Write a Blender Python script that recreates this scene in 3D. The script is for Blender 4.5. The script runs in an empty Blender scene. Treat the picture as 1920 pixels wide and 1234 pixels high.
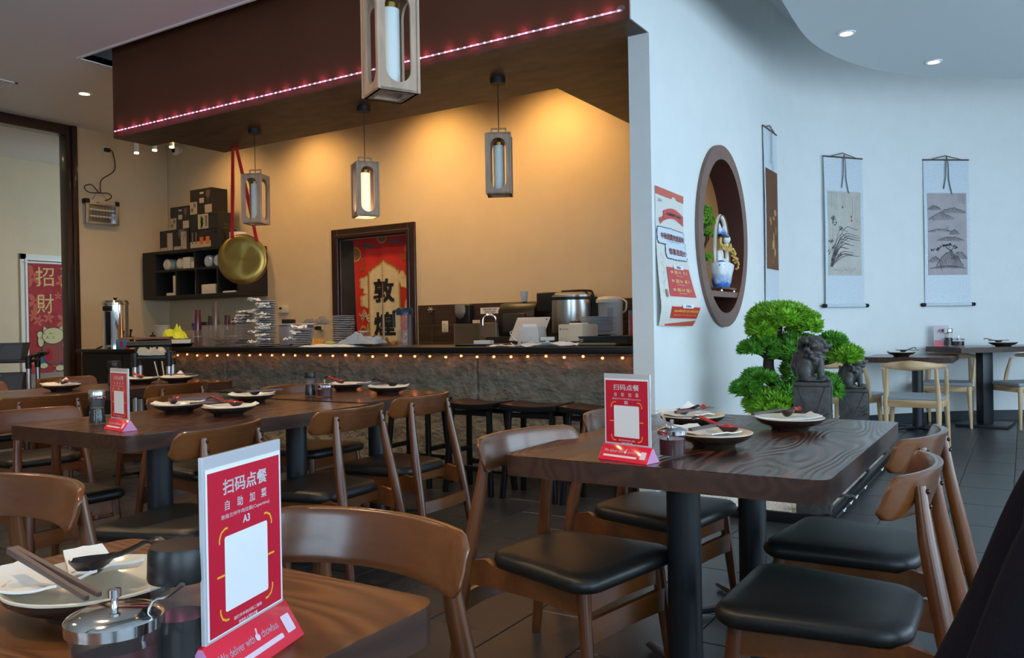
import bpy, bmesh, math, random
from math import sin, cos, pi, radians as R
from mathutils import Matrix, Vector, noise

random.seed(7)
SC = bpy.context.scene
COL = SC.collection

# ---------------------------------------------------------------- camera
cam_data = bpy.data.cameras.new('camera')
cam_data.sensor_width = 36.0
cam_data.lens = 36.0 * 1533.11 / 1920.0
cam_data.clip_start = 0.02
cam = bpy.data.objects.new('camera', cam_data)
COL.objects.link(cam)
yaw, pitch, roll = 0.55986815, -0.00380952, -0.01745696
fw = Vector((-sin(yaw) * cos(pitch), cos(yaw) * cos(pitch), sin(pitch)))
rt = Vector((cos(yaw), sin(yaw), 0.0))
up = rt.cross(fw)
rt2 = rt * cos(roll) + up * sin(roll)
up2 = up * cos(roll) - rt * sin(roll)
m3 = Matrix((rt2, up2, -fw)).transposed()
cam.matrix_world = Matrix.Translation((0, 0, 1.2)) @ m3.to_4x4()
SC.camera = cam

# ---------------------------------------------------------------- daylight and exposure
SC.view_settings.view_transform = 'Standard'
SC.view_settings.look = 'None'
SC.view_settings.gamma = 1.0
SC.view_settings.use_curve_mapping = False
SC.view_settings.exposure = 0.06
world = bpy.data.worlds.new('daylight')
SC.world = world
world.use_nodes = True
wn = world.node_tree.nodes
wn['Background'].inputs[0].default_value = (0.60, 0.81, 1.0, 1)
wn['Background'].inputs[1].default_value = 6.1


def portal(loc, rot, sx, sy):
    l = bpy.data.lights.new('window_portal', 'AREA')
    l.shape = 'RECTANGLE'
    l.size, l.size_y = sx, sy
    l.cycles.is_portal = True
    o = bpy.data.objects.new('window_portal', l)
    o.location, o.rotation_euler = loc, rot
    COL.objects.link(o)


portal((0.35, -2.95, 1.75), (R(90), 0, R(180)), 6.8, 2.7)      # window wall behind the camera
portal((4.15, 3.5, 1.75), (R(90), 0, R(-90)), 11.5, 2.7)       # window wall on the right


def spot(x, y, z, power, ang=100, col=(1.0, 0.62, 0.28), blend=0.8, tilt=(0, 0), rad=0.04):
    l = bpy.data.lights.new('downlight_lamp', 'SPOT')
    l.energy, l.color, l.spot_size, l.spot_blend, l.shadow_soft_size = power, col, R(ang), blend, rad
    o = bpy.data.objects.new('downlight_lamp', l)
    o.location = (x, y, z)
    o.rotation_euler = (R(tilt[0]), R(tilt[1]), 0)
    COL.objects.link(o)


WARM = (1.0, 0.66, 0.34)
for sx_, pw_ in ((-9.3, 50), (-7.75, 100), (-5.75, 115), (-4.15, 135), (-3.0, 70)):   # ceiling cans washing the bar's back wall
    spot(sx_, 6.95, 3.93, pw_, 135, (1.0, 0.56, 0.17), blend=1.0, tilt=(14, 0), rad=0.10)
spot(-5.9, 6.5, 3.93, 60, 130, WARM)
spot(-9.257, 5.467, 3.95, 90, 140, WARM)
spot(-11.9, 5.6, 3.85, 32, 130, WARM)
for px_, py_ in ((-7.4, 2.6), (-5.2, 3.3), (-3.4, 1.5), (-6.0, 0.6), (-1.9, 0.2), (-8.4, 1.4)):   # dining room cans
    spot(px_, py_, 3.95, 125, 135, WARM)
spot(-1.34, 6.96, 3.4, 9, 110, WARM)
spot(-0.8, 8.2, 3.4, 9, 110, WARM)


# ---------------------------------------------------------------- materials
MATS = {}


def M(name, col, rough=0.5, metal=0.0, var=0.0, vs=4.0, bump=0.0, bs=60.0, emis=None, es=1.0, trans=0.0, coat=0.0,
      alpha=1.0, ior=1.45, stretch=None, spec=0.5, detail=4.0, bdist=0.004):
    """Principled material; var darkens and lightens the colour by noise, bump gives fine relief."""
    if name in MATS:
        return MATS[name]
    m = bpy.data.materials.new(name)
    m.use_nodes = True
    nt = m.node_tree
    b = nt.nodes['Principled BSDF']
    b.inputs['Base Color'].default_value = (*col, 1)
    b.inputs['Roughness'].default_value = rough
    b.inputs['Metallic'].default_value = metal
    b.inputs['IOR'].default_value = ior
    b.inputs['Transmission Weight'].default_value = trans
    b.inputs['Coat Weight'].default_value = coat
    b.inputs['Coat Roughness'].default_value = 0.12
    b.inputs['Alpha'].default_value = alpha
    b.inputs['Specular IOR Level'].default_value = spec
    if emis:
        b.inputs['Emission Color'].default_value = (*emis, 1)
        b.inputs['Emission Strength'].default_value = es
    tc = None
    if var or bump:
        tc = nt.nodes.new('ShaderNodeTexCoord')
        mp = nt.nodes.new('ShaderNodeMapping')
        if stretch:
            mp.inputs['Scale'].default_value = stretch
        nt.links.new(tc.outputs['Object'], mp.inputs['Vector'])
    if var:
        n = nt.nodes.new('ShaderNodeTexNoise')
        n.inputs['Scale'].default_value = vs
        n.inputs['Detail'].default_value = detail
        n.inputs['Roughness'].default_value = 0.6
        nt.links.new(mp.outputs[0], n.inputs['Vector'])
        cr = nt.nodes.new('ShaderNodeValToRGB')
        cr.color_ramp.elements[0].position = 0.3
        cr.color_ramp.elements[1].position = 0.72
        cr.color_ramp.elements[0].color = (*[c * (1 - var) for c in col], 1)
        cr.color_ramp.elements[1].color = (*[min(1, c * (1 + var)) for c in col], 1)
        nt.links.new(n.outputs['Fac'], cr.inputs['Fac'])
        nt.links.new(cr.outputs['Color'], b.inputs['Base Color'])
    if bump:
        n2 = nt.nodes.new('ShaderNodeTexNoise')
        n2.inputs['Scale'].default_value = bs
        n2.inputs['Detail'].default_value = 5
        nt.links.new(mp.outputs[0], n2.inputs['Vector'])
        bp = nt.nodes.new('ShaderNodeBump')
        bp.inputs['Strength'].default_value = bump
        bp.inputs['Distance'].default_value = bdist
        nt.links.new(n2.outputs['Fac'], bp.inputs['Height'])
        nt.links.new(bp.outputs[0], b.inputs['Normal'])
    MATS[name] = m
    return m


def wood(name, c1, c2, rough=0.35, axis='y', sc=1.0, coat=0.0, bump=0.15, rings=38.0, fine=0.35):
    """Flat-sawn grain along the given axis: contour rings of a stretched noise field plus fine pores."""
    if name in MATS:
        return MATS[name]
    m = bpy.data.materials.new(name)
    m.use_nodes = True
    nt = m.node_tree
    L = nt.links.new
    b = nt.nodes['Principled BSDF']
    b.inputs['Roughness'].default_value = rough
    b.inputs['Coat Weight'].default_value = coat
    b.inputs['Coat Roughness'].default_value = 0.15
    tc = nt.nodes.new('ShaderNodeTexCoord')

    def mapped(k):
        mp = nt.nodes.new('ShaderNodeMapping')
        s = {'x': (k, 1, 1), 'y': (1, k, 1), 'z': (1, 1, k)}[axis]
        mp.inputs['Scale'].default_value = [q * sc for q in s]
        L(tc.outputs['Object'], mp.inputs['Vector'])
        return mp
    n = nt.nodes.new('ShaderNodeTexNoise')
    n.inputs['Scale'].default_value = 2.6
    n.inputs['Detail'].default_value = 1.5
    L(mapped(0.28).outputs[0], n.inputs['Vector'])
    mu = nt.nodes.new('ShaderNodeMath'); mu.operation = 'MULTIPLY'; mu.inputs[1].default_value = rings * 6.283
    L(n.outputs['Fac'], mu.inputs[0])
    si = nt.nodes.new('ShaderNodeMath'); si.operation = 'SINE'
    L(mu.outputs[0], si.inputs[0])
    s2 = nt.nodes.new('ShaderNodeMath'); s2.operation = 'MULTIPLY_ADD'; s2.inputs[1].default_value = 0.5; s2.inputs[2].default_value = 0.5
    L(si.outputs[0], s2.inputs[0])
    f = nt.nodes.new('ShaderNodeTexNoise')
    f.inputs['Scale'].default_value = 70.0
    f.inputs['Detail'].default_value = 3
    L(mapped(0.05).outputs[0], f.inputs['Vector'])
    mx = nt.nodes.new('ShaderNodeMix'); mx.data_type = 'FLOAT'; mx.inputs[0].default_value = fine
    L(s2.outputs[0], mx.inputs[2]); L(f.outputs['Fac'], mx.inputs[3])
    cr = nt.nodes.new('ShaderNodeValToRGB')
    cr.color_ramp.elements[0].position = 0.15
    cr.color_ramp.elements[1].position = 0.85
    cr.color_ramp.elements[0].color = (*c1, 1)
    cr.color_ramp.elements[1].color = (*c2, 1)
    L(mx.outputs[0], cr.inputs['Fac'])
    L(cr.outputs['Color'], b.inputs['Base Color'])
    bp = nt.nodes.new('ShaderNodeBump')
    bp.inputs['Strength'].default_value = bump
    bp.inputs['Distance'].default_value = 0.002
    L(mx.outputs[0], bp.inputs['Height'])
    L(bp.outputs[0], b.inputs['Normal'])
    MATS[name] = m
    return m


WHITE = M('white_paint', (0.80, 0.82, 0.81), 0.6, bump=0.25, bs=90, var=0.02)
CREAM = M('cream_plaster', (0.66, 0.53, 0.35), 0.65, bump=0.25, bs=110, var=0.03)
CEIL = M('ceiling_paint', (0.88, 0.86, 0.85), 0.8)
CLOUD = M('soffit_paint', (0.62, 0.66, 0.68), 0.75)
PLASTER = M('chocolate_plaster', (0.135, 0.045, 0.021), 0.62, var=0.10, vs=2, bump=0.1)
SUEDE = M('mottled_brown_plaster', (0.085, 0.048, 0.032), 0.5, var=0.50, vs=3.5, bump=0.15, stretch=(1, 2.2, 1), detail=6)
DARKWOOD = M('mahogany_trim', (0.032, 0.014, 0.011), 0.35, var=0.15, vs=8, coat=0.3)
TILE = M('slate_tile', (0.037, 0.037, 0.039), 0.34, var=0.14, vs=5, bump=0.18, bs=130)
GROUT = M('dark_grout', (0.012, 0.012, 0.013), 0.8)
STONE = M('rough_grey_stone', (0.25, 0.225, 0.170), 0.72, var=0.38, vs=9, bump=1.0, bs=22, detail=8, bdist=0.03, stretch=(1.0, 1.0, 1.5))
BLACK = M('black_lacquer', (0.008, 0.008, 0.009), 0.32, spec=0.3)
BLACKM = M('matte_black', (0.013, 0.013, 0.014), 0.55)
POST = M('black_powder_coat', (0.012, 0.014, 0.018), 0.38)
LEATHER = M('black_leather', (0.0105, 0.0105, 0.0105), 0.40, bump=0.12, bs=160)
GREYPAD = M('grey_vinyl', (0.28, 0.31, 0.33), 0.42)
WALNUT = wood('walnut_chair_wood', (0.075, 0.020, 0.005), (0.165, 0.052, 0.013), 0.30, 'z', 1.0, coat=0.35, rings=5, fine=0.6, bump=0.05)
WALNUTB = wood('walnut_backrest_wood', (0.080, 0.022, 0.005), (0.185, 0.060, 0.014), 0.28, 'x', 1.0, coat=0.55, rings=4, fine=0.6, bump=0.04)
ASH = wood('pale_ash_wood', (0.50, 0.32, 0.16), (0.64, 0.45, 0.25), 0.38, 'z', 1.0, rings=6, bump=0.05)
ASHB = wood('pale_ash_back_wood', (0.42, 0.25, 0.115), (0.66, 0.45, 0.25), 0.38, 'x', 1.0, rings=12, bump=0.05)
TABLE = wood('dark_oak_veneer', (0.018, 0.005, 0.0025), (0.120, 0.038, 0.018), 0.25, 'y', 1.0, coat=0.10, bump=1.0, rings=44, fine=0.25)
TABLE_N = wood('warm_oak_veneer', (0.105, 0.032, 0.008), (0.20, 0.070, 0.019), 0.34, 'x', 1.0, coat=0.1, bump=0.5, rings=40, fine=0.30)
EDGE = wood('oak_edge', (0.030, 0.010, 0.005), (0.070, 0.027, 0.013), 0.45, 'y', 2.0, bump=0.2, rings=10, fine=0.6)
LAMPWOOD = M('weathered_lamp_wood', (0.44, 0.31, 0.225), 0.5, var=0.25, vs=14, stretch=(1, 1, 0.2))
CHROME = M('chrome', (0.75, 0.75, 0.75), 0.10, 1.0)
STEEL = M('brushed_steel', (0.55, 0.55, 0.54), 0.24, 1.0)
ALU = M('satin_aluminium', (0.60, 0.62, 0.65), 0.35, 1.0)
BRASS = M('spun_brass', (0.62, 0.42, 0.12), 0.27, 1.0)
BOLT = M('bronze_bolt', (0.05, 0.03, 0.02), 0.25, 0.8)
PORC = M('cream_glaze', (0.74, 0.66, 0.52), 0.16, coat=0.4)
PORCW = M('white_glaze', (0.82, 0.82, 0.80), 0.16, coat=0.4)
DGLAZE = M('dark_brown_glaze', (0.030, 0.018, 0.014), 0.26, coat=0.3)
NAPKIN = M('white_paper_napkin', (0.84, 0.82, 0.78), 0.8)
PAPER = M('paper', (0.80, 0.79, 0.75), 0.7)
REDP = M('lacquer_red', (0.55, 0.025, 0.02), 0.2, coat=0.4)
SPOONB = M('spoon_black', (0.014, 0.011, 0.012), 0.3)
CHOP = M('chopstick_brown', (0.11, 0.075, 0.072), 0.42)
SIGNRED = M('sign_red', (0.60, 0.012, 0.040), 0.22, coat=0.5)
BASERED = M('sign_base_red', (0.80, 0.010, 0.040), 0.18, coat=0.5)
SIGNW = M('sign_white', (0.82, 0.82, 0.84), 0.4)
YEL = M('sign_yellow', (0.85, 0.42, 0.02), 0.4)
ACRYL = M('clear_acrylic', (0.90, 0.92, 0.95), 0.06, trans=0.9, ior=1.3)
GLASS = M('clear_glass', (0.20, 0.22, 0.23), 0.03, alpha=0.12, spec=0.9, ior=1.5)
SAUCE = M('dark_soy_sauce', (0.006, 0.003, 0.002), 0.08)
CHILI = M('dark_chili_oil', (0.055, 0.006, 0.006), 0.12)
PLBLK = M('black_plastic', (0.012, 0.011, 0.011), 0.35)
PLWHT = M('white_plastic', (0.58, 0.58, 0.58), 0.35)
PLGREY = M('grey_tub_plastic', (0.115, 0.125, 0.140), 0.5)
PLCLR = M('clear_plastic', (0.40, 0.40, 0.41), 0.08, alpha=0.13, spec=0.9)
FROST = M('frosted_plastic', (0.62, 0.60, 0.58), 0.4, trans=0.3)
BEIGE = M('beige_plastic', (0.62, 0.55, 0.43), 0.45)
OPAL = M('opal_glass_shade', (0.80, 0.88, 0.88), 0.3)
OPALON = M('lit_opal_shade', (0.85, 0.82, 0.72), 0.3, emis=(1.0, 0.80, 0.48), es=0.85)
LEDW = M('led_pink', (1, 1, 1), 0.4, emis=(1.0, 0.22, 0.50), es=9.0)
BULB = M('warm_bulb', (1, 1, 1), 0.4, emis=(1.0, 0.27, 0.06), es=1.9)
DISC = M('downlight_glow', (1, 1, 1), 0.4, emis=(1.0, 0.74, 0.42), es=22.0)
REDRIB = M('red_ribbon', (0.62, 0.008, 0.012), 0.5)
GRAVEL = M('white_gravel', (0.80, 0.77, 0.70), 0.9, var=0.2, vs=60, bump=1.0, bs=90)
LION = M('weathered_statue_stone', (0.062, 0.057, 0.052), 0.40, var=0.45, vs=22, bump=0.6, bs=120)
BARK = M('dark_bark', (0.030, 0.018, 0.012), 0.8, var=0.4, vs=30, bump=0.8, bs=60)
LEAF = M('bright_pine_green', (0.21, 0.46, 0.025), 0.5, var=0.45, vs=14)
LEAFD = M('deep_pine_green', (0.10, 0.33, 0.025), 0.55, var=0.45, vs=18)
LILAC = M('lilac_translucent', (0.50, 0.48, 0.56), 0.5)


# ---------------------------------------------------------------- geometry collector
class G:
    def __init__(s):
        s.v, s.f, s.mi = [], [], []
        s.cur = 0

    def add(s, vs, fs, mtx=None):
        o = len(s.v)
        if mtx is not None:
            vs = [mtx @ Vector(q) for q in vs]
        s.v += [tuple(q) for q in vs]
        s.f += [tuple(i + o for i in f) for f in fs]
        s.mi += [s.cur] * len(fs)
        return s

    def box(s, x0, x1, y0, y1, z0, z1, mtx=None):
        vs = [(x, y, z) for x in (x0, x1) for y in (y0, y1) for z in (z0, z1)]
        fs = [(0, 1, 3, 2), (4, 6, 7, 5), (0, 4, 5, 1), (2, 3, 7, 6), (0, 2, 6, 4), (1, 5, 7, 3)]
        return s.add(vs, fs, mtx)

    def prism(s, poly, z0, z1, mtx=None):
        n = len(poly)
        vs = [(x, y, z0) for x, y in poly] + [(x, y, z1) for x, y in poly]
        fs = [tuple(range(n))[::-1], tuple(range(n, 2 * n))] + [(i, (i + 1) % n, n + (i + 1) % n, n + i) for i in range(n)]
        return s.add(vs, fs, mtx)

    def lathe(s, prof, n=24, mtx=None, cap=True, sx=1.0, sy=1.0):
        vs, fs = [], []
        for r, z in prof:
            for i in range(n):
                a = 2 * pi * i / n
                vs.append((r * cos(a) * sx, r * sin(a) * sy, z))
        for k in range(len(prof) - 1):
            for i in range(n):
                j = (i + 1) % n
                fs.append((k * n + i, k * n + j, (k + 1) * n + j, (k + 1) * n + i))
        if cap:
            if prof[0][0] > 1e-6:
                fs.append(tuple(range(n))[::-1])
            if prof[-1][0] > 1e-6:
                fs.append(tuple((len(prof) - 1) * n + i for i in range(n)))
        return s.add(vs, fs, mtx)

    def cyl(s, c, r, z0, z1, n=20, mtx=None):
        t = Matrix.Translation(c)
        return s.lathe([(r, z0), (r, z1)], n, mtx @ t if mtx is not None else t)

    def tube(s, pts, rad, n=10, sx=1.0, closed=False, flat=None):
        """Round tube through pts; rad a number or one per point."""
        pts = [Vector(p) for p in pts]
        if not isinstance(rad, (list, tuple)):
            rad = [rad] * len(pts)
        m = len(pts)
        vs, fs = [], []
        ref = None
        for i, p in enumerate(pts):
            if closed:
                t = pts[(i + 1) % m] - pts[i - 1]
            else:
                t = pts[min(i + 1, m - 1)] - pts[max(i - 1, 0)]
            t.normalize()
            if ref is None:
                ref = Vector((0, 0, 1)) if abs(t.z) < 0.9 else Vector((1, 0, 0))
            a = (ref - t * ref.dot(t)).normalized()
            ref = a
            b = t.cross(a)
            for k in range(n):
                an = 2 * pi * k / n
                vs.append(p + a * (cos(an) * rad[i] * (flat or 1)) + b * (sin(an) * rad[i] * sx))
        for i in range(m if closed else m - 1):
            for k in range(n):
                k2 = (k + 1) % n
                i2 = (i + 1) % m
                fs.append((i * n + k, i * n + k2, i2 * n + k2, i2 * n + k))
        if not closed:
            fs.append(tuple(range(n))[::-1])
            fs.append(tuple((m - 1) * n + k for k in range(n)))
        return s.add(vs, fs)

    def ell(s, c, r, nu=14, nv=9, mtx=None):
        prof = [(sin(pi * i / nv), -cos(pi * i / nv)) for i in range(nv + 1)]
        prof = [(max(a, 1e-4), b) for a, b in prof]
        rr = r if isinstance(r, (list, tuple)) else (r, r, r)
        t = Matrix.Translation(c) @ Matrix.Diagonal((*rr, 1))
        return s.lathe(prof, nu, mtx @ t if mtx is not None else t, cap=False)

    def sheet(s, fn, nu, nv):
        """Surface fn(u, v) for u, v in 0..1."""
        vs = [fn(i / nu, j / nv) for j in range(nv + 1) for i in range(nu + 1)]
        fs = [(j * (nu + 1) + i, j * (nu + 1) + i + 1, (j + 1) * (nu + 1) + i + 1, (j + 1) * (nu + 1) + i)
              for j in range(nv) for i in range(nu)]
        return s.add(vs, fs)

    def slab(s, fn, nu, nv, t=0.01):
        """Closed sheet of thickness t; fn(u, v, w) with w = 0 the front and 1 the back."""
        o = len(s.v)
        s.sheet(lambda u, v: fn(u, v, 0), nu, nv)
        s.sheet(lambda u, v: fn(u, v, 1), nu, nv)
        N = (nu + 1) * (nv + 1)
        rim = [i for i in range(nu + 1)] + [j * (nu + 1) + nu for j in range(1, nv + 1)] + \
              [nv * (nu + 1) + i for i in range(nu - 1, -1, -1)] + [j * (nu + 1) for j in range(nv - 1, 0, -1)]
        fs = [(o + rim[k], o + rim[(k + 1) % len(rim)], o + N + rim[(k + 1) % len(rim)], o + N + rim[k]) for k in range(len(rim))]
        s.f += fs
        s.mi += [s.cur] * len(fs)
        return s

    def pieces(s, name, mat, parent, smooth, kind):
        """Build every separate piece of the collector as a mesh of its own."""
        par = list(range(len(s.v)))

        def find(a):
            while par[a] != a:
                par[a] = par[par[a]]
                a = par[a]
            return a
        for f in s.f:
            for a in f[1:]:
                par[find(a)] = find(f[0])
        groups = {}
        for f in s.f:
            groups.setdefault(find(f[0]), []).append(f)
        o = None
        for fs in groups.values():
            used = sorted(set(i for f in fs for i in f))
            m = {a: b for b, a in enumerate(used)}
            g = G()
            g.add([s.v[i] for i in used], [tuple(m[i] for i in f) for f in fs])
            o = g.build(name, mat, parent, smooth=smooth, fix=False, kind=kind)
        return o

    def build(s, name, mat, parent=None, smooth=True, bevel=0.0, seg=2, angle=35, kind=None, label=None, fix=True, subsurf=0, remesh=0.0, loc=None, rot=None, split=False):
        if split:
            return s.pieces(name, mat, parent, smooth, kind)
        me = bpy.data.meshes.new(name)
        me.from_pydata(s.v, [], s.f)
        mats = mat if isinstance(mat, (list, tuple)) else [mat]
        for m in mats:
            me.materials.append(m)
        if len(mats) > 1:
            for p, k in zip(me.polygons, s.mi):
                p.material_index = k
        if bevel or fix:
            bm = bmesh.new()
            bm.from_mesh(me)
            if fix:
                bmesh.ops.recalc_face_normals(bm, faces=bm.faces)
            if bevel:
                es = [e for e in bm.edges if len(e.link_faces) == 2 and e.calc_face_angle(0) > R(40)]
                bmesh.ops.bevel(bm, geom=es, offset=bevel, segments=seg, profile=0.6, affect='EDGES', clamp_overlap=True)
            bm.to_mesh(me)
            bm.free()
        if smooth:
            me.polygons.foreach_set('use_smooth', [True] * len(me.polygons))
            me.set_sharp_from_angle(angle=R(angle))
        o = bpy.data.objects.new(name, me)
        COL.objects.link(o)
        if parent is not None:
            o.parent = parent
        if loc is not None:
            o.location = loc
        if rot is not None:
            o.rotation_euler = rot
        if kind:
            o['kind'] = kind
        if label:
            o['label'] = label
        if remesh:
            r = o.modifiers.new('remesh', 'REMESH')
            r.mode = 'VOXEL'
            r.voxel_size = remesh
            r.use_smooth_shade = True
        if subsurf:
            q = o.modifiers.new('subdivision', 'SUBSURF')
            q.levels = q.render_levels = subsurf
        return o


def thing(name, label, cat, loc=(0, 0, 0), rz=0.0, group=None, scale=1.0):
    o = bpy.data.objects.new(name, None)
    o.empty_display_size = 0.1
    COL.objects.link(o)
    o.location = loc
    o.rotation_euler = (0, 0, R(rz))
    if scale != 1.0:
        o.scale = (scale,) * 3
    return tag(o, label, cat, group)


def tag(o, label, cat, group=None, kind=None):
    o['label'] = label
    o['category'] = cat
    if group:
        o['group'] = group
    if kind:
        o['kind'] = kind
    return o


def dup(src, loc=None, rz=None, label=None, group=None, parent=None, scale=None):
    """Copy a thing with its parts and sub-parts; meshes are shared."""
    c = src.copy()
    COL.objects.link(c)
    if parent is not None:
        c.parent = parent
    if loc is not None:
        c.location = loc
    if rz is not None:
        c.rotation_euler = (0, 0, R(rz))
    if scale is not None:
        c.scale = (scale,) * 3
    if label:
        c['label'] = label
    if group:
        c['group'] = group
    for ch in list(src.children):
        dup(ch, parent=c)
    return c


_ORD = ['first', 'second', 'third', 'fourth', 'fifth', 'sixth', 'seventh', 'eighth', 'ninth', 'tenth', 'eleventh', 'twelfth', 'thirteenth', 'fourteenth', 'fifteenth', 'sixteenth', 'seventeenth', 'eighteenth', 'nineteenth']


def ordn(i, n):
    """Place of item i (0 = lowest) in a stack of n, counted from the nearer end."""
    if i == 0:
        return 'bottom'
    if i == n - 1:
        return 'topmost'
    return (_ORD[i] + ' from bottom') if i < n / 2 else (_ORD[n - 1 - i] + ' from top')


def struct(g, name, mat, **k):
    return g.build(name, mat, kind='structure', **k)


# flat print -------------------------------------------------------------
_tx = {}


def textgeo(body, size=1.0, bold=0.0):
    """Mesh of a line of text, left aligned at the origin in the XY plane: (verts, faces, width, height)."""
    key = (body, bold)
    if key not in _tx:
        cu = bpy.data.curves.new('lettering', 'FONT')
        cu.body = body
        cu.size = 1.0
        cu.resolution_u = 3
        cu.offset = bold
        o = bpy.data.objects.new('lettering', cu)
        COL.objects.link(o)
        dg = bpy.context.evaluated_depsgraph_get()
        me = bpy.data.meshes.new_from_object(o.evaluated_get(dg))
        vs = [tuple(v.co) for v in me.vertices]
        fs = [tuple(p.vertices) for p in me.polygons]
        bpy.data.objects.remove(o)
        bpy.data.curves.remove(cu)
        bpy.data.meshes.remove(me)
        _tx[key] = (vs, fs)
    vs, fs = _tx[key]
    if not vs:
        return [], [], 0, 0
    x0, x1 = min(v[0] for v in vs), max(v[0] for v in vs)
    y0, y1 = min(v[1] for v in vs), max(v[1] for v in vs)
    return [((v[0] - x0) * size, (v[1] - y0) * size) for v in vs], fs, (x1 - x0) * size, (y1 - y0) * size


def ptext(g, fn, body, cx, cy, h, off=0.0, bold=0.01, wmax=None, width=None):
    """Print a line of text centred at (cx, cy), cap height h, through the mapping fn(u, v, off)."""
    vs, fs, w, hh = textgeo(body, 1.0, 0.0)
    if not vs:
        return
    if bold:                                  # heavier strokes: the glyphs printed again, shifted a little
        b2 = bold * 0.9
        n0 = len(vs)
        vv, ff = [], []
        for q, (ax, ay) in enumerate(((-b2, -b2), (b2, -b2), (b2, b2), (-b2, b2))):
            vv += [(x + ax, y + ay) for x, y in vs]
            ff += [tuple(i + q * n0 for i in f) for f in fs]
        vs, fs = vv, ff
    k = h / hh
    kx = k
    if width:
        kx = width / w
    if wmax and w * kx > wmax:
        kx = wmax / w
    g.add([fn(cx + (x - w / 2) * kx, cy + (y - hh / 2) * k, off) for x, y in vs], fs)


def prect(g, fn, u0, u1, v0, v1, off=0.0, nu=1, nv=1):
    g.sheet(lambda a, b: fn(u0 + (u1 - u0) * a, v0 + (v1 - v0) * b, off), nu, nv)


def ppoly(g, fn, pts, off=0.0):
    """Star-shaped polygon as a fan about its centre."""
    cx = sum(p[0] for p in pts) / len(pts)
    cy = sum(p[1] for p in pts) / len(pts)
    n = len(pts)
    g.add([fn(cx, cy, off)] + [fn(x, y, off) for x, y in pts], [(0, i + 1, (i + 1) % n + 1) for i in range(n)])


def pline(g, fn, pts, w, off=0.0):
    """Brush stroke through pts; w a width or one per point."""
    n = len(pts)
    ws = w if isinstance(w, (list, tuple)) else [w] * n
    vs = []
    for i, p in enumerate(pts):
        a, b = pts[max(i - 1, 0)], pts[min(i + 1, n - 1)]
        dx, dy = b[0] - a[0], b[1] - a[1]
        L = math.hypot(dx, dy) or 1
        nx, ny = -dy / L * ws[i] / 2, dx / L * ws[i] / 2
        vs += [fn(p[0] + nx, p[1] + ny, off), fn(p[0] - nx, p[1] - ny, off)]
    g.add(vs, [(2 * i, 2 * i + 1, 2 * i + 3, 2 * i + 2) for i in range(n - 1)])


def circ(cx, cy, r, n=20, ry=None, a0=0, a1=360):
    ry = ry or r
    return [(cx + r * cos(R(a0 + (a1 - a0) * i / n)), cy + ry * sin(R(a0 + (a1 - a0) * i / n))) for i in range(n + (0 if a1 - a0 == 360 else 1))]


def rrect(x0, x1, y0, y1, r, n=4):
    pts = []
    for cx, cy, a in ((x1 - r, y1 - r, 0), (x0 + r, y1 - r, 90), (x0 + r, y0 + r, 180), (x1 - r, y0 + r, 270)):
        for i in range(n + 1):
            t = R(a + 90 * i / n)
            pts.append((cx + r * cos(t), cy + r * sin(t)))
    return pts


def front(x, y, z):
    """Mapping for a flat print that faces -Y with its lower left at (x, y, z)."""
    return lambda u, v, o: (x + u, y - o, z + v)
# ================================================================ THE SETTING
XL, YB, XP, ZC = -10.87, 7.68, -2.137, 4.0

# floor: tiles near and in view one by one, the rest joined, all on dark grout
g = G(); g.box(-13.2, 4.6, -3.2, 12.6, -0.10, -0.004)
floor = struct(g, 'floor', GROUT, smooth=False)
TW, TL = 0.335, 0.610


def tile_geo(g, x, y, w, l):
    c = 0.0025
    vs = [(x, y, -0.006), (x + w, y, -0.006), (x + w, y + l, -0.006), (x, y + l, -0.006),
          (x, y, -c), (x + w, y, -c), (x + w, y + l, -c), (x, y + l, -c),
          (x + c, y + c, 0), (x + w - c, y + c, 0), (x + w - c, y + l - c, 0), (x + c, y + l - c, 0)]
    fs = [(0, 1, 5, 4), (1, 2, 6, 5), (2, 3, 7, 6), (3, 0, 4, 7), (4, 5, 9, 8), (5, 6, 10, 9), (6, 7, 11, 10), (7, 4, 8, 11), (8, 9, 10, 11)]
    g.add(vs, fs)


gt = G(); tile_geo(gt, 0, 0, TW - 0.005, TL - 0.005)
tile0 = gt.build('tile', TILE, floor, smooth=False)
rest = G()
first = True
ntile = 0
for i in range(-40, 16):
    x = -0.075 + i * TW
    for j in range(-6, 22):
        y = 0.53 + j * TL + (0.0 if i % 2 else TL / 2)
        if x < -13.1 or x > 4.2 or y < -3.1 or y > 12.2:
            continue
        cx, cy = x + TW / 2, y + TL / 2
        d = -sin(yaw) * cx + cos(yaw) * cy
        s = cos(yaw) * cx + sin(yaw) * cy
        vis = d > 1.75 and abs(s / d) < 0.66 and d < 7.6 and cy < 5.4 and cx > -4.7 or \
            (cx > -1.2 and cx < 0.2 and 1.9 < cy < 11.2 and d > 1.75)
        if vis and ntile < 296:
            ntile += 1
            if first:
                tile0.location = (x, y, 0); first = False
            else:
                t = tile0.copy(); COL.objects.link(t); t.location = (x, y, 0)
        else:
            tile_geo(rest, x, y, TW - 0.005, TL - 0.005)
rest.build('floor_tiling', TILE, floor, smooth=False, kind='stuff')

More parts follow.
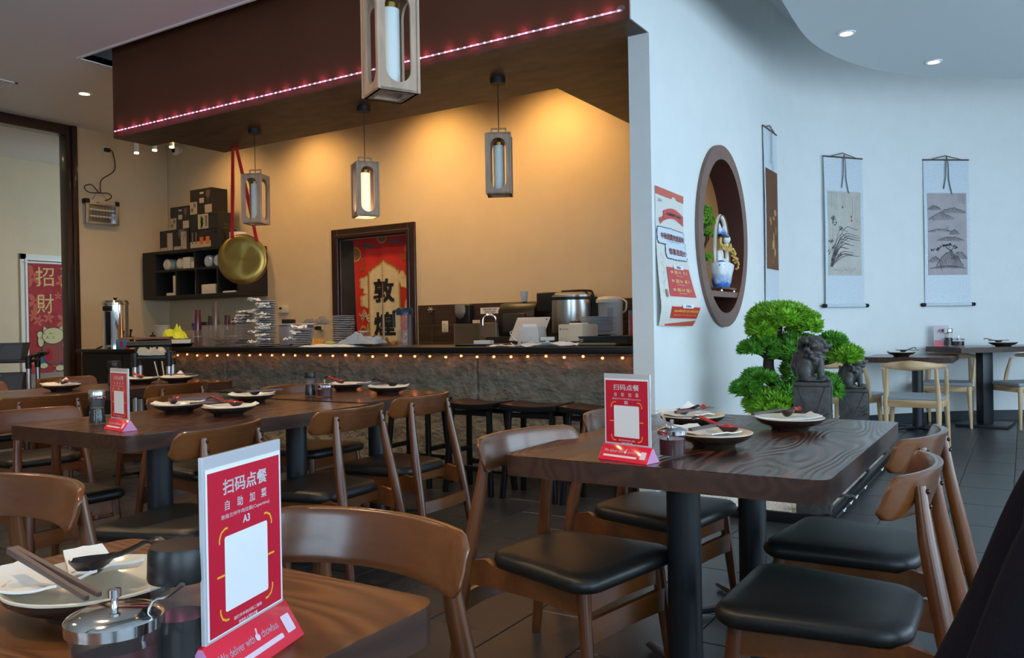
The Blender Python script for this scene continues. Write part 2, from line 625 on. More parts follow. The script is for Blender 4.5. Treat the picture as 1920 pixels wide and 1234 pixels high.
# ceiling: one panel left and in front, with the slot the brown beam rises through
g = G()
g.box(XL - 0.1, XP, -3.2, 4.74, ZC, ZC + 0.06)
g.box(XL - 0.1, -8.09, 4.74, YB + 0.1, ZC, ZC + 0.06)
g.box(-8.09, XP - 0.15, 5.75, YB + 0.1, ZC, ZC + 0.06)
ceil = struct(g, 'ceiling', CEIL, smooth=False)
g = G(); g.box(-8.3, XP, 4.5, 6.0, 4.62, 4.68); g.box(-8.3, -8.25, 4.5, 6.0, ZC + 0.06, 4.62); g.box(-8.3, XP, 4.5, 4.55, ZC + 0.06, 4.62)
g.build('slot_lining', BLACKM, ceil, smooth=False)
g = G(); g.box(-8.115, -8.09, 4.74, 5.75, ZC - 0.012, ZC + 0.06); g.box(-8.115, XP, 4.715, 4.74, ZC - 0.012, ZC + 0.06)
g.build('slot_trim', CEIL, ceil, smooth=False)
g = G(); g.box(XP - 0.15, 4.5, -3.2, 12.6, 4.42, 4.5)
struct(g, 'ceiling_upper', WHITE, smooth=False)
g = G(); g.box(XP - 0.15, XP, -3.2, 4.93, ZC, 4.45)
struct(g, 'trim_1', WHITE, smooth=False)

# dropped curved soffit in the right room
edge = [(-1.0, -2.0), (-1.25, 2.5), (-1.40, 4.9), (-1.445, 6.01), (-1.463, 7.05), (-1.27, 7.87), (-0.91, 8.52), (-0.277, 9.11), (0.027, 9.33), (1.0, 9.75), (2.2, 9.95), (4.1, 10.0)]


def smoothpath(p, n=6):
    out = []
    for i in range(len(p) - 1):
        p0, p1, p2, p3 = p[max(i - 1, 0)], p[i], p[i + 1], p[min(i + 2, len(p) - 1)]
        for k in range(n):
            t = k / n
            out.append(tuple(0.5 * ((2 * p1[a]) + (-p0[a] + p2[a]) * t + (2 * p0[a] - 5 * p1[a] + 4 * p2[a] - p3[a]) * t * t + (-p0[a] + 3 * p1[a] - 3 * p2[a] + p3[a]) * t ** 3) for a in range(len(p1))))
    out.append(p[-1])
    return out


se = smoothpath(edge)
g = G(); g.prism([(4.1, -2.0)] + [(4.1, 10.0)] + se[::-1][1:], 3.5, 3.62)
struct(g, 'ceiling_soffit', CLOUD, angle=30)

# partition wall with the round opening
CY, CZ, RY, RZ = 6.735, 1.915, 0.655, 0.755
WX0, WX1 = XP - 0.155, XP


def ring_pts(ry, rz, n=64):
    return [(CY + ry * cos(2 * pi * i / n), CZ + rz * sin(2 * pi * i / n)) for i in range(n)]


n = 64
hole = ring_pts(RY - 0.11, RZ - 0.11, n)
outer = []
Y0, Y1, Z0, Z1 = 5.228, 8.62, 0.0, 4.45
for i in range(n):
    a = 2 * pi * i / n
    dy, dz = cos(a), sin(a)
    t = min([(Y1 - CY) / dy if dy > 1e-9 else 1e9, (Y0 - CY) / dy if dy < -1e-9 else 1e9, (Z1 - CZ) / dz if dz > 1e-9 else 1e9, (Z0 - CZ) / dz if dz < -1e-9 else 1e9])
    outer.append((CY + dy * t, CZ + dz * t))
for cy_, cz_ in ((Y0, Z0), (Y1, Z0), (Y0, Z1), (Y1, Z1)):
    k = min(range(n), key=lambda q: (outer[q][0] - cy_) ** 2 + (outer[q][1] - cz_) ** 2)
    outer[k] = (cy_, cz_)
vs = [(x, *p) for x in (WX1, WX0) for ring in (outer, hole) for p in ring]
fs = []
for i in range(n):
    j = (i + 1) % n
    fs += [(i, j, n + j, n + i), (2 * n + i, 3 * n + i, 3 * n + j, 2 * n + j), (i, 2 * n + i, 2 * n + j, j), (n + i, n + j, 3 * n + j, 3 * n + i)]
g = G(); g.add(vs, fs)
struct(g, 'wall_partition', WHITE, smooth=False)
g = G(); g.box(WX1 - 0.009, WX1, 4.93, 5.228, 3.18, 4.45)
struct(g, 'trim_2', WHITE, smooth=False)
# ring frame, its deep reveal and the little shelf
win = G()
a_, b_, c_, d_ = ring_pts(RY, RZ, n), ring_pts(RY - 0.115, RZ - 0.115, n), None, None
vs = [(x, *p) for (x, ring) in ((WX1 + 0.03, a_), (WX1 + 0.03, b_), (WX0 - 0.025, b_), (WX0 - 0.025, a_), (WX0 - 0.001, a_), (WX1 + 0.001, a_)) for p in ring]
fs = []
for k0, k1 in ((0, 1), (1, 2), (2, 3), (3, 4), (5, 0)):
    for i in range(n):
        j = (i + 1) % n
        fs.append((k0 * n + i, k0 * n + j, k1 * n + j, k1 * n + i))
win.add(vs, fs)
RINGM = M('brown_ring_paint', (0.20, 0.115, 0.090), 0.5, var=0.1, vs=10)
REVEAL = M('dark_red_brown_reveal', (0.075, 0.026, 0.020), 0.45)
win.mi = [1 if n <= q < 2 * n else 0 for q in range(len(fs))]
window1 = struct(win, 'window_1', [RINGM, REVEAL], angle=30, fix=False)
zs_ = 1.455
hw = math.sqrt(max(0, 1 - ((zs_ - CZ) / (RZ - 0.115)) ** 2)) * (RY - 0.115)
g = G(); g.box(WX0 - 0.06, WX1 + 0.02, CY - hw, CY + hw, zs_ - 0.045, zs_)
g.build('window_shelf', RINGM, window1, smooth=False)

# curved wall of the right room
curve = smoothpath([(-2.137, 8.60), (-2.09, 9.00), (-1.95, 9.36), (-1.72, 9.72), (-1.43, 10.10), (-1.10, 10.46), (-0.73, 10.82), (-0.23, 11.16), (0.3, 11.42), (1.0, 11.65), (2.0, 11.82), (4.3, 11.9)], 5)


def wall_strip(path, z0, z1, off=0.0, t=0.12):
    g = G()
    inn, out = [], []
    for i, p in enumerate(path):
        a, b = path[max(i - 1, 0)], path[min(i + 1, len(path) - 1)]
        dx, dy = b[0] - a[0], b[1] - a[1]
        L = math.hypot(dx, dy)
        nx, ny = dy / L, -dx / L
        inn.append((p[0] + nx * off, p[1] + ny * off))
        out.append((p[0] - nx * t, p[1] - ny * t))
    m = len(path)
    vs = [(*q, z) for z in (z0, z1) for q in inn] + [(*q, z) for z in (z0, z1) for q in out]
    fs = []
    for i in range(m - 1):
        fs += [(i, i + 1, m + i + 1, m + i), (2 * m + i, 3 * m + i, 3 * m + i + 1, 2 * m + i + 1), (m + i, m + i + 1, 3 * m + i + 1, 3 * m + i), (i, 2 * m + i, 2 * m + i + 1, i + 1)]
    fs += [(0, m, 3 * m, 2 * m), (m - 1, 3 * m - 1, 4 * m - 1, 2 * m - 1)]
    g.add(vs, fs)
    return g


struct(wall_strip(curve, 0.0, 4.45), 'wall_curved', WHITE, angle=30)
SKIRT = M('dark_skirting', (0.022, 0.028, 0.036), 0.4)
struct(wall_strip([(-2.137, 7.8), (-2.137, 8.2)] + curve, 0.0, 0.115, 0.014, -0.001), 'baseboard_right', SKIRT, angle=30)

# walls outside the picture, with the window openings daylight comes through
def wall_with_openings(name, axis, pos, a0, a1, opens, z1=4.45, th=0.12):
    g = G()

    def bx(u0, u1, w0, w1):
        if axis == 'x':
            g.box(pos, pos + th, u0, u1, w0, w1)
        else:
            g.box(u0, u1, pos - th, pos, w0, w1)
    cur = a0
    for (o0, o1, w0, w1) in opens:
        bx(cur, o0, 0, z1); bx(o0, o1, 0, w0); bx(o0, o1, w1, z1)
        cur = o1
    bx(cur, a1, 0, z1)
    return struct(g, name, WHITE, smooth=False)


wall_with_openings('wall_front', 'y', -3.0, -10.9, 4.3, [(-3.0, -1.2, 0.9, 2.6), (0.9, 3.7, 0.4, 3.1)])
wall_with_openings('wall_right', 'x', 4.2, -3.1, 12.0, [(-2.2, 1.5, 0.4, 3.1), (1.7, 5.4, 0.4, 3.1), (5.6, 9.2, 0.4, 3.1)])
k = 1
for o0, o1, w0, w1 in ((-3.0, -1.2, 0.9, 2.6), (0.9, 3.7, 0.4, 3.1)):
    k += 1
    g = G()
    for x in (o0, (o0 + o1) / 2 - 0.02, o1 - 0.05):
        g.box(x, x + 0.05, -3.10, -3.02, w0, w1)
    g.box(o0, o1, -3.10, -3.02, w0, w0 + 0.06); g.box(o0, o1, -3.10, -3.02, w1 - 0.06, w1)
    struct(g, 'window_%d' % k, BLACKM, smooth=False)
for o0, o1 in ((-2.2, 1.5), (1.7, 5.4), (5.6, 9.2)):
    k += 1
    g = G()
    for y in (o0, (o0 + o1) / 2 - 0.02, o1 - 0.05):
        g.box(4.22, 4.30, y, y + 0.05, 0.4, 3.1)
    g.box(4.22, 4.30, o0, o1, 0.4, 0.46); g.box(4.22, 4.30, o0, o1, 3.04, 3.1)
    struct(g, 'window_%d' % k, BLACKM, smooth=False)

# back wall of the bar with its doorway
DX0, DX1, DZ = -7.40, -6.25, 2.36
g = G()
g.box(XL - 0.1, DX0, YB, YB + 0.12, 0, ZC + 0.06); g.box(DX1, WX0 + 0.05, YB, YB + 0.12, 0, ZC + 0.06); g.box(DX0, DX1, YB, YB + 0.12, DZ, ZC + 0.06)
struct(g, 'wall_back', CREAM, smooth=False)
g = G()
fr = [(DX0 - 0.105, DX0, 0, DZ + 0.105), (DX1, DX1 + 0.105, 0, DZ + 0.105), (DX0, DX1, DZ, DZ + 0.105)]
for x0, x1, z0, z1 in fr:
    g.box(x0, x1, YB - 0.03, YB + 0.13, z0, z1)
for x0, x1, z0, z1 in ((DX0 - 0.03, DX0 + 0.02, 0, DZ + 0.03), (DX1 - 0.02, DX1 + 0.03, 0, DZ + 0.03), (DX0, DX1, DZ - 0.02, DZ + 0.03)):
    g.box(x0, x1, YB - 0.048, YB - 0.025, z0, z1)
g.box(DX0, DX0 + 0.025, YB, YB + 0.35, 0, DZ); g.box(DX1 - 0.025, DX1, YB, YB + 0.35, 0, DZ); g.box(DX0, DX1, YB, YB + 0.35, DZ - 0.025, DZ)
door1 = struct(g, 'door_1', DARKWOOD, bevel=0.006, seg=1)
# kitchen behind the curtain
g = G(); g.box(-8.2, -5.4, 9.3, 9.4, 0, 3.0); g.box(-8.3, -8.2, YB + 0.12, 9.4, 0, 3.0); g.box(-5.4, -5.3, YB + 0.12, 9.4, 0, 3.0); g.box(-8.3, -5.3, YB + 0.12, 9.4, 2.95, 3.0)
struct(g, 'wall_kitchen', WHITE, smooth=False)
spot(-6.9, 8.6, 2.9, 40, 140, (0.9, 1.0, 0.85))
rack = thing('kitchen_rack', 'steel wire rack glimpsed through the curtain slit', 'rack', (-6.75, 9.0, 0))
for z in (0.3, 0.8, 1.25, 1.7):
    g = G(); g.box(-0.5, 0.5, -0.2, 0.2, z, z + 0.03); g.build('shelf', ALU, rack, smooth=False)
for x in (-0.48, 0.48):
    for y in (-0.18, 0.18):
        g = G(); g.cyl((x, y, 0), 0.014, 0, 1.9, 8); g.build('post', CHROME, rack)

# left wall with the full-height brown portal to the next room
g = G()
g.box(XL - 0.12, XL, 6.28, YB + 0.12, 0, ZC + 0.06); g.box(XL - 0.12, XL, -3.1, 2.3, 0, ZC + 0.06); g.box(XL - 0.12, XL, 2.3, 6.28, 3.99, ZC + 0.06)
struct(g, 'wall_left', CREAM, smooth=False)
g = G()
g.box(XL - 0.13, XL + 0.035, 6.13, 6.285, 0, ZC - 0.002)
g.box(XL - 0.13, XL + 0.035, 2.30, 6.13, 3.86, ZC - 0.002)
g.box(XL - 0.13, XL + 0.035, 2.30, 2.52, 0, 3.86)
g.box(XL + 0.035, XL + 0.065, 6.20, 6.275, 0, ZC - 0.003)
struct(g, 'door_2', DARKWOOD, bevel=0.008, seg=2)
# the room beyond
X3 = -13.0
g = G()
g.box(X3 - 0.1, X3, 2.0, 6.68, 0, 4.0); g.box(X3 - 0.1, X3, 7.62, 9.1, 0, 4.0); g.box(X3 - 0.1, X3, 6.68, 7.62, 2.36, 4.0)
struct(g, 'wall_far_room', CREAM, smooth=False)
g = G(); g.box(X3 - 0.1, XL, 9.0, 9.1, 0, 4.0); g.box(X3 - 0.1, XL, 2.0, 2.1, 0, 4.0)
struct(g, 'wall_far_room_side', CREAM, smooth=False)
g = G(); g.box(X3 - 0.1, XL - 0.1, 2.0, 9.1, 3.88, 3.95); g.box(X3, XL - 0.13, 5.2, 5.28, 3.80, 3.88)
struct(g, 'ceiling_far_room', CEIL, smooth=False)
g = G()
DOORW = M('ivory_door_paint', (0.70, 0.68, 0.60), 0.45)
g.box(X3, X3 + 0.03, 6.60, 6.69, 0, 2.44); g.box(X3, X3 + 0.03, 7.61, 7.70, 0, 2.44); g.box(X3, X3 + 0.03, 6.60, 7.70, 2.35, 2.44)
g.box(X3 + 0.03, X3 + 0.045, 6.665, 6.70, 0, 2.37)
struct(g, 'door_3', DOORW, bevel=0.004, seg=1)
g = G(); g.box(X3 - 1.2, X3 - 1.1, 6.0, 8.4, 0, 3.0)
struct(g, 'wall_far_back', DARKWOOD, smooth=False)

# brown beam over the bar
poly = [(-7.84, 4.93), (-7.84, 5.367), (-7.50, 5.367), (-7.50, 6.02), (-3.284, 6.02), (-3.284, YB), (WX0, YB), (WX0, 5.227), (XP - 0.010, 5.227), (XP - 0.010, 4.93)]
g = G()
g.prism(poly, 3.18, 3.19)
beam_b = G(); beam_b.prism([(p[0], p[1]) for p in poly], 3.19, 4.62)
beam = struct(beam_b, 'trim_3', PLASTER, smooth=False)
g.build('beam_underside', SUEDE, beam, smooth=False)
# pink LED strip on its face
strip = thing('led_strip', 'pink glowing LED strip along the lower face of the brown beam', 'light strip', (-7.82, 4.925, 3.247))
g = G(); g.box(0, 5.62, -0.002, 0.004, -0.006, 0.006); g.build('tape', SIGNW, strip, smooth=False)
g = G(); g.ell((0, -0.004, 0), (0.0085, 0.004, 0.0055), 8, 5)
led0 = g.build('led', LEDW, strip)
NL = 96
for i in range(NL):
    o = led0 if i == 0 else led0.copy()
    if i:
        COL.objects.link(o)
    o.location = (0.02 + i * 5.58 / (NL - 1), 0, 0)
for i in range(26):                                                # light the strip throws on the beam
    l = bpy.data.lights.new('led_glow', 'POINT')
    l.energy, l.color, l.shadow_soft_size = 0.12, (1.0, 0.20, 0.42), 0.012
    lo = bpy.data.objects.new('led_glow', l)
    lo.location = (-7.72 + i * 5.42 / 25, 4.892, 3.262)
    COL.objects.link(lo)
g = G(); g.ell((5.62, -0.012, 0.008), (0.03, 0.02, 0.022), 8, 6); g.ell((5.60, -0.012, -0.008), (0.02, 0.02, 0.016), 8, 6); g.build('strip_end_coil', PLCLR, strip)

# ceiling lights
def downlight(x, y, z, label, r=0.075, group=None):
    t = thing('ceiling_light', label, 'ceiling light', (x, y, z), 0, group)
    g = G(); g.lathe([(r, 0), (r, -0.008), (r * 0.72, -0.010), (r * 0.66, -0.002), (r * 0.66, 0)], 28); g.build('trim_ring', SIGNW, t)
    g = G(); g.lathe([(r * 0.62, -0.006), (0.0001, -0.006)], 20, cap=False); g.build('lamp', DISC, t)
    return t


downlight(-9.257, 5.467, ZC - 0.001, 'round glowing downlight in the left ceiling between portal and brown beam', 0.085)
downlight(-11.9, 5.6, 3.879, 'round downlight in the ceiling of the far left room', 0.085)
downlight(-1.007 * 1.15 - 0.02, 6.086 * 1.15, 3.499, 'small round downlight nearer the partition in the curved white soffit', 0.07)
downlight(-0.571 * 1.15, 7.157 * 1.15, 3.499, 'small round downlight near the rim of the curved white soffit, right', 0.07)
v = thing('ceiling_vent', 'white louvred ceiling vent at the left edge of the picture', 'vent', (-9.75, 4.62, ZC))
g = G(); g.box(-0.3, 0.3, -0.2, -0.17, -0.012, 0); g.box(-0.3, 0.3, 0.17, 0.2, -0.012, 0); g.box(-0.3, -0.27, -0.2, 0.2, -0.012, 0); g.box(0.27, 0.3, -0.2, 0.2, -0.012, 0); g.build('frame', SIGNW, v, smooth=False)
for i in range(7):
    g = G(); g.box(-0.27, 0.27, -0.16 + i * 0.047, -0.135 + i * 0.047, -0.010, -0.004); g.build('slat', SIGNW, v, smooth=False)
for i, (x, z, lb) in enumerate(((-10.291, 3.654, 'leftmost of the three small white hanging spotlights beside the beam'), (-9.887, 3.639, 'middle of the three small white hanging spotlights beside the beam'), (-9.52, 3.634, 'rightmost of the three small white hanging spotlights, next to the camera'))):
    t = thing('hanging_spotlight', lb, 'spotlight', (x, 6.8, z))
    g = G(); g.cyl((0, 0, 0), 0.032, 0.015, ZC - z, 16); g.build('tube', SIGNW, t)
    g = G(); g.cyl((0, 0, 0), 0.030, 0.0, 0.016, 16); g.build('lamp', DISC, t)
t = thing('security_camera', 'round white security camera high on the wall near the corner', 'camera', (-10.55, YB, 3.88))
g = G(); g.lathe([(0.055, 0), (0.055, 0.03), (0.03, 0.06)], 16, Matrix.Rotation(R(90), 4, 'X')); g.build('mount', SIGNW, t)
g = G(); g.ell((0.02, -0.09, -0.02), (0.065, 0.06, 0.07), 16, 10); g.build('body', SIGNW, t)
g = G(); g.ell((0.03, -0.14, -0.025), (0.034, 0.02, 0.036), 14, 8); g.build('lens', BLACK, t)
g = G(); g.tube([(-10.868, 7.66, 0.5), (-10.868, 7.66, 3.96)], 0.012, 6)
tag(g.build('cable_conduit', CREAM), 'thin cream conduit running up the left corner', 'conduit')
# ================================================================ THE BAR
CT = 1.04
bar = thing('bar_counter', 'long bar with thin black top over rough grey stone front', 'counter', (0, 0, 0))
g = G(); g.box(-7.88, WX0 - 0.002, 5.21, 6.02, CT - 0.05, CT)
g.build('worktop', BLACK, bar, bevel=0.006)
g = G(); g.box(-7.80, WX0 - 0.004, 5.64, 5.98, 0, CT - 0.05)
g.build('bar_body', BLACKM, bar, smooth=False)


def stone_slab(x0, x1, z0, z1, seed, proud=0.0):
    def h(x, z):
        a = noise.noise((x * 1.7 + seed, z * 2.2, seed * 0.37)) * 0.026
        r = 1 - abs(noise.noise((x * 2.6, z * 5.0 + 0.8 * noise.noise((x * 2, z * 2, seed)), seed))) * 2.2
        a += max(0, r) ** 3 * 0.016
        a += noise.fractal((x * 10, z * 13, seed), 0.8, 2.1, 4) * 0.011
        return a
    nx, nz = max(8, int((x1 - x0) / 0.014)), max(6, int((z1 - z0) / 0.014))

    def fn(u, v, w):
        x, z = x0 + (x1 - x0) * u, z0 + (z1 - z0) * v
        if w:
            return (x, 5.63, z)
        ed = min(u * (x1 - x0), (1 - u) * (x1 - x0), v * (z1 - z0), (1 - v) * (z1 - z0))
        return (x, 5.565 - proud - h(x, z) + max(0, 0.012 - ed) * 1.2, z)
    gg = G(); gg.slab(fn, nx, nz)
    return gg


jx = [-7.82, -6.952, -5.392, -3.839, WX0 - 0.01]
for i in range(4):
    stone_slab(jx[i] + 0.003, jx[i + 1] - 0.003, 0.564, CT - 0.052, i * 3.1).build('stone_panel', STONE, bar, angle=80)
jx2 = [-7.82, -7.3, -5.9, -4.55, -3.1, WX0 - 0.01]
for i in range(5):
    stone_slab(jx2[i] + 0.003, jx2[i + 1] - 0.003, 0.012, 0.556, 20 + i * 2.7, 0.012).build('stone_panel', STONE, bar, angle=80)
lights = thing('string_lights', 'string of small warm bulbs glowing under the bar worktop', 'string lights', (0, 5.515, 0.955))
g = G(); g.tube([(-7.75 + i * 0.0791, 0.004 * sin(i * 1.3), 0.012 - 0.006 * (i % 2)) for i in range(70)], 0.0025, 5); g.build('wire', BLACKM, lights)
g = G(); g.ell((0, 0, 0), (0.013, 0.010, 0.011), 10, 6)
b0 = g.build('bulb', BULB, lights)
NB = 34
for i in range(NB):
    o = b0 if i == 0 else b0.copy()
    if i:
        COL.objects.link(o)
    o.location = (-7.68 + i * 5.34 / (NB - 1), random.uniform(-0.006, 0.006), random.uniform(-0.008, 0.006))
    l = bpy.data.lights.new('bulb_glow', 'POINT')
    l.energy, l.color, l.shadow_soft_size = random.choice((0.05, 0.09, 0.13)), (1.0, 0.30, 0.07), 0.012
    lo = bpy.data.objects.new('bulb_glow', l)
    lo.location = (o.location.x, 5.500 + o.location.y, 0.950 + o.location.z)
    COL.objects.link(lo)

# back counter with tiled splashback
bc = thing('back_counter', 'low back counter with sink along the brown tiled splashback', 'counter', (0, 0, 0))
g = G(); g.box(-6.12, WX0 - 0.002, 6.98, YB - 0.002, 0.89, 0.93); g.build('worktop', BLACK, bc, bevel=0.004)
g = G(); g.box(-6.10, WX0 - 0.004, 7.03, YB - 0.004, 0, 0.89); g.build('cabinet_body', BLACKM, bc, smooth=False)
g = G(); g.box(-4.72, WX0 - 0.004, 7.02, YB - 0.03, 0.93, 1.09); g.build('raised_shelf', BLACKM, bc, bevel=0.004)
splash = thing('splashback', 'splashback of dark brown wood-look tiles behind the back counter', 'splashback', (0, YB - 0.016, 0))
BTILE = M('brown_wood_tile', (0.052, 0.030, 0.021), 0.4, var=0.35, vs=5, stretch=(0.3, 1, 2.5), bump=0.1)
g = G(); g.box(-6.122, WX0 - 0.002, 0.002, 0.012, 0.93, 1.462); g.build('grout', M('tan_grout', (0.20, 0.14, 0.10), 0.8), splash, smooth=False)
rows = [(0.932, 1.018, 0.35), (1.022, 1.223, 0.0), (1.227, 1.460, 0.62)]
for z0, z1, off in rows:
    x = -6.12
    first_w = {0.35: 0.5, 0.0: 0.205, 0.62: 1.05}[off]
    w = first_w
    while x < WX0 - 0.02:
        x1 = min(x + w, WX0 - 0.006)
        g = G(); g.box(x + 0.002, x1 - 0.002, 0, 0.008, z0, z1)
        g.build('tile', BTILE, splash, bevel=0.001, seg=1)
        x, w = x1, 1.2


def on(name, label, cat, x, y, z, rz=0, group=None):
    return thing(name, label, cat, (x, y, z), rz, group)


# things on the back wall
t = on('thermostat', 'small beige thermostat on the back wall above the plates', 'thermostat', -8.42, YB, 1.475)
g = G(); g.box(-0.085, 0.085, -0.03, 0, -0.048, 0.048); g.build('case', M('ivory_plastic', (0.66, 0.62, 0.50), 0.5), t, bevel=0.006)
g = G(); g.box(-0.06, -0.01, -0.033, -0.029, 0.0, 0.028); g.build('screen', BLACK, t, smooth=False)


def outlet(label, x, z):
    t = on('power_outlet', label, 'outlet', x, YB - 0.012, z)
    iv = M('ivory_plastic', (0.66, 0.62, 0.50), 0.5)
    g = G(); g.box(-0.045, 0.045, -0.008, 0.012, -0.066, 0.066); g.build('cover_plate', iv, t, bevel=0.003)
    for dz in (0.028, -0.028):
        g = G(); g.lathe([(0.018, 0), (0.018, 0.004)], 14, Matrix.Translation((0, -0.008, dz)) @ Matrix.Rotation(R(90), 4, 'X')); o = g.build('socket', iv, t)
        g = G()
        for dx in (-0.007, 0.007):
            g.box(dx - 0.0016, dx + 0.0016, -0.0135, -0.011, dz - 0.006, dz + 0.007)
        g.build('slot', BLACKM, o, smooth=False)
    return t


outlet('ivory wall outlet with black plug, left of the doorway', -7.741, 1.26)
outlet('ivory double outlet on the brown tiles beside the soap dispenser', -5.723, 1.205)
g = G(); g.tube([(-7.74, 7.63, 1.215), (-7.74, 7.60, 1.22), (-7.80, 7.50, 1.20), (-7.75, 7.2, 1.10), (-7.4, 6.6, 1.00), (-6.9, 6.0, 1.05), (-6.2, 5.75, 1.05), (-5.6, 5.4, 1.048)], 0.008, 6)
g.box(-7.765, -7.715, 7.60, 7.66, 1.19, 1.24)
tag(g.build('extension_cord', PLBLK), 'black cord from the wall outlet down to the bar', 'cord')
t = on('soap_dispenser', 'black and silver soap dispenser on the brown tiles', 'dispenser', -5.41, YB - 0.012, 1.33)
g = G(); g.box(-0.10, 0.10, -0.10, 0, -0.125, 0.125); g.build('body', PLBLK, t, bevel=0.03, seg=3)
g = G(); g.prism([(-0.085, 0.12), (0.05, 0.12), (0.06, 0.04), (0.03, -0.02), (-0.02, -0.045), (-0.06, -0.02), (-0.085, 0.03)], 0, 0.012, Matrix.Translation((-0.005, -0.10, 0)) @ Matrix.Rotation(R(90), 4, 'X')); g.build('cover', ALU, t, bevel=0.004)
t = on('hand_wash_sign', 'white sign about washing hands above the faucet', 'sign', -5.09, YB - 0.014, 1.376)
g = G(); g.box(-0.13, 0.13, -0.004, 0, -0.034, 0.034); g.build('board', SIGNW, t, smooth=False)
g = G(); fn = lambda u, v, o: (u, -0.0055, v); ptext(g, fn, 'EMPLOYEES  MUST', 0, 0.014, 0.016, wmax=0.23, bold=0.02); ptext(g, fn, 'WASH HANDS', 0, -0.014, 0.016, bold=0.02); g.build('lettering', BLACKM, t, smooth=False, kind='stuff')
t = on('water_valve', 'chrome valve handle on the brown tiles by the doorway', 'valve', -5.89, YB - 0.012, 1.405)
g = G(); g.tube([(0, 0, 0), (0, -0.05, 0)], 0.016, 10); g.ell((0, -0.055, 0), 0.024)
for a in range(0, 360, 60):
    g.tube([(0, -0.055, 0), (0.045 * cos(R(a)), -0.06, 0.035 * sin(R(a)))], 0.007, 6)
g.tube([(-0.06, -0.02, 0.01), (0, -0.02, 0.0)], 0.009, 8); g.build('handle', CHROME, t)
t = on('small_label', 'tiny note stuck above the sink', 'label', -5.18, 7.52, 1.255)
g = G(); g.box(-0.05, 0.05, -0.003, 0, -0.018, 0.018); g.build('note', BEIGE, t, smooth=False)
# sink
t = on('hand_sink', 'small steel hand sink with splash guards by the tiles', 'sink', -4.98, 7.35, 0.93)
g = G(); g.box(-0.24, 0.22, 0.27, 0.285, 0, 0.31); g.box(-0.245, -0.235, -0.2, 0.28, 0, 0.30); g.build('splash_guard', M('dull_steel', (0.22, 0.20, 0.17), 0.45, 0.6), t, bevel=0.003, seg=1)
g = G(); g.box(-0.23, 0.20, -0.2, 0.27, 0, 0.02); g.build('basin_rim', STEEL, t, bevel=0.004)
t = on('sink_faucet', 'chrome gooseneck faucet with lever handles at the sink', 'faucet', -4.87, 7.45, 0.95)
g = G(); g.cyl((0, 0, 0), 0.02, 0, 0.09, 14); g.tube(smoothpath([(0, 0, 0.08), (0, 0, 0.28), (-0.015, -0.01, 0.355), (-0.075, -0.04, 0.375), (-0.125, -0.06, 0.34), (-0.13, -0.065, 0.26)], 4), 0.013, 10); g.build('spout', CHROME, t)
g = G(); g.tube([(-0.12, 0, 0.07), (0.12, 0, 0.07)], 0.02, 10); g.build('body', CHROME, t)
for s_ in (-1, 1):
    g = G(); g.cyl((0.11 * s_, 0, 0), 0.02, 0.05, 0.11, 12); g.tube([(0.11 * s_, 0, 0.11), (0.17 * s_, -0.07, 0.135)], 0.009, 8); g.build('handle', CHROME, t)
t = on('towel_dispenser', 'black countertop paper towel dispenser under the white cup', 'dispenser', -4.43, 7.3, 1.09)
g = G()
pr = [(-0.15, 0), (-0.165, 0.12), (-0.15, 0.27), (-0.10, 0.34), (0.0, 0.36), (0.14, 0.36), (0.14, 0)]
g.prism(pr, -0.22, 0.22, Matrix.Rotation(R(90), 4, 'Z') @ Matrix.Rotation(R(90), 4, 'X')); g.build('case', PLBLK, t, bevel=0.012)
g = G(); g.box(-0.15, 0.12, -0.176, -0.155, 0.04, 0.24); g.build('front_window', M('smoked_plastic', (0.06, 0.05, 0.04), 0.2), t, bevel=0.02)
t = on('paper_cup', 'white paper cup standing on the black towel dispenser', 'cup', -4.40, 7.27, 1.449)
g = G(); g.lathe([(0.030, 0), (0.046, 0.105), (0.049, 0.108), (0.045, 0.108), (0.03, 0.02), (0.0001, 0.02)], 20); g.build('cup_body', PORCW, t)
# rice cooker
t = on('rice_cooker', 'large stainless rice warmer with black lid hinge', 'rice cooker', -3.83, 7.27, 1.09)
g = G(); g.lathe([(0.235, 0.02), (0.24, 0.05), (0.24, 0.36), (0.232, 0.37)], 36); g.build('body', STEEL, t)
g = G(); g.lathe([(0.245, 0), (0.245, 0.035)], 36); g.lathe([(0.248, 0.355), (0.248, 0.385)], 36); g.build('band', PLBLK, t, split=True)
g = G(); g.lathe([(0.24, 0.385), (0.238, 0.405), (0.19, 0.432), (0.0001, 0.44)], 36); g.build('lid', STEEL, t)
g = G(); g.box(-0.31, -0.12, -0.20, 0.02, 0.24, 0.44); g.build('lid_latch', PLBLK, t, bevel=0.02, seg=3)
g = G(); g.tube(smoothpath([(-0.1, -0.05, 0.445), (0.18, -0.05, 0.445), (0.245, -0.04, 0.40), (0.26, -0.02, 0.15)], 4), 0.012, 8); g.box(0.235, 0.30, -0.06, 0.1, 0.05, 0.36); g.build('hinge', PLBLK, t, bevel=0)
g = G(); g.box(0.10, 0.2, -0.265, -0.20, 0.05, 0.15); g.build('control_panel', PLBLK, t, bevel=0.02, seg=3)
t = on('thermo_pot', 'white hot water dispenser pot with water gauge', 'water dispenser', -3.42, 7.27, 1.09)
g = G(); g.lathe([(0.115, 0), (0.12, 0.03), (0.12, 0.30), (0.125, 0.31), (0.125, 0.33)], 32); g.build('body', PLWHT, t)
g = G(); g.lathe([(0.128, 0.32), (0.126, 0.35), (0.10, 0.375), (0.0001, 0.385)], 32, sy=1.15, mtx=Matrix.Translation((0, -0.02, 0))); g.build('lid', PLWHT, t)
g = G(); g.tube(smoothpath([(0.12, 0.02, 0.35), (0.17, 0.0, 0.32), (0.165, -0.01, 0.24), (0.125, 0, 0.22)], 4), 0.009, 8); g.build('handle', PLWHT, t)
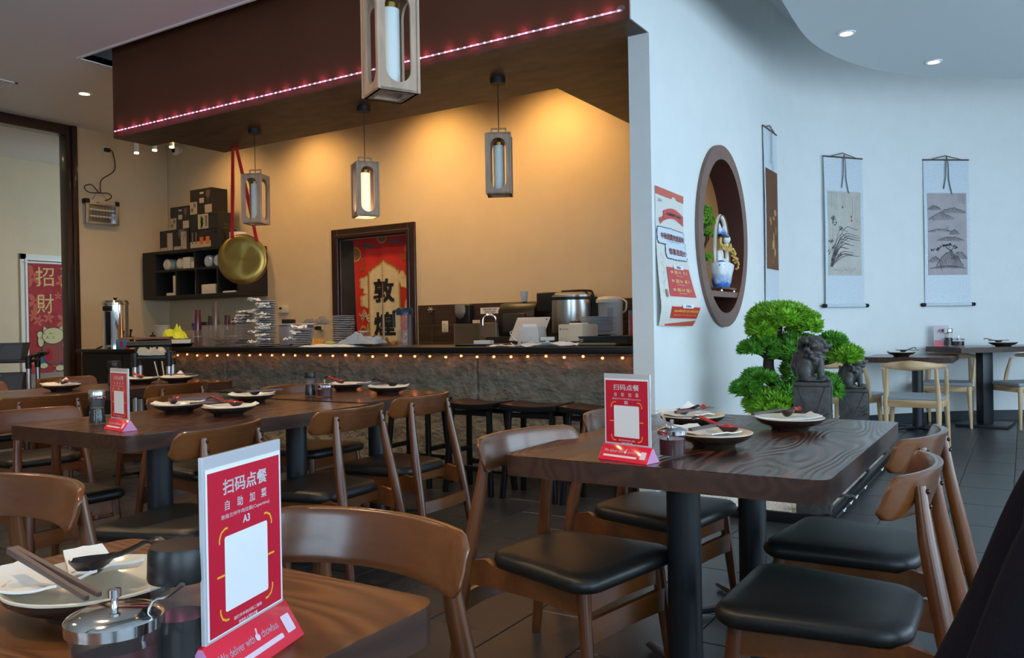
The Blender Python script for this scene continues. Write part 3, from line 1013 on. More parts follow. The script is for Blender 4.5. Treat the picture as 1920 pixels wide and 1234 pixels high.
g = G(); g.box(0.025, 0.075, -0.124, -0.105, 0.05, 0.27); g.build('water_gauge', M('gauge_grey', (0.35, 0.37, 0.42), 0.2), t, bevel=0.006)
g = G(); g.box(-0.075, -0.015, -0.122, -0.112, 0.14, 0.185); g.build('sticker', M('maroon_sticker', (0.12, 0.03, 0.035), 0.5), t, smooth=False)

# plates
PLATE_H = 0.0165


def stack_plate(r=0.107):
    t = thing('dinner_plate', 'plate', 'plate')
    g = G(); g.lathe([(r * 0.55, 0.0), (r * 0.6, 0.001), (r * 0.98, 0.011), (r, 0.0135), (r * 0.97, 0.013), (0.0001, 0.012)], 28)
    g.build('underside', DGLAZE, t)
    g = G(); g.lathe([(r * 1.002, 0.0118), (r * 1.005, 0.0145), (r * 0.96, 0.0155), (r * 0.6, 0.007 + 0.006), (0.0001, 0.013)], 28, cap=False)
    g.build('glazed_rim', PORCW, t)
    return t


def stack(x, y, z, n, label, group, src=None, jit=0.003, tilt=0):
    global sp0, sp_used
    for i in range(n):
        loc = (x + random.uniform(-jit, jit), y + random.uniform(-jit, jit), z + i * PLATE_H)
        if not sp_used:
            sp_used = True
            sp0.location = loc; sp0['label'] = label + ', ' + ordn(i, n); sp0['group'] = group
        else:
            dup(sp0, loc, 0, label + ', ' + ordn(i, n), group)


sp0 = stack_plate(); sp_used = False
stack(-6.28, 5.50, CT, 27, 'white plate in the tallest stack on the bar', 'plates in the tallest stack on the bar')
stack(-5.80, 5.52, CT, 10, 'white plate in the low stack right of the tallest', 'plates in the low stack on the bar')
stack(-5.34, 5.58, CT, 17, 'white plate in the neat stack before the curtain', 'plates in the neat stack before the doorway')
stack(-6.86, 5.74, CT, 21, 'white plate in the stack behind the clear bin', 'plates in the stack behind the clear bin')
cp = []
for i in range(12):
    if i == 0:
        p0 = thing('white_dish', 'white dish in the stack beside the pot, bottom', 'plate', (-2.86, 5.85, 1.115), 0, 'white dishes stacked by the hot water pot')
        g = G(); g.lathe([(0.09, 0), (0.10, 0.002), (0.145, 0.009), (0.146, 0.0115), (0.1, 0.005), (0.0001, 0.004)], 32); g.build('dish_body', M('bluish_white_glaze', (0.70, 0.76, 0.86), 0.2), p0)
    else:
        dup(p0, (-2.86 + random.uniform(-.003, .003), 5.85, 1.115 + i * 0.0123), label='white dish in the stack beside the pot, ' + ordn(i, 12))


def napkin(x, y, z, rz, label, group=None, w=0.13, l=0.13, amp=0.010, seed=0, tilt=0.0, name='paper_napkin'):
    def fn(u, v, q):
        a, b = (u - 0.5) * w, (v - 0.5) * l
        h = amp * (noise.noise((u * 3 + seed, v * 3, seed * 1.7)) + 0.6 * noise.noise((u * 7 + seed, v * 7, 2.0)) + 0.5)
        return (a, b, max(0.0004, h) + a * tilt + (0 if q else 0.0025))
    g = G(); g.slab(fn, 12, 12)
    o = g.build(name, NAPKIN, smooth=True, loc=(x, y, z), rot=(0, 0, R(rz)))
    return tag(o, label, 'napkin', group)


for i in range(13):
    zz = CT + 0.030 + i * 0.034 + random.uniform(-.006, .006)
    s_ = -1 if i % 3 == 0 else 1
    napkin(-6.28 + s_ * 0.055 * random.uniform(0.8, 1.2), 5.42 - random.uniform(0, .02), zz, random.uniform(-40, 40), 'crumpled napkin in the tallest plate stack, ' + ordn(i, 13), 'napkins in the tallest plate stack', 0.10, 0.12, 0.028, i)
for i in range(4):
    napkin(-6.88 + i * 0.03, 5.66, CT + 0.24 + i * 0.032, i * 35, 'napkin crumpled among the plates behind the clear bin, ' + ordn(i, 4), 'napkins in the rear plate stack', 0.11, 0.12, 0.028, 30 + i)
for i in range(3):
    napkin(-5.87 + i * 0.05, 5.44, CT + 0.06 + i * 0.055, i * 50, 'napkin crumpled in the low stack of plates, ' + ordn(i, 3), 'napkins in the low plate stack', 0.10, 0.12, 0.03, 50 + i)

# bins, tubs, cups at the left end
t = on('clear_bin', 'large clear bin holding black spoons at the front of the bar', 'bin', -6.80, 5.50, CT)


def bin_geo(w, d, h, th=0.004, flare=0.02):
    def ring(k, z, e):
        return [(k * (w / 2 + e), d / 2 + e, z), (-k * (w / 2 + e), d / 2 + e, z), (-k * (w / 2 + e), -d / 2 - e, z), (k * (w / 2 + e), -d / 2 - e, z)]
    rings = [ring(1, 0, -flare), ring(1, h, 0), ring(1, h, 0.012), ring(1, h + 0.006, 0.012), ring(1, h + 0.006, -th), ring(1, th, -flare - th)]
    vs = [p for r in rings for p in r]
    fs = [tuple(range(4))] + [(k * 4 + i, k * 4 + (i + 1) % 4, (k + 1) * 4 + (i + 1) % 4, (k + 1) * 4 + i) for k in range(5) for i in range(4)] + [tuple(20 + i for i in range(4))]
    g = G(); g.add(vs, fs)
    return g


BINM = M('hazy_clear_polycarbonate', (0.40, 0.34, 0.31), 0.15, alpha=0.17, spec=0.8)
bin_geo(0.50, 0.32, 0.215).build('bin_body', BINM, t, bevel=0.006)
for i in range(14):
    o = G(); o.ell((0, 0, 0.012), (0.032, 0.022, 0.012), 10, 6); o.tube([(0.025, 0, 0.014), (0.07, 0, 0.02), (0.12, 0, 0.03)], [0.010, 0.008, 0.006], 6, flat=0.5)
    if i == 0:
        sp = o.build('soup_spoon', SPOONB, loc=(-6.95, 5.45, CT + 0.01))
        tag(sp, 'black soup spoon lying in the large clear bin', 'spoon', 'spoons in the clear bin')
    else:
        q = sp.copy(); COL.objects.link(q)
        q.location = (-6.80 + random.uniform(-.15, .13), 5.50 + random.uniform(-.09, .09), CT + 0.012 + random.uniform(0, .05)); q.rotation_euler = (random.uniform(-.3, .3), random.uniform(-.3, .1), random.uniform(0, 6.28))
t = on('clear_bin', 'smaller clear bin behind the yellow cloth at the bar end', 'bin', -7.52, 5.66, CT)
bin_geo(0.62, 0.30, 0.17).build('bin_body', BINM, t, bevel=0.006)
t = on('flat_tray', 'black tray holding white paper under the yellow cloth', 'tray', -7.48, 5.34, CT)
bin_geo(0.36, 0.18, 0.035).build('tray_body', PLBLK, t, bevel=0.004)
for i in range(3):
    o = G(); o.box(-0.15, 0.15, -0.07, 0.07, 0, 0.014)
    tag(o.build('paper_pad', PAPER, smooth=False, loc=(-7.48, 5.34, CT + 0.036 + i * 0.0145), rot=(0, 0, R(i * 3))), 'white paper pad in the black tray at the bar end, ' + ordn(i, 3), 'paper', 'paper pads in the tray')


def cloth(name, label, mat, x, y, z, w, l, amp, seed, rz=0, cat='cloth', z_lift=0.0):
    def fn(u, v, q):
        a, b = (u - 0.5) * w, (v - 0.5) * l
        e = (1 - (2 * u - 1) ** 8) * (1 - (2 * v - 1) ** 8)
        h = amp * (0.30 + 0.45 * noise.noise((u * 3.2 + seed, v * 2.6, seed)) + 0.45 * abs(noise.noise((u * 6 + seed, v * 5, 3.0))) + 0.18 * noise.noise((u * 13, v * 11 + seed, 1.0))) * (0.10 + 0.95 * e)
        return (a + 0.02 * noise.noise((u * 4, v * 4, seed)), b, max(0.001, h) + (0 if q else 0.004))
    g = G(); g.slab(fn, 26, 20)
    return tag(g.build(name, mat, loc=(x, y, z), rot=(0, 0, R(rz))), label, cat)


cloth('cleaning_cloth', 'bright yellow cleaning cloth draped on the bar end', M('neon_yellow_cloth', (0.75, 0.80, 0.05), 0.85), -7.60, 5.42, CT + 0.085, 0.26, 0.14, 0.16, 4.0)
t = on('plastic_bucket', 'translucent white tub at the far end of the bar', 'bucket', -8.74, 6.07, 1.0)
g = G(); g.lathe([(0.065, 0), (0.080, 0.27), (0.084, 0.275), (0.080, 0.28), (0.06, 0.01)], 28); g.build('bucket_body', FROST, t)
t = on('spray_bottle', 'blue and white spray bottle behind the yellow cloth', 'bottle', -7.88, 5.90, CT)
g = G(); g.lathe([(0.045, 0), (0.045, 0.15), (0.018, 0.19), (0.018, 0.21)], 16, sy=0.7); g.build('bottle_body', PLWHT, t)
g = G(); g.box(-0.06, 0.03, -0.018, 0.018, 0.21, 0.255); g.box(-0.05, -0.035, -0.012, 0.012, 0.16, 0.215); g.build('spray_head', M('blue_plastic', (0.03, 0.08, 0.35), 0.4), t, bevel=0.004)
t = on('storage_jar', 'clear jar with black lid beside the spray bottle', 'jar', -7.72, 5.93, CT)
g = G(); g.lathe([(0.065, 0), (0.068, 0.2), (0.055, 0.215)], 20); g.build('jar_body', BINM, t)
g = G(); g.lathe([(0.072, 0.21), (0.072, 0.26), (0.06, 0.265)], 20); g.build('lid', PLBLK, t)
cups = [(-7.72, 5.80, 0.395, 0.046, (0.12, 0.012, 0.04), 'tall maroon tumbler stack, leftmost of the tumblers on the bar'),
        (-7.60, 5.88, 0.33, 0.045, (0.045, 0.028, 0.030), 'dark tumbler between the maroon and the tallest tumblers'),
        (-7.42, 5.80, 0.475, 0.044, (0.14, 0.085, 0.05), 'tallest amber tumbler stack on the bar'),
        (-7.30, 5.86, 0.33, 0.042, (0.085, 0.022, 0.028), 'plum tumbler just right of the tallest amber one'),
        (-7.17, 5.86, 0.29, 0.050, (0.080, 0.022, 0.012), 'short brown tumbler, rightmost of the tumblers')]
for x, y, h, r, c, lb in cups:
    t = on('plastic_tumbler', lb, 'tumbler', x, y, CT, 0, 'tumblers on the bar')
    g = G(); g.lathe([(r, 0), (r * 1.02, 0.01), (r * 0.74, h - 0.01), (r * 0.70, h), (0.0001, h - 0.004)], 24)
    g.build('tumbler_body', M('tumbler_%d' % int(h * 1000 + x * -10), c, 0.12, coat=0.6), t)
    g = G(); k_ = 0.3
    g.lathe([(r * 0.955, 0.10), (r * 0.962, 0.11)], 24, cap=False); g.build('rim_line', ALU, t)
t = on('lilac_tub', 'pale lilac tub standing between the plate stacks', 'tub', -6.27, 5.86, CT)
g = G(); g.box(-0.13, 0.17, -0.1, 0.1, 0, 0.205); g.build('tub_body', LILAC, t, bevel=0.012)
g = G(); g.box(-0.15, 0.40, -0.12, 0.12, 0.205, 0.222); g.build('tray_lid', PLWHT, t, bevel=0.004)
t = on('card_reader', 'black card reader lying on the tub behind the plates', 'card reader', -6.36, 5.86, CT + 0.223, 15)
g = G(); g.box(-0.06, 0.06, -0.04, 0.04, 0, 0.045); g.build('reader_body', PLBLK, t, bevel=0.012)
cloth('grey_rag', 'crumpled grey rag lying on the tray behind the low plate stack', M('grey_rag_cloth', (0.20, 0.18, 0.17), 0.9), -5.93, 5.84, CT + 0.223, 0.24, 0.18, 0.07, 9.0)
cloth('orange_sponge_cloth', 'small orange cloth beside the low plate stack', M('orange_cloth', (0.70, 0.33, 0.05), 0.85), -5.63, 5.55, CT, 0.10, 0.10, 0.11, 14.0)
g = G(); g.box(-0.13, 0.13, -0.06, 0.06, 0, 0.04)
tag(g.build('lime_sponge', M('lime_sponge', (0.60, 0.78, 0.15), 0.8), bevel=0.008, loc=(-5.52, 5.72, CT)), 'lime green sponge left of the neat plate stack', 'sponge')
cloth('white_cloth', 'flat white cloth spread at the front edge of the bar', M('white_cloth', (0.62, 0.66, 0.70), 0.8), -5.25, 5.33, CT, 0.62, 0.20, 0.03, 21.0)
cloth('brown_rag', 'brown crumpled rag in the pile before the curtain', M('brown_rag_cloth', (0.13, 0.075, 0.05), 0.9), -5.02, 5.56, CT, 0.34, 0.26, 0.17, 33.0)
cloth('grey_apron', 'grey-blue crumpled apron on the pile before the curtain', M('grey_blue_cloth', (0.30, 0.36, 0.42), 0.85), -4.98, 5.44, CT + 0.02, 0.40, 0.22, 0.12, 41.0)
g = G(); g.lathe([(0.04, 0), (0.055, 0.012), (0.056, 0.014), (0.04, 0.004), (0.0001, 0.003)], 18)
tag(g.build('small_saucer', PORCW, loc=(-5.12, 5.62, CT + 0.125)), 'small white saucer resting on the rags', 'saucer')
t = on('water_pitcher', 'clear water pitcher with dark blue lid and handle', 'pitcher', -4.50, 5.45, CT)
g = G(); g.lathe([(0.0001, 0), (0.062, 0), (0.066, 0.006), (0.068, 0.285)], 28, cap=False); g.build('pitcher_body', PLCLR, t)
g = G(); g.lathe([(0.060, 0.012), (0.0605, 0.14)], 28); g.build('water', GLASS, t)
DBLUE = M('dark_blue_plastic', (0.012, 0.028, 0.060), 0.3)
g = G(); g.lathe([(0.071, 0.27), (0.071, 0.315), (0.062, 0.33), (0.0001, 0.332)], 28); g.build('lid', DBLUE, t)
g = G(); g.tube(smoothpath([(-0.06, 0, 0.30), (-0.112, 0, 0.305), (-0.12, 0, 0.28), (-0.118, 0, 0.165)], 4), 0.013, 8); g.build('handle', DBLUE, t)

# till end of the bar
t = on('tablet_stand', 'back of a white tablet register tilted on its stand', 'tablet', -3.50, 5.86, CT, -8)
mt = Matrix.Translation((0, 0, 0.13)) @ Matrix.Rotation(R(-32), 4, 'X')
g = G(); g.box(-0.175, 0.175, -0.006, 0.006, -0.115, 0.115, mt); g.build('tablet', PLWHT, t, bevel=0.005)
g = G(); g.box(-0.168, 0.168, 0.0061, 0.0075, -0.108, 0.108, mt); g.build('screen', BLACK, t, smooth=False)
g = G(); g.lathe([(0.007, 0), (0.007, 0.002)], 10, mt @ Matrix.Translation((0.15, -0.006, 0.09)) @ Matrix.Rotation(R(90), 4, 'X')); g.build('camera_lens', BLACK, t)
g = G(); g.box(-0.03, 0.03, -0.04, 0.04, 0, 0.08); g.build('stand', PLBLK, t, bevel=0.01)
t = on('receipt_printer', 'white receipt printer on the bar before the tablet', 'printer', -3.29, 5.55, CT, 4)
g = G(); g.prism([(-0.10, 0), (-0.085, 0.15), (0.085, 0.15), (0.10, 0)], -0.075, 0.075, Matrix.Rotation(R(90), 4, 'X')); g.build('printer_body', PLWHT, t, bevel=0.012)
g = G(); g.box(-0.062, 0.062, -0.045, -0.035, 0.115, 0.175); g.build('paper', PAPER, t, smooth=False)
g = G(); fn = lambda u, v, o: (u, -0.0795, v); ptext(g, fn, 'chowbus', -0.01, 0.03, 0.010); g.build('lettering', M('grey_ink', (0.15, 0.15, 0.15), 0.5), t, smooth=False, kind='stuff')
g = G(); ppoly(g, lambda u, v, o: (u, -0.0795, v), circ(-0.055, 0.03, 0.007, 8)); g.build('red_mark', REDP, t, smooth=False)
t = on('receipt_printer', 'beige box-shaped printer right of the tablet', 'printer', -2.93, 5.62, CT, -8)
g = G(); g.box(-0.115, 0.115, -0.09, 0.12, 0, 0.165); g.build('printer_body', BEIGE, t, bevel=0.010)
g = G(); g.box(-0.09, 0.09, -0.0925, -0.08, 0.005, 0.035); g.build('paper_slot', BLACKM, t, smooth=False)
g = G(); g.box(-0.05, 0.06, -0.03, 0.07, 0.165, 0.175); g.build('paper', PAPER, t, smooth=False, rot=None)
g = G(); ptext(g, lambda u, v, o: (u, -0.0915, v), 'chowbus', -0.045, 0.128, 0.011); g.build('lettering', M('grey_ink', (0.15, 0.15, 0.15), 0.5), t, smooth=False, kind='stuff')
g = G(); ppoly(g, lambda u, v, o: (u, -0.0915, v), circ(-0.092, 0.128, 0.007, 8)); g.build('red_mark', REDP, t, smooth=False)
napkin(-3.02, 5.36, CT, 10, 'loose receipts spread at the bar edge by the printers', None, 0.42, 0.14, 0.03, 77, name='loose_papers')['category'] = 'paper'
napkin(-3.42, 5.33, CT, -5, 'sheet of paper under the cables at the bar edge', None, 0.24, 0.12, 0.012, 78, name='paper_sheet')['category'] = 'paper'
g = G(); g.tube(smoothpath([(-3.33, 5.38, CT + .04), (-3.36, 5.33, CT + .11), (-3.25, 5.32, CT + .12), (-3.17, 5.36, CT + .07), (-3.22, 5.33, CT + .02), (-3.3, 5.30, CT + .012), (-3.36, 5.34, CT + .03)], 5), 0.004, 6)
tag(g.build('charging_cable', PLWHT), 'thin white cable looped in front of the printers', 'cable')
t = on('barcode_scanner', 'small white handheld scanner between the two printers', 'scanner', -3.13, 5.50, CT, 20)
g = G(); g.box(-0.05, 0.06, -0.02, 0.02, 0.04, 0.07); g.box(-0.01, 0.02, -0.016, 0.016, 0, 0.045); g.build('scanner_body', PLWHT, t, bevel=0.008)
t = on('notepad_box', 'small white box on the bar left of the printer', 'box', -3.72, 5.50, CT + 0.012)
g = G(); g.box(-0.08, 0.08, -0.03, 0.03, 0, 0.035); g.build('box_body', PLWHT, t, bevel=0.003)
for i in range(3):
    g = G(); g.box(-0.22, 0.22, -0.14, 0.14, 0, 0.0055)
    tag(g.build('menu_folder', BLACKM, smooth=False, loc=(-3.70, 5.52, CT + 0.006 * i), rot=(0, 0, R(-3 + 4 * i))), 'black menu folder left of the printers, ' + ordn(i, 3), 'menu', 'menus left of the printers')
for i in range(10):
    g = G(); g.box(-0.20, 0.20, -0.15, 0.15, 0, 0.0065)
    m_ = M('tan_folder', (0.35, 0.27, 0.15), 0.6) if i in (1, 2) else BLACKM
    lb = ('tan folder' if i in (1, 2) else 'black menu') + ' in the stack at the right bar end, ' + ordn(i, 10)
    tag(g.build('menu_folder', m_, smooth=False, loc=(-2.66 - (0.1 if i < 3 else 0), 5.66 + random.uniform(-.01, .01), CT + 0.0072 * i), rot=(0, 0, R(random.uniform(-3, 3)))), lb, 'menu', 'menus stacked at the right end')
g = G(); g.box(-0.15, 0.15, -0.15, 0.15, 0, 0.0725)
tag(g.build('plate_riser', M('brown_box', (0.10, 0.055, 0.035), 0.6), smooth=False, loc=(-2.98, 5.86, CT)), 'brown riser box under the white dishes', 'box')
t = on('menu_stand', 'upright red printed stand behind the menus by the pillar', 'sign', -2.55, 5.90, CT + 0.0)
g = G(); g.box(-0.07, 0.07, -0.003, 0.003, 0.0, 0.265); g.build('holder', ACRYL, t, bevel=0)
g = G(); g.box(-0.055, 0.06, -0.0045, -0.0035, 0.03, 0.225); g.build('insert', SIGNRED, t, smooth=False)
g = G(); ptext(g, lambda u, v, o: (u, -0.006, v), 'SCAN', 0, 0.19, 0.02, wmax=0.08); ptext(g, lambda u, v, o: (u, -0.006, v), 'ORDER', 0, 0.16, 0.012, wmax=0.06); g.build('lettering', M('gold_ink', (0.55, 0.3, 0.12), 0.5), t, smooth=False, kind='stuff')

# stools
def make_stool(label, x, y, rz=0):
    t = thing('bar_stool', label, 'stool', (x, y, 0), rz, 'stools at the bar')
    def fn(u, v, w):
        a, b = (u - .5) * 0.44, (v - .5) * 0.30
        return (a, b, 0.655 - 0.016 * (1 - (2 * u - 1) ** 2) - (0.035 if w else 0) + (0.004 if not w else 0))
    g = G(); g.slab(fn, 12, 3); g.build('seat', BLACK, t, bevel=0.004, seg=2)
    for sx in (-1, 1):
        for sy in (-1, 1):
            g = G()
            a, b = Vector((sx * 0.165, sy * 0.10, 0.625)), Vector((sx * 0.205, sy * 0.15, 0))
            q = 0.017
            vs = [(p.x + i * q, p.y + j * q, p.z) for p in (a, b) for i, j in ((-1, -1), (1, -1), (1, 1), (-1, 1))]
            g.add(vs, [(0, 1, 2, 3), (4, 7, 6, 5)] + [(i, (i + 1) % 4, 4 + (i + 1) % 4, 4 + i) for i in range(4)])
            g.build('leg', BLACK, t, bevel=0.003, seg=1)
    for (x0, x1, y0, y1, z) in ((-0.17, 0.17, -0.112, -0.09, 0.56), (-0.17, 0.17, 0.09, 0.112, 0.56), (-0.18, 0.18, -0.142, -0.12, 0.17), (-0.18, 0.18, 0.12, 0.142, 0.17), (-0.20, -0.175, -0.12, 0.12, 0.27), (0.175, 0.20, -0.12, 0.12, 0.27)):
        g = G(); g.box(x0, x1, y0, y1, z, z + 0.035); g.build('rail', BLACK, t, bevel=0.003, seg=1)
    return t


st = make_stool('black saddle stool at the bar, nearest the white pillar', -2.42, 4.93)
dup(st, (-2.90, 4.94, 0), 2, 'black saddle stool at the bar, second from the pillar')
dup(st, (-3.39, 4.93, 0), -2, 'black saddle stool at the bar, right behind the rightmost chair of the long table')
dup(st, (-3.98, 4.96, 0), 2, 'black saddle stool at the bar, mostly hidden behind the walnut chair backs')

# ================================================================ HANGING THINGS
def face_panel(w, h, hw_, hh_, n=10):
    """Ring of quads: a w x h panel with a stadium-shaped opening, thickness along y."""
    r = hw_ / 2
    inner = [(r * cos(R(180 * i / n)), hh_ / 2 - r + r * sin(R(180 * i / n))) for i in range(n + 1)]
    inner += [(-r * cos(R(180 * i / n)), -hh_ / 2 + r - r * sin(R(180 * i / n))) for i in range(n + 1)]
    outer_ = []
    for x, y in inner:
        if abs(y) > hh_ / 2 - r - 1e-6:
            dx, dy = x, (y - math.copysign(hh_ / 2 - r, y))
            k = min((w / 2) / abs(dx) if abs(dx) > 1e-6 else 1e9, (h / 2 - (hh_ / 2 - r)) / abs(dy) if abs(dy) > 1e-6 else 1e9)
            outer_.append((dx * k, math.copysign(hh_ / 2 - r, y) + dy * k))
        else:
            outer_.append((math.copysign(w / 2, x), y))
    for cxs, cys in ((1, 1), (-1, 1), (-1, -1), (1, -1)):
        k = min(range(len(outer_)), key=lambda q: (outer_[q][0] - cxs * w / 2) ** 2 + (outer_[q][1] - cys * h / 2) ** 2)
        outer_[k] = (cxs * w / 2, cys * h / 2)
    return inner, outer_


def make_lantern(label, x, y, ztop, rz, zc, lit=False):
    """ztop: ceiling height; zc: bottom of the wooden cage."""
    S_, H_ = 0.192, 0.485
    t = thing('pendant_lantern', label, 'lamp', (x, y, zc), rz, 'wooden cage pendant lanterns')
    inner, outer_ = face_panel(S_ - 0.004, H_, S_ * 0.64, H_ * 0.83)
    n = len(inner)
    for k in range(4):
        g = G()
        mt = Matrix.Rotation(R(90 * k), 4, 'Z') @ Matrix.Translation((0, -S_ / 2, H_ / 2))
        vs = []
        for yy in (0, 0.012):
            vs += [(a, yy, b) for a, b in outer_] + [(a, yy, b) for a, b in inner]
        fs = []
        for i in range(n):
            j = (i + 1) % n
            fs += [(i, j, n + j, n + i), (2 * n + i, 3 * n + i, 3 * n + j, 2 * n + j), (i, 2 * n + i, 2 * n + j, j), (n + i, n + j, 3 * n + j, 3 * n + i)]
        g.add(vs, fs, mt)
        g.build('cage_panel', LAMPWOOD, t, angle=30)
    for sx, sy in ((-1, -1), (1, -1), (1, 1), (-1, 1)):
        g = G(); g.box(sx * S_ / 2 - 0.007, sx * S_ / 2 + 0.007, sy * S_ / 2 - 0.007, sy * S_ / 2 + 0.007, 0, H_); g.build('corner_post', LAMPWOOD, t, bevel=0.002, seg=1)
    g = G()
    s2 = S_ / 2
    g.box(-s2, s2, -s2, s2, H_ - 0.012, H_); g.build('top_plate', LAMPWOOD, t, bevel=0.002, seg=1)
    g = G()
    w_ = 0.035
    g.box(-s2, s2, -s2, -s2 + w_, 0, 0.012); g.box(-s2, s2, s2 - w_, s2, 0, 0.012); g.box(-s2, -s2 + w_, -s2 + w_, s2 - w_, 0, 0.012); g.box(s2 - w_, s2, -s2 + w_, s2 - w_, 0, 0.012)
    g.build('bottom_frame', LAMPWOOD, t, bevel=0)
    g = G()
    for a, b, c, d in ((-0.062, -0.052, H_, H_ + 0.055), (0.052, 0.062, H_, H_ + 0.055), (-0.062, 0.062, H_ + 0.045, H_ + 0.055)):
        g.box(a, b, -0.006, 0.006, c, d)
    g.build('top_loop', LAMPWOOD, t, bevel=0)
    g = G(); g.lathe([(0.044, 0.035), (0.0445, 0.40), (0.040, 0.405), (0.0001, 0.405)], 28); g.build('glass_shade', OPALON if lit else OPAL, t)
    g = G(); g.lathe([(0.047, 0.395), (0.047, 0.418), (0.015, 0.425), (0.012, 0.47)], 20); g.build('brass_cap', BRASS, t)
    g = G(); g.tube([(0, 0, 0.42), (0, 0, ztop - zc - 0.04)], 0.0035, 6); g.build('cord', BLACKM, t)
    g = G(); g.lathe([(0.06, ztop - zc - 0.045), (0.06, ztop - zc)], 24); g.build('canopy', BLACKM, t)
    if lit:
        l = bpy.data.lights.new('lantern_bulb', 'POINT'); l.energy = 4; l.color = (1, .7, .4); l.shadow_soft_size = 0.04
        o = bpy.data.objects.new('lantern_bulb', l); o.location = (x, y, zc - 0.06); COL.objects.link(o)
    return t


def face_to(x, y, da):
    """rotation so that local -Y points at the camera, turned by da degrees."""
    return math.degrees(math.atan2(-y, -x)) + 90 + da


make_lantern('unlit wooden cage lantern nearest the camera, cut off by the top edge', -2.448, 2.896, ZC, face_to(-2.448, 2.896, 22.5), 2.262)
make_lantern('unlit wooden cage lantern hanging under the right part of the beam', -3.542, 5.501, 3.18, face_to(-3.542, 5.501, -4), 2.243)
make_lantern('lit wooden cage lantern with warm glow, before the curtained doorway', -4.972, 5.506, 3.18, face_to(-4.972, 5.506, 14.5), 2.190, True)
make_lantern('unlit wooden cage lantern beside the red ribbon and gong', -6.408, 5.507, 3.18, face_to(-6.408, 5.507, -26.6), 2.246)

# gong on red ribbons
gm = bpy.data.materials.new('spun_brass_disc'); gm.use_nodes = True
nt = gm.node_tree; b = nt.nodes['Principled BSDF']
b.inputs['Base Color'].default_value = (0.48, 0.31, 0.08, 1); b.inputs['Metallic'].default_value = 1; b.inputs['Roughness'].default_value = 0.22
b.inputs['Anisotropic'].default_value = 0.85
tn = nt.nodes.new('ShaderNodeTangent'); tn.direction_type = 'RADIAL'; tn.axis = 'Z'; nt.links.new(tn.outputs[0], b.inputs['Tangent'])
t = thing('brass_gong', 'round spun brass gong hanging on red ribbons before the black shelf', 'gong', (-7.18, 5.97, 1.975), math.degrees(math.atan2(-.87, .5)) + 90)
GR = 0.268
m_ = Matrix.Rotation(R(90), 4, 'X')
g = G(); g.lathe([(GR, -0.05), (GR + 0.004, 0.0), (GR, 0.012), (GR - 0.008, 0.016), (0.16, 0.0135), (0.09, 0.0125), (0.0001, 0.0115)], 96); o = g.build('disc', gm, t, rot=(R(90), 0, 0))
for s_, a0 in ((-1, 112), (1, 50)):
    p = (GR * cos(R(a0)), GR * sin(R(a0)))
    top_ = (-0.06 + s_ * 0.02, 3.18 - 1.975)
    g = G()
    for k in range(2):
        off = 0.012 * k
        vs = []
        for (xx, zz), ww in (((top_[0] + off, top_[1]), 0.012), (((p[0] + top_[0]) / 2 + off, (p[1] + top_[1]) / 2), 0.017), ((p[0], p[1] - 0.02), 0.018)):
            vs += [(xx - ww, -0.012 - off, zz), (xx + ww, -0.012 - off, zz), (xx + ww, -0.008 - off, zz), (xx - ww, -0.008 - off, zz)]
        g.add(vs, [(0, 1, 2, 3), (8, 11, 10, 9)] + [(4 * q + i, 4 * q + (i + 1) % 4, 4 * q + 4 + (i + 1) % 4, 4 * q + 4 + i) for q in (0, 1) for i in range(4)])
    g.build('ribbon', REDRIB, t)

# black cube shelf and what is on it
SX0, SX1, SY0, SZ0, SZ1 = -10.80, -8.73, 7.20, 1.665, 2.345
t = thing('cube_shelf', 'black open cube shelf on the back wall corner behind the gong', 'shelf', (0, 0, 0))
g = G(); g.box(SX0, SX1, SY0, YB, SZ0, SZ0 + 0.045); g.build('bottom_board', BLACKM, t, bevel=0.003, seg=1)
g = G(); g.box(SX0, SX1, SY0, YB, SZ1 - 0.045, SZ1); g.build('top_board', BLACKM, t, bevel=0.003, seg=1)
g = G(); g.box(SX0 + 0.3, SX1 - 0.03, SY0 + 0.005, YB, 2.045, 2.075); g.build('middle_board', BLACKM, t, smooth=False)
g = G(); g.box(SX0, SX0 + 0.3, SY0, YB, SZ0 + 0.045, SZ1 - 0.045); g.build('side_cabinet', BLACKM, t, smooth=False)
g = G(); g.box(SX1 - 0.04, SX1, SY0, YB, SZ0 + 0.045, SZ1 - 0.045); g.build('side_panel', BLACKM, t, smooth=False)
g = G(); g.box(SX0 + 0.3, SX1 - 0.04, YB - 0.03, YB - 0.004, SZ0 + 0.045, SZ1 - 0.045); g.build('back_panel', BLACKM, t, smooth=False)
for x, z0, z1 in ((-10.06, SZ0 + .045, 2.045), (-9.63, SZ0 + .045, 2.045), (-9.18, SZ0 + .045, 2.045), (-9.65, 2.075, SZ1 - .045)):
    g = G(); g.box(x, x + 0.025, SY0 + 0.005, YB, z0, z1); g.build('divider', BLACKM, t, smooth=False)
for i, (x, lb, m_) in enumerate(((-10.38, 'row of upturned white bowls, far left on the upper shelf', PORC), (-10.08, 'row of upturned white bowls, second on the upper shelf', PORC), (-9.47, 'clear plastic cup sleeve right of the shelf divider', M('bluish_cups', (0.5, 0.55, 0.6), 0.3)), (-9.27, 'clear plastic cup sleeve nearest the gong', M('bluish_cups', (0.5, 0.55, 0.6), 0.3)))):
    c = on('cup_sleeve', lb, 'cups', x, 7.28, 2.160)
    for k in range(5):
        g = G(); g.lathe([(0.058, 0), (0.082, 0.018), (0.084, 0.05), (0.080, 0.05), (0.0001, 0.02)], 18, Matrix.Translation((0, k * 0.05, 0)) @ Matrix.Rotation(R(-90), 4, 'X')); g.build('cup', m_, c)
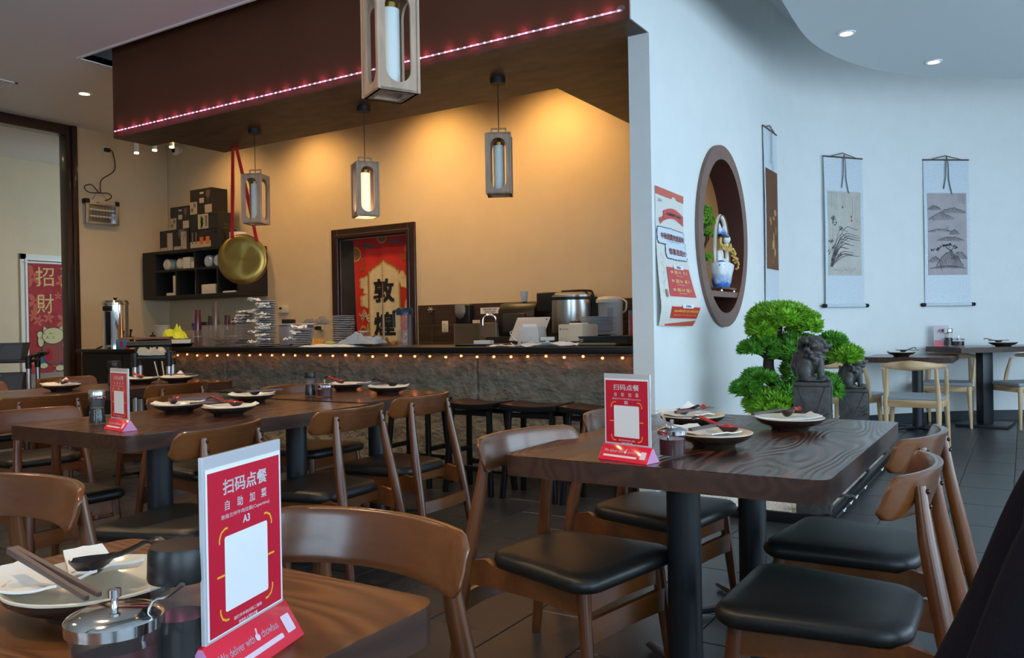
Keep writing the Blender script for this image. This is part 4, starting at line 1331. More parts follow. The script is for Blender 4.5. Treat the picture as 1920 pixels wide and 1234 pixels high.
for x, z, w, h, d, lb in ((-9.86, 2.076, 0.15, 0.16, 0.15, 'white cube box on the upper shelf left of the divider'), (-9.72, 2.076, 0.09, 0.09, 0.12, 'small white box touching the upper shelf divider'), (-10.22, 1.711, 0.20, 0.04, 0.2, 'flat white tray low in the leftmost cubby'),
                          (-10.12, 1.752, 0.10, 0.24, 0.12, 'tall white carton standing in the leftmost cubby'), (-9.66, 1.711, 0.05, 0.20, 0.15, 'narrow white carton at the edge of the second cubby'), (-9.40, 1.711, 0.30, 0.13, 0.18, 'wide white carton lying in the third cubby'), (-8.98, 1.711, 0.26, 0.025, 0.15, 'thin white lid lying in the rightmost cubby')):
    g = G(); g.box(-w / 2, w / 2, 0, d, 0, h)
    tag(g.build('carton', PORC, bevel=0.008, loc=(x, 7.24, z)), lb, 'box')
g = G(); g.box(-0.12, 0.12, 0, 0.16, 0, 0.33)
tag(g.build('carton', M('grey_card', (0.35, 0.33, 0.30), 0.7), bevel=0.01, loc=(-9.32, 7.46, 1.711)), 'tall pale grey carton at the back of the third cubby', 'box')

BOXB = M('black_carton', (0.022, 0.020, 0.018), 0.5)
BOXG = M('beige_carton_print', (0.42, 0.35, 0.27), 0.6)


def gbox(label, x0, x1, z0, z1, kind, y=7.22, d=0.26):
    t = thing('glassware_box', label, 'box', (x0, y, z0), 0, 'glassware boxes on the black shelf')
    w, h = x1 - x0, z1 - z0
    g = G(); g.box(0, w, 0, d, 0, h); g.build('carton_body', BOXB, t, bevel=0.004, seg=1)
    fn = front(0, -0.002, 0)
    g, g2 = G(), G()
    if kind == 'wine':
        prect(g, fn, 0.0, w * 0.33, 0.0, h * 0.5); prect(g, fn, w * 0.68, w, 0.0, h * 0.33)
        prect(g, fn, w * 0.44, w * 0.65, h * 0.42, h * 0.62); prect(g, fn, w * 0.46, w * 0.64, h * 0.78, h * 0.86)
        for cx, cy in ((w * 0.1, h * 0.17), (w * 0.22, h * 0.36)):
            ppoly(g2, front(0, -0.003, 0), circ(cx, cy, w * 0.07, 10))
        gg = [(w * .76, h * .9), (w * .92, h * .9), (w * .93, h * .68), (w * .86, h * .58), (w * .85, h * .4), (w * .83, h * .4), (w * .82, h * .58), (w * .74, h * .68)]
        g3 = G(); ppoly(g3, front(0, -0.003, 0), gg); g3.build('printed_wine_glass', M('glass_print', (0.12, 0.08, 0.07), 0.3), t, smooth=False)
    elif kind == 'flute':
        for k in range(2):
            prect(g, fn, w * (0.02 + k * 0.48), w * (0.26 + k * 0.48), 0, h * 0.16); prect(g, fn, w * (0.27 + k * 0.48), w * (0.46 + k * 0.48), 0, h * 0.86)
            ptext(g, front(0, -0.003, 0), 'GLASS', w * (0.2 + k * .48), h * .92, 0.012)
    elif kind == 'green':
        prect(g, fn, w * 0.30, w * 0.66, h * 0.06, h * 0.96)
        g3 = G()
        for k in range(7):
            ppoly(g3, front(0, -0.004, 0), circ(w * (0.42 + 0.02 * (k % 3)), h * (0.2 + k * 0.09), w * 0.045, 6))
        g3.build('printed_leaves', M('mint_print', (0.10, 0.26, 0.05), 0.6), t, smooth=False, kind='stuff')
        prect(g2, front(0, -0.003, 0), w * 0.55, w * 0.62, h * 0.2, h * 0.85)
        ptext(g, front(0, -0.003, 0), 'DRINKWARE', w * .83, h * .84, 0.014, wmax=w * .2)
    else:
        prect(g, fn, 0, w * 0.68, 0, h * 0.36)
        g3 = G()
        for k in range(2):
            prect(g3, front(0, -0.003, 0), w * (0.32 + k * .2), w * (0.44 + k * .2), h * 0.18, h * 0.6)
        g3.build('printed_orange_drinks', M('orange_print', (0.62, 0.13, 0.03), 0.6), t, smooth=False, split=True)
        for k in range(2):
            prect(g2, front(0, -0.003, 0), w * (0.06 + k * .12), w * (0.10 + k * .12), h * 0.25, h * 0.9)
        ptext(g, front(0, -0.003, 0), 'TUMBLERS', w * .83, h * .8, 0.014, wmax=w * .2)
    g.build('printed_panel', BOXG, t, smooth=False, kind='stuff')
    if g2.v:
        g2.build('printed_detail', M('grey_print', (0.16, 0.14, 0.12), 0.6), t, smooth=False, split=True)
    return t


b_ = 2.346
gbox('glassware box bottom left on the shelf, with flute pictures', -10.42, -9.78, b_, b_ + 0.285, 'flute')
gbox('glassware box with orange drinks, low in the right-hand stack', -9.74, -9.10, b_, b_ + 0.235, 'orange')
gbox('glassware box with green leaf picture, middle of the right-hand stack', -9.75, -9.14, b_ + 0.237, b_ + 0.46, 'green')
gbox('wine glass box on top of the right-hand stack', -9.73, -9.27, b_ + 0.462, b_ + 0.80, 'wine')
gbox('wine glass box on top of the left-hand stack', -10.17, -9.76, b_ + 0.287, b_ + 0.60, 'wine')
t = thing('wine_glass', 'large clear wine glass standing before the boxes', 'glass', (-9.84, 7.205, b_))
g = G(); g.lathe([(0.035, 0), (0.036, 0.004), (0.004, 0.012), (0.004, 0.10), (0.03, 0.13), (0.052, 0.19), (0.04, 0.27), (0.038, 0.27), (0.05, 0.19), (0.028, 0.134), (0.0001, 0.115)], 20); g.build('glass_bowl', GLASS, t); 
t.location.y = 7.212 - 0.05; t.location.z = b_
t = thing('paper_roll', 'white roll of paper behind the top of the gong', 'paper roll', (-8.85, 7.3, b_))
g = G(); g.lathe([(0.11, 0), (0.11, 0.16), (0.03, 0.16), (0.03, 0.12)], 24); g.build('roll', PORCW, t)
t = thing('dried_flowers', 'bunch of small dark dried flowers behind the red ribbon', 'plant', (-9.06, 7.3, b_), 0, None); tag(t, 'bunch of small dark dried flowers behind the red ribbon', 'plant', None, 'stuff')
g = G()
for i in range(70):
    a, r = random.uniform(0, 6.28), random.uniform(0.01, 0.09)
    zz = random.uniform(0.05, 0.30)
    g.ell((r * cos(a) * 1.1, r * sin(a), zz), 0.009, 5, 4)
    if i % 3 == 0:
        g.tube([(0, 0, 0), (r * cos(a) * 1.1, r * sin(a), zz)], 0.002, 3)
g.build('flower_heads', M('dark_dried_flower', (0.07, 0.05, 0.03), 0.8), t, kind='stuff')

# bug zapper on the left wall
t = thing('insect_zapper', 'silver electric insect zapper with black corners on the left wall', 'insect zapper', (XL, 6.60, 2.873), 90)
# local x runs along the wall (+Y in the room), local -y faces the room
g = G(); g.box(-0.24, 0.24, -0.09, 0, 0.09, 0.16); g.box(-0.24, -0.19, -0.09, 0, -0.16, 0.09); g.box(0.19, 0.24, -0.09, 0, -0.16, 0.09); g.box(-0.24, 0.24, -0.09, 0, -0.17, -0.145); g.build('housing', ALU, t, bevel=0.006)
g = G(); g.box(-0.19, 0.19, -0.03, -0.01, -0.145, 0.09); g.build('back_plate', STEEL, t, smooth=False)
for s_ in (-1, 1):
    g = G(); g.box(s_ * 0.215 - 0.035, s_ * 0.215 + 0.035, -0.095, 0.002, 0.10, 0.168); g.build('corner_cap', PLBLK, t, bevel=0.015)
for z in (0.03, -0.06):
    g = G(); g.tube([(-0.185, -0.045, z), (0.185, -0.045, z)], 0.013, 10); g.build('lamp_tube', PORCW, t)
for i in range(9):
    g = G(); g.tube([(-0.18 + i * 0.045, -0.075, -0.145), (-0.18 + i * 0.045, -0.075, 0.09)], 0.002, 4); g.build('grid_wire', BLACKM, t)
for z in (0.06, 0.0, -0.05, -0.1):
    g = G(); g.tube([(-0.19, -0.077, z), (0.19, -0.077, z)], 0.0015, 4); g.build('grid_wire', BLACKM, t)
g = G(); ptext(g, lambda u, v, o: (u, -0.0925, v), 'LIBA', -0.07, 0.126, 0.02); g.build('lettering', M('grey_ink', (0.15, 0.15, 0.15), 0.5), t, smooth=False, kind='stuff')
g = G()
g.tube([(-0.12, -0.02, 0.15), (0.0, -0.005, 0.34), (0.12, -0.02, 0.15)], 0.003, 5); g.build('hanging_wire', STEEL, t)
g = G()
g.tube(smoothpath([(0.05, -0.03, 0.16), (0.16, -0.03, 0.22), (0.12, -0.03, 0.28), (-0.15, -0.03, 0.26), (-0.22, -0.03, 0.33), (-0.12, -0.03, 0.37), (0.0, -0.03, 0.27), (0.02, -0.03, 0.45), (0.22, -0.03, 0.62), (0.20, -0.03, 0.86), (0.13, -0.03, 0.90)], 5), 0.007, 6)
g.box(0.08, 0.15, -0.05, -0.01, 0.86, 0.91)
g.build('power_cord', PLBLK, t)
t = thing('power_outlet', 'high wall outlet feeding the insect zapper', 'outlet', (XL, 6.71, 3.77), 90)
g = G(); g.box(-0.05, 0.05, -0.01, 0, -0.09, 0.05); g.build('cover_plate', M('ivory_plastic', (0.66, 0.62, 0.50), 0.5), t, bevel=0.003)

# black side cabinet with urn
t = thing('side_cabinet', 'black cabinet carrying the steel water urn, left of the bar', 'cabinet', (-9.25, 6.13, 0))
g = G(); g.box(-0.78, 0.80, -0.30, 0.45, 0.02, 0.965); g.build('body', BLACKM, t, bevel=0.004)
g = G(); g.box(-0.86, 0.86, -0.34, 0.48, 0.965, 1.0); g.build('top_board', BLACK, t, bevel=0.005)
for x0, x1, z0, z1 in ((-0.76, 0.08, 0.06, 0.94), (0.10, 0.78, 0.64, 0.94), (0.10, 0.78, 0.06, 0.62)):
    g = G(); g.box(x0, x1, -0.318, -0.30, z0, z1); o = g.build('door' if z0 < .1 else 'drawer', BLACKM, t, bevel=0.003, seg=1)
g = G(); g.box(-0.05, 0.01, -0.325, -0.318, 0.70, 0.80); g.lathe([(0.016, 0), (0.016, 0.006)], 12, Matrix.Translation((-0.02, -0.318, 0.81)) @ Matrix.Rotation(R(90), 4, 'X')); g.build('door_tag', M('grey_tag', (0.12, 0.12, 0.12), 0.4), t, smooth=False)
t = thing('water_urn', 'tall polished steel water urn with black spout on black cabinet', 'urn', (-9.56, 5.99, 1.0))
g = G(); g.lathe([(0.152, 0), (0.152, 0.13), (0.147, 0.14), (0.147, 0.545), (0.152, 0.55)], 40); g.build('body', CHROME, t)
g = G(); g.lathe([(0.156, 0.55), (0.157, 0.57), (0.135, 0.60), (0.0001, 0.612)], 40); g.build('lid', CHROME, t)
g = G(); g.lathe([(0.014, 0.608), (0.026, 0.632), (0.022, 0.637), (0.0001, 0.637)], 16); g.build('lid_knob', PLBLK, t)
m2 = Matrix.Rotation(R(25), 4, 'Z')
g = G(); g.box(-0.05, 0.05, -0.19, -0.13, 0.47, 0.53, m2); g.build('handle', PLBLK, t, bevel=0.015)
g = G(); g.box(-0.03, 0.03, -0.158, -0.135, 0.05, 0.46, m2); g.build('gauge_strip', PLBLK, t, bevel=0.005)
m2 = Matrix.Rotation(R(110), 4, 'Z')
g = G(); g.box(-0.03, 0.03, -0.23, -0.14, 0.09, 0.15, m2); g.tube([m2 @ Vector(p) for p in ((0, -0.20, 0.14), (0, -0.21, 0.20), (0, -0.215, 0.24))], [0.012, 0.010, 0.020], 8); g.build('spout', PLBLK, t)
g = G(); g.tube(smoothpath([(-9.62, 6.1, 1.13), (-9.80, 6.0, 1.05), (-10.06, 5.95, 0.95), (-10.12, 5.93, 0.85), (-10.0, 5.92, 0.72)], 4), 0.011, 7)
tag(g.build('urn_cord', PLBLK), 'black power cord hanging off the urn cabinet', 'cord')
t = on('tissue_pack', 'small blue and red packet at the foot of the urn', 'packet', -9.20, 5.85, 1.0, 10)
g = G(); g.box(-0.09, 0.09, -0.02, 0.02, 0, 0.12); g.build('packet_body', M('sky_blue_print', (0.12, 0.30, 0.52), 0.5), t, bevel=0.008)
g = G(); ppoly(g, lambda u, v, o: (u, -0.0215, v), circ(0, 0.065, 0.028, 12, 0.04)); g.build('red_emblem', M('packet_red', (0.6, 0.05, 0.05), 0.5), t, smooth=False)
cloth('plastic_bag', 'crinkled white and brown bag lying beside the urn', M('tan_bag', (0.50, 0.33, 0.20), 0.6), -8.78, 5.88, 1.0, 0.34, 0.2, 0.16, 51, cat='bag')
cloth('red_packet', 'small red crumpled packet on the urn cabinet', M('red_packet', (0.65, 0.03, 0.03), 0.5), -9.0, 5.82, 1.0, 0.09, 0.08, 0.14, 55, cat='packet')
for x, c, lb in ((-9.05, (0.6, 0.58, 0.55), 'small jar with black cap left of the tan bag'), (-8.93, (0.40, 0.36, 0.38), 'low clear tub behind the trolley handle')):
    t = on('small_jar', lb, 'jar', x, 6.15, 1.0)
    g = G(); g.lathe([(0.05, 0), (0.052, 0.09), (0.035, 0.11)], 16); g.build('jar_body', M('jar_%d' % int(x * -100), c, 0.3), t)
    g = G(); g.lathe([(0.038, 0.11), (0.036, 0.16), (0.01, 0.17), (0.008, 0.2)], 12); g.build('cap', PLBLK, t)


# service trolleys
def make_trolley(label, x, y, rz, w, d, zs, handle=True):
    t = thing('service_trolley', label, 'trolley', (x, y, 0), rz)
    for sx in (-1, 1):
        for sy in (-1, 1):
            g = G(); g.cyl((sx * w / 2, sy * d / 2, 0), 0.024, 0.12, zs[-1] - 0.02, 14); g.build('post', ALU, t)
            g = G(); g.lathe([(0.03, zs[-1] - 0.10), (0.032, zs[-1] + 0.03)], 12, Matrix.Translation((sx * w / 2, sy * d / 2, 0))); g.build('post_cap', PLBLK, t)
            g = G(); g.tube([(sx * w / 2, sy * d / 2 - 0.015, 0.05), (sx * w / 2, sy * d / 2 + 0.015, 0.05)], 0.05, 14); g.build('wheel', PLBLK, t)
    for z in zs:
        g = G(); g.box(-w / 2 - 0.03, w / 2 + 0.03, -d / 2 - 0.02, d / 2 + 0.02, z - 0.035, z); g.build('shelf', PLBLK, t, bevel=0.012)
    if handle:
        g = G(); g.tube(smoothpath([(w / 2, -d / 2, zs[-1] + .02), (w / 2 + 0.10, -d / 2, zs[-1] + 0.06), (w / 2 + 0.12, 0, zs[-1] + 0.06), (w / 2 + 0.10, d / 2, zs[-1] + 0.06), (w / 2, d / 2, zs[-1] + .02)], 3), 0.02, 8); g.build('handle', PLBLK, t)
    return t


make_trolley('black service trolley with silver posts and grey tubs at far left', -9.66, 4.32, 50, 1.3, 0.40, (0.30, 0.60, 0.93))
for k, (z, x, lb) in enumerate(((0.93, -9.64, 'grey bus tub at the right on the top shelf of the left trolley'), (0.93, -10.25, 'grey bus tub at the picture edge on the top trolley shelf'), (0.60, -9.64, 'grey bus tub at the right on the middle trolley shelf'), (0.60, -10.25, 'grey bus tub at the picture edge on the middle trolley shelf'))):
    x, y = (-9.46, 4.56) if x > -10 else (-9.86, 4.08)
    t = thing('bus_tub', lb, 'tub', (x, y, z), 50, 'grey tubs on the trolley')
    bin_geo(0.56, 0.33, 0.175, 0.005, 0.03).build('tub_body', PLGREY, t, bevel=0.01)
    g = G(); g.box(-0.08, 0.08, -0.188, -0.170, 0.15, 0.172); g.build('grip', PLGREY, t, bevel=0.004)
make_trolley('black service trolley with silver posts at the left end of the bar', -7.02, 4.78, 50, 0.29, 0.40, (0.30, 0.62, 0.98), False)
g = G(); g.tube([(-6.95, 4.46, 1.09), (-6.71, 4.75, 1.09)], 0.028, 10)
tag(g.build('trolley_bar', PLBLK), 'black grab bar across the trolley beside the bar', 'handle')
g = G(); g.box(-0.25, 0.17, -0.17, 0.17, 0, 0.02)
tag(g.build('brown_tray', M('brown_tray', (0.20, 0.075, 0.035), 0.5), bevel=0.006, loc=(-7.04, 4.78, 1.135), rot=(0, 0, R(50))), 'brown tray on top of the trolley beside the bar', 'tray')
g = G(); g.box(-0.15, 0.15, -0.12, 0.15, 0, 0.15)
tag(g.build('serving_basket', PLBLK, bevel=0.02, loc=(-7.04, 4.79, 0.981), rot=(0, 0, R(50))), 'black basket standing in the trolley top under the brown tray', 'basket')
cloth('chopstick_sleeves', 'loose cream paper sleeves lying on the trolley top', M('cream_paper', (0.68, 0.58, 0.42), 0.7), -6.89, 4.67, 0.981, 0.26, 0.07, 0.12, 63, rz=50, cat='paper')
g = G()
for a, b in (((-6.81, 4.64, 0.93), (-6.78, 4.68, 0.69)), ((-6.77, 4.69, 0.93), (-6.755, 4.71, 0.70)), ((-6.78, 4.68, 0.70), (-6.81, 4.64, 0.66)), ((-6.755, 4.71, 0.70), (-6.73, 4.74, 0.66))):
    g.tube([a, b], 0.006, 6)
tag(g.build('apron_string', M('cream_string', (0.62, 0.54, 0.40), 0.8)), 'cream apron strings dangling from the trolley', 'string')
# ================================================================ TABLES
def make_table(label, x0, x1, y0, y1, z=0.77, cols=None, mat=TABLE, th=0.068, foot='round', rz=0, group=None, edge=EDGE, r=0.045):
    cx, cy = (x0 + x1) / 2, (y0 + y1) / 2
    w, d = x1 - x0, y1 - y0
    t = thing('dining_table', label, 'table', (cx, cy, 0), rz, group)
    g = G(); g.prism(rrect(-w / 2, w / 2, -d / 2, d / 2, r), z - 0.002, z); g.build('table_surface', mat, t, smooth=False)
    g = G(); g.prism(rrect(-w / 2, w / 2, -d / 2, d / 2, r), z - th, z - 0.002); g.build('table_edge', edge, t, angle=50)
    for (px, py) in cols:
        if foot == 'square':
            g = G(); g.box(px - 0.06, px + 0.06, py - 0.06, py + 0.06, 0.03, z - th); g.build('column', POST, t, bevel=0.004)
            g = G(); s_ = 0.36
            g.prism([(px - s_, py), (px, py - s_), (px + s_, py), (px, py + s_)], 0.0, 0.03); g.build('base_plate', POST, t, bevel=0.006)
        else:
            g = G(); g.cyl((px, py, 0), 0.056, 0.02, z - th, 24); g.build('column', POST, t)
            g = G(); g.lathe([(0.12, 0), (0.12, 0.012), (0.07, 0.03)], 24, Matrix.Translation((px, py, 0))); g.build('base_hub', POST, t)
            for a in range(45, 405, 90):
                g = G(); c, s = cos(R(a)), sin(R(a))
                g.tube([(px + c * 0.06, py + s * 0.06, 0.035), (px + c * 0.30, py + s * 0.30, 0.018)], [0.035, 0.022], 8, flat=0.5); g.build('base_foot', POST, t)
            g = G(); g.box(px - 0.14, px + 0.14, py - 0.14, py + 0.14, z - th - 0.008, z - th); g.build('mount_plate', POST, t, smooth=False)
    return t


make_table('dark oak table with red table sign, at centre right by the partition', -1.487, -0.449, 2.294, 3.762, cols=((0, -0.43), (0, 0.37)))
make_table('dark oak table with three plates left of the large foreground sign', -4.106, -3.140, 2.017, 3.494, cols=((0.22, -0.42), (0.22, 0.42)))
make_table('dark oak table end with condiments before the stone bar', -4.206, -3.250, 3.556, 4.398, cols=((0.20, 0.0),))
make_table('warm brown oak table in the foreground at bottom left', -1.598, -0.786, -0.55, 1.028, cols=((0, -0.4), (0, 0.4)), mat=TABLE_N, th=0.062, r=0.04)
make_table('dark oak table at the left edge beyond the walnut chairs', -6.644, -5.755, 2.1, 4.68, cols=((0, -0.8), (0, 0.8)))
make_table('dark oak table behind the stone lions in the right room', -1.45, -0.62, 9.38, 10.30, z=0.80, cols=((0.05, -0.05),), th=0.058, r=0.01)
make_table('dark oak table standing cornerwise against the curved wall', -0.306 - 0.6, -0.306 + 0.6, 10.62 - 0.31, 10.62 + 0.31, z=0.88, cols=((-0.14, -0.05),), th=0.058, r=0.01, foot='square', rz=38.5)


# ================================================================ WALNUT CHAIRS
def make_chair(label):
    """Origin on the floor under the seat; the sitter faces +Y."""
    t = thing('dining_chair', label, 'chair')
    # cushion
    pts = []
    for sx, sy, r in ((0.258, 0.260, 0.075), (-0.258, 0.260, 0.075), (-0.215, -0.225, 0.10), (0.215, -0.225, 0.10)):
        a0 = {(1, 1): 0, (-1, 1): 90, (-1, -1): 180, (1, -1): 270}[(1 if sx > 0 else -1, 1 if sy > 0 else -1)]
        for i in range(7):
            a = R(a0 + 15 * i)
            pts.append((sx - math.copysign(r, sx) + r * cos(a), sy - math.copysign(r, sy) + r * sin(a)))
    n = len(pts)
    rings = [(0.96, 0.385), (1.0, 0.395), (1.012, 0.408), (0.995, 0.424), (0.95, 0.434), (0.80, 0.439), (0.45, 0.440), (0.15, 0.439)]
    vs, fs = [], []
    for k, z in rings:
        for x, y in pts:
            dip = 0.008 * max(0, 1 - (x * x / 0.05) - ((y + 0.02) ** 2 / 0.05)) if k < 0.96 and z > 0.43 else 0
            vs.append((x * k, y * k, z - dip * (1 if k < 0.9 else 0)))
    for q in range(len(rings) - 1):
        fs += [(q * n + i, q * n + (i + 1) % n, (q + 1) * n + (i + 1) % n, (q + 1) * n + i) for i in range(n)]
    fs += [tuple(range(n))[::-1], tuple((len(rings) - 1) * n + i for i in range(n))]
    g = G(); g.add(vs, fs); g.build('seat_cushion', LEATHER, t, angle=60)
    # legs: front pair upright, rear pair run up to the backrest
    for s in (-1, 1):
        g = G(); g.tube([(s * 0.225, 0.240, 0.004), (s * 0.215, 0.220, 0.20), (s * 0.203, 0.200, 0.385)], [0.0165, 0.0210, 0.0230], 14); g.build('front_leg', WALNUT, t)
        g = G(); g.tube([(s * 0.222, -0.375, 0.004), (s * 0.208, -0.335, 0.26), (s * 0.196, -0.300, 0.45), (s * 0.176, -0.262, 0.66), (s * 0.165, -0.247, 0.79)],
                        [0.0175, 0.0235, 0.0250, 0.0205, 0.0140], 14)
        g.build('rear_leg', WALNUT, t)
        # side rail: a curved plank from rear leg to front leg
        def rail(u, v, w):
            y = -0.305 + 0.505 * u
            x = s * (0.196 + 0.006 * u - (0.010 if w == 0 else -0.010))
            top = 0.405 - 0.018 * (1 - min(1, abs(u) * 6)) if u < 0.17 else 0.386
            bot = 0.305 + 0.012 * sin(pi * u)
            return (x, y, bot + (top - bot) * v)
        g = G(); g.slab(rail, 12, 2); g.build('side_rail', WALNUTB, t, angle=50)
    for y, z0, z1, nm in ((0.203, 0.315, 0.386, 'front_rail'), (0.222, 0.225, 0.300, 'front_stretcher'), (-0.338, 0.20, 0.265, 'rear_stretcher'), (-0.20, 0.335, 0.386, 'rear_rail')):
        g = G(); xw = 0.205
        def bar_(u, v, w, y=y, z0=z0, z1=z1):
            return (-xw + 2 * xw * u, y + (0.009 if w else -0.009) + (-0.03 * (1 - (2 * u - 1) ** 2) if nm == 'rear_stretcher' else 0), z0 + (z1 - z0) * v + (0.006 * (1 - (2 * u - 1) ** 2) if v == 0 else 0))
        g.slab(bar_, 10, 1); g.build(nm, WALNUTB, t, angle=50)
    # backrest: bent board with rounded ends
    def back(u, v, w):
        q = 2 * u - 1
        x = 0.262 * q
        hh = 0.053 - 0.003 * (1 - q * q)
        e = max(0.0, (abs(q) - 0.86) / 0.14)
        hh *= math.sqrt(max(0.0, 1 - 0.72 * e ** 2.2))
        z = 0.765 + hh * (2 * v - 1) - 0.004 * q * q + (0.008 if v > 0.5 else 0)
        y = -0.262 + 0.084 * abs(q) ** 2.1 + 0.016 * (2 * v - 1) * -1
        y += (0.013 if w == 0 else -0.010) * (1 - 0.45 * e)
        return (x, y, z)
    g = G(); g.slab(back, 28, 6); bk = g.build('backrest', WALNUTB, t, bevel=0.006, seg=2, angle=45)
    for s in (-1, 1):
        for z in (0.742, 0.778):
            g = G(); g.ell((s * 0.166, -0.264 - (0.79 - z) * 0.10, z), (0.0065, 0.006, 0.0065), 10, 6); g.build('bolt', BOLT, bk)
    return t


CH = [
    (-1.312, 2.465, -11, 'walnut chair at the left side of the centre table, nearest camera'),
    (-1.330, 3.270, -8, 'walnut chair at the left side of the centre table, farther one by the pillar'),
    (-0.470, 2.390, 180, 'walnut chair at the right side of the centre table, nearest camera'),
    (-0.510, 3.080, 174, 'walnut chair at the right side of the centre table, farther one by the planter'),
    (-1.115, 1.010, -90, 'walnut chair at the head of the foreground table, behind the big red sign'),
    (-2.185, 0.915, -90, 'walnut chair back at the left edge, left of the foreground table'),
    (-2.945, 2.125, 193, 'walnut chair right of the three-plate table, backrest just above the big sign'),
    (-2.970, 2.930, 183, 'walnut chair seen from behind, middle of the row right of the long table'),
    (-3.080, 3.630, 181, 'walnut chair seen from behind, farthest of the row and nearest the stools'),
    (-4.030, 2.170, 0, 'walnut chair at the left side of the three-plate table, nearest camera'),
    (-4.030, 3.080, 0, 'walnut chair at the left of the three-plate table, behind its plates'),
    (-4.030, 3.900, 0, 'walnut chair behind the condiments, its back just before the stone bar'),
    (-5.360, 2.800, 170, 'walnut chair back with bolts left of the sauce bottle with steel cap'),
    (-5.480, 3.790, 180, 'walnut chair back with bolts beside the posts of the bar-end trolley'),
    (-6.860, 3.960, 0, 'walnut chair beyond the far left table, below the cat curtain'),
    (-6.860, 3.200, 0, 'walnut chair beyond the far left table, by the grey tubs'),
    (-5.300, 2.050, 176, 'walnut chair at the left picture edge before the far left table'),
]
ch0 = make_chair(CH[0][3])
for i, (x, y, th_, lb) in enumerate(CH):
    if i == 0:
        ch0.location = (x, y, 0); ch0.rotation_euler = (0, 0, R(th_ - 90)); ch0['group'] = 'walnut dining chairs'
    else:
        dup(ch0, (x, y, 0), th_ - 90, lb, 'walnut dining chairs')


# ================================================================ PALE ASH CHAIRS
def make_ash(label):
    t = thing('elbow_chair', label, 'chair')
    def seatf(u, v, w):
        q, p = 2 * u - 1, 2 * v - 1
        return (0.245 * q * (1 - 0.06 * (1 - v)), 0.225 * p + 0.0, 0.435 + (0.0 if w else 0.035) - 0.012 * (1 - q * q) * (1 - p * p))
    g = G(); g.slab(seatf, 10, 10); g.build('seat_cushion', GREYPAD, t, bevel=0.012, seg=3)
    for s in (-1, 1):
        g = G(); g.tube([(s * 0.235, 0.205, 0.003), (s * 0.225, 0.195, 0.25), (s * 0.218, 0.19, 0.43)], [0.014, 0.020, 0.023], 12); g.build('front_leg', ASH, t)
        g = G(); g.tube([(s * 0.20, -0.235, 0.003), (s * 0.205, -0.215, 0.28), (s * 0.205, -0.21, 0.45), (s * 0.195, -0.225, 0.60), (s * 0.19, -0.235, 0.71)], [0.014, 0.021, 0.023, 0.018, 0.014], 12); g.build('rear_leg', ASH, t)
        g = G(); g.tube([(s * 0.232, 0.02, 0.42), (s * 0.245, -0.02, 0.56), (s * 0.250, -0.07, 0.70)], [0.020, 0.018, 0.013], 12); g.build('arm_post', ASH, t)
        g = G(); g.box(s * 0.222 - 0.012, s * 0.222 + 0.012, -0.21, 0.20, 0.375, 0.437); g.build('side_rail', ASHB, t, bevel=0.004)
    for y in (-0.215, 0.195):
        g = G(); g.box(-0.20, 0.20, y - 0.012, y + 0.012, 0.375, 0.437); g.build('cross_rail', ASHB, t, bevel=0.004)
    def back(u, v, w):
        q = 2 * u - 1
        ang = q * 1.02
        hh = 0.018 + 0.026 * max(0, 1 - abs(q) * 1.25) ** 0.8
        hh *= math.sqrt(max(0.05, 1 - max(0, (abs(q) - 0.92) / 0.08) ** 2 * 0.8))
        th_ = 0.016 * math.sqrt(max(0.1, 1 - (2 * v - 1) ** 2)) + 0.002
        r = 0.30
        return (r * sin(ang) * (1 if abs(q) < 2 else 1), 0.035 - r * cos(ang) + (th_ if w == 0 else -th_) * 0.8, 0.735 + hh * (2 * v - 1) - 0.006 * abs(q))
    g = G(); g.slab(back, 30, 6); g.build('backrest', ASHB, t, angle=70)
    return t


AS = [(-0.865, 8.42, 88, 'pale wood elbow chair with grey seat, in front of the table behind the lions'),
      (-1.50, 8.52, 66, 'pale wood elbow chair half hidden behind the two stone lions'),
      (-0.74, 10.32, -92, 'pale wood elbow chair tucked beyond the table behind the lions'),
      (-0.03, 10.50, 218, 'pale wood elbow chair at the right picture edge by the cornerwise table')]
a0 = make_ash(AS[0][3])
for i, (x, y, th_, lb) in enumerate(AS):
    if i == 0:
        a0.location = (x, y, 0); a0.rotation_euler = (0, 0, R(th_ - 90)); a0.scale = (1.06,) * 3; a0['group'] = 'pale ash elbow chairs'
    else:
        dup(a0, (x, y, 0), th_ - 90, lb, 'pale ash elbow chairs')


# ================================================================ TABLE SETTINGS
def make_plate(label, x, y, z, r=0.132, group='saucer plates on the dining tables'):
    t = thing('side_plate', label, 'plate', (x, y, z), 0, group)
    k = r / 0.132
    g = G(); g.lathe([(0.0001, 0.0), (0.070 * k, 0), (0.074 * k, 0.008), (0.078 * k, 0.014), (0.108 * k, 0.024), (0.127 * k, 0.037), (0.1315 * k, 0.0465), (0.1305 * k, 0.049)], 44, cap=False); g.build('underside', DGLAZE, t)
    g = G(); g.lathe([(0.1312 * k, 0.0465), (0.1320 * k, 0.0500), (0.1290 * k, 0.0512), (0.123 * k, 0.046), (0.105 * k, 0.033), (0.07 * k, 0.0255), (0.0001, 0.024)], 44, cap=False); g.build('glazed_top', PORC, t)
    return t


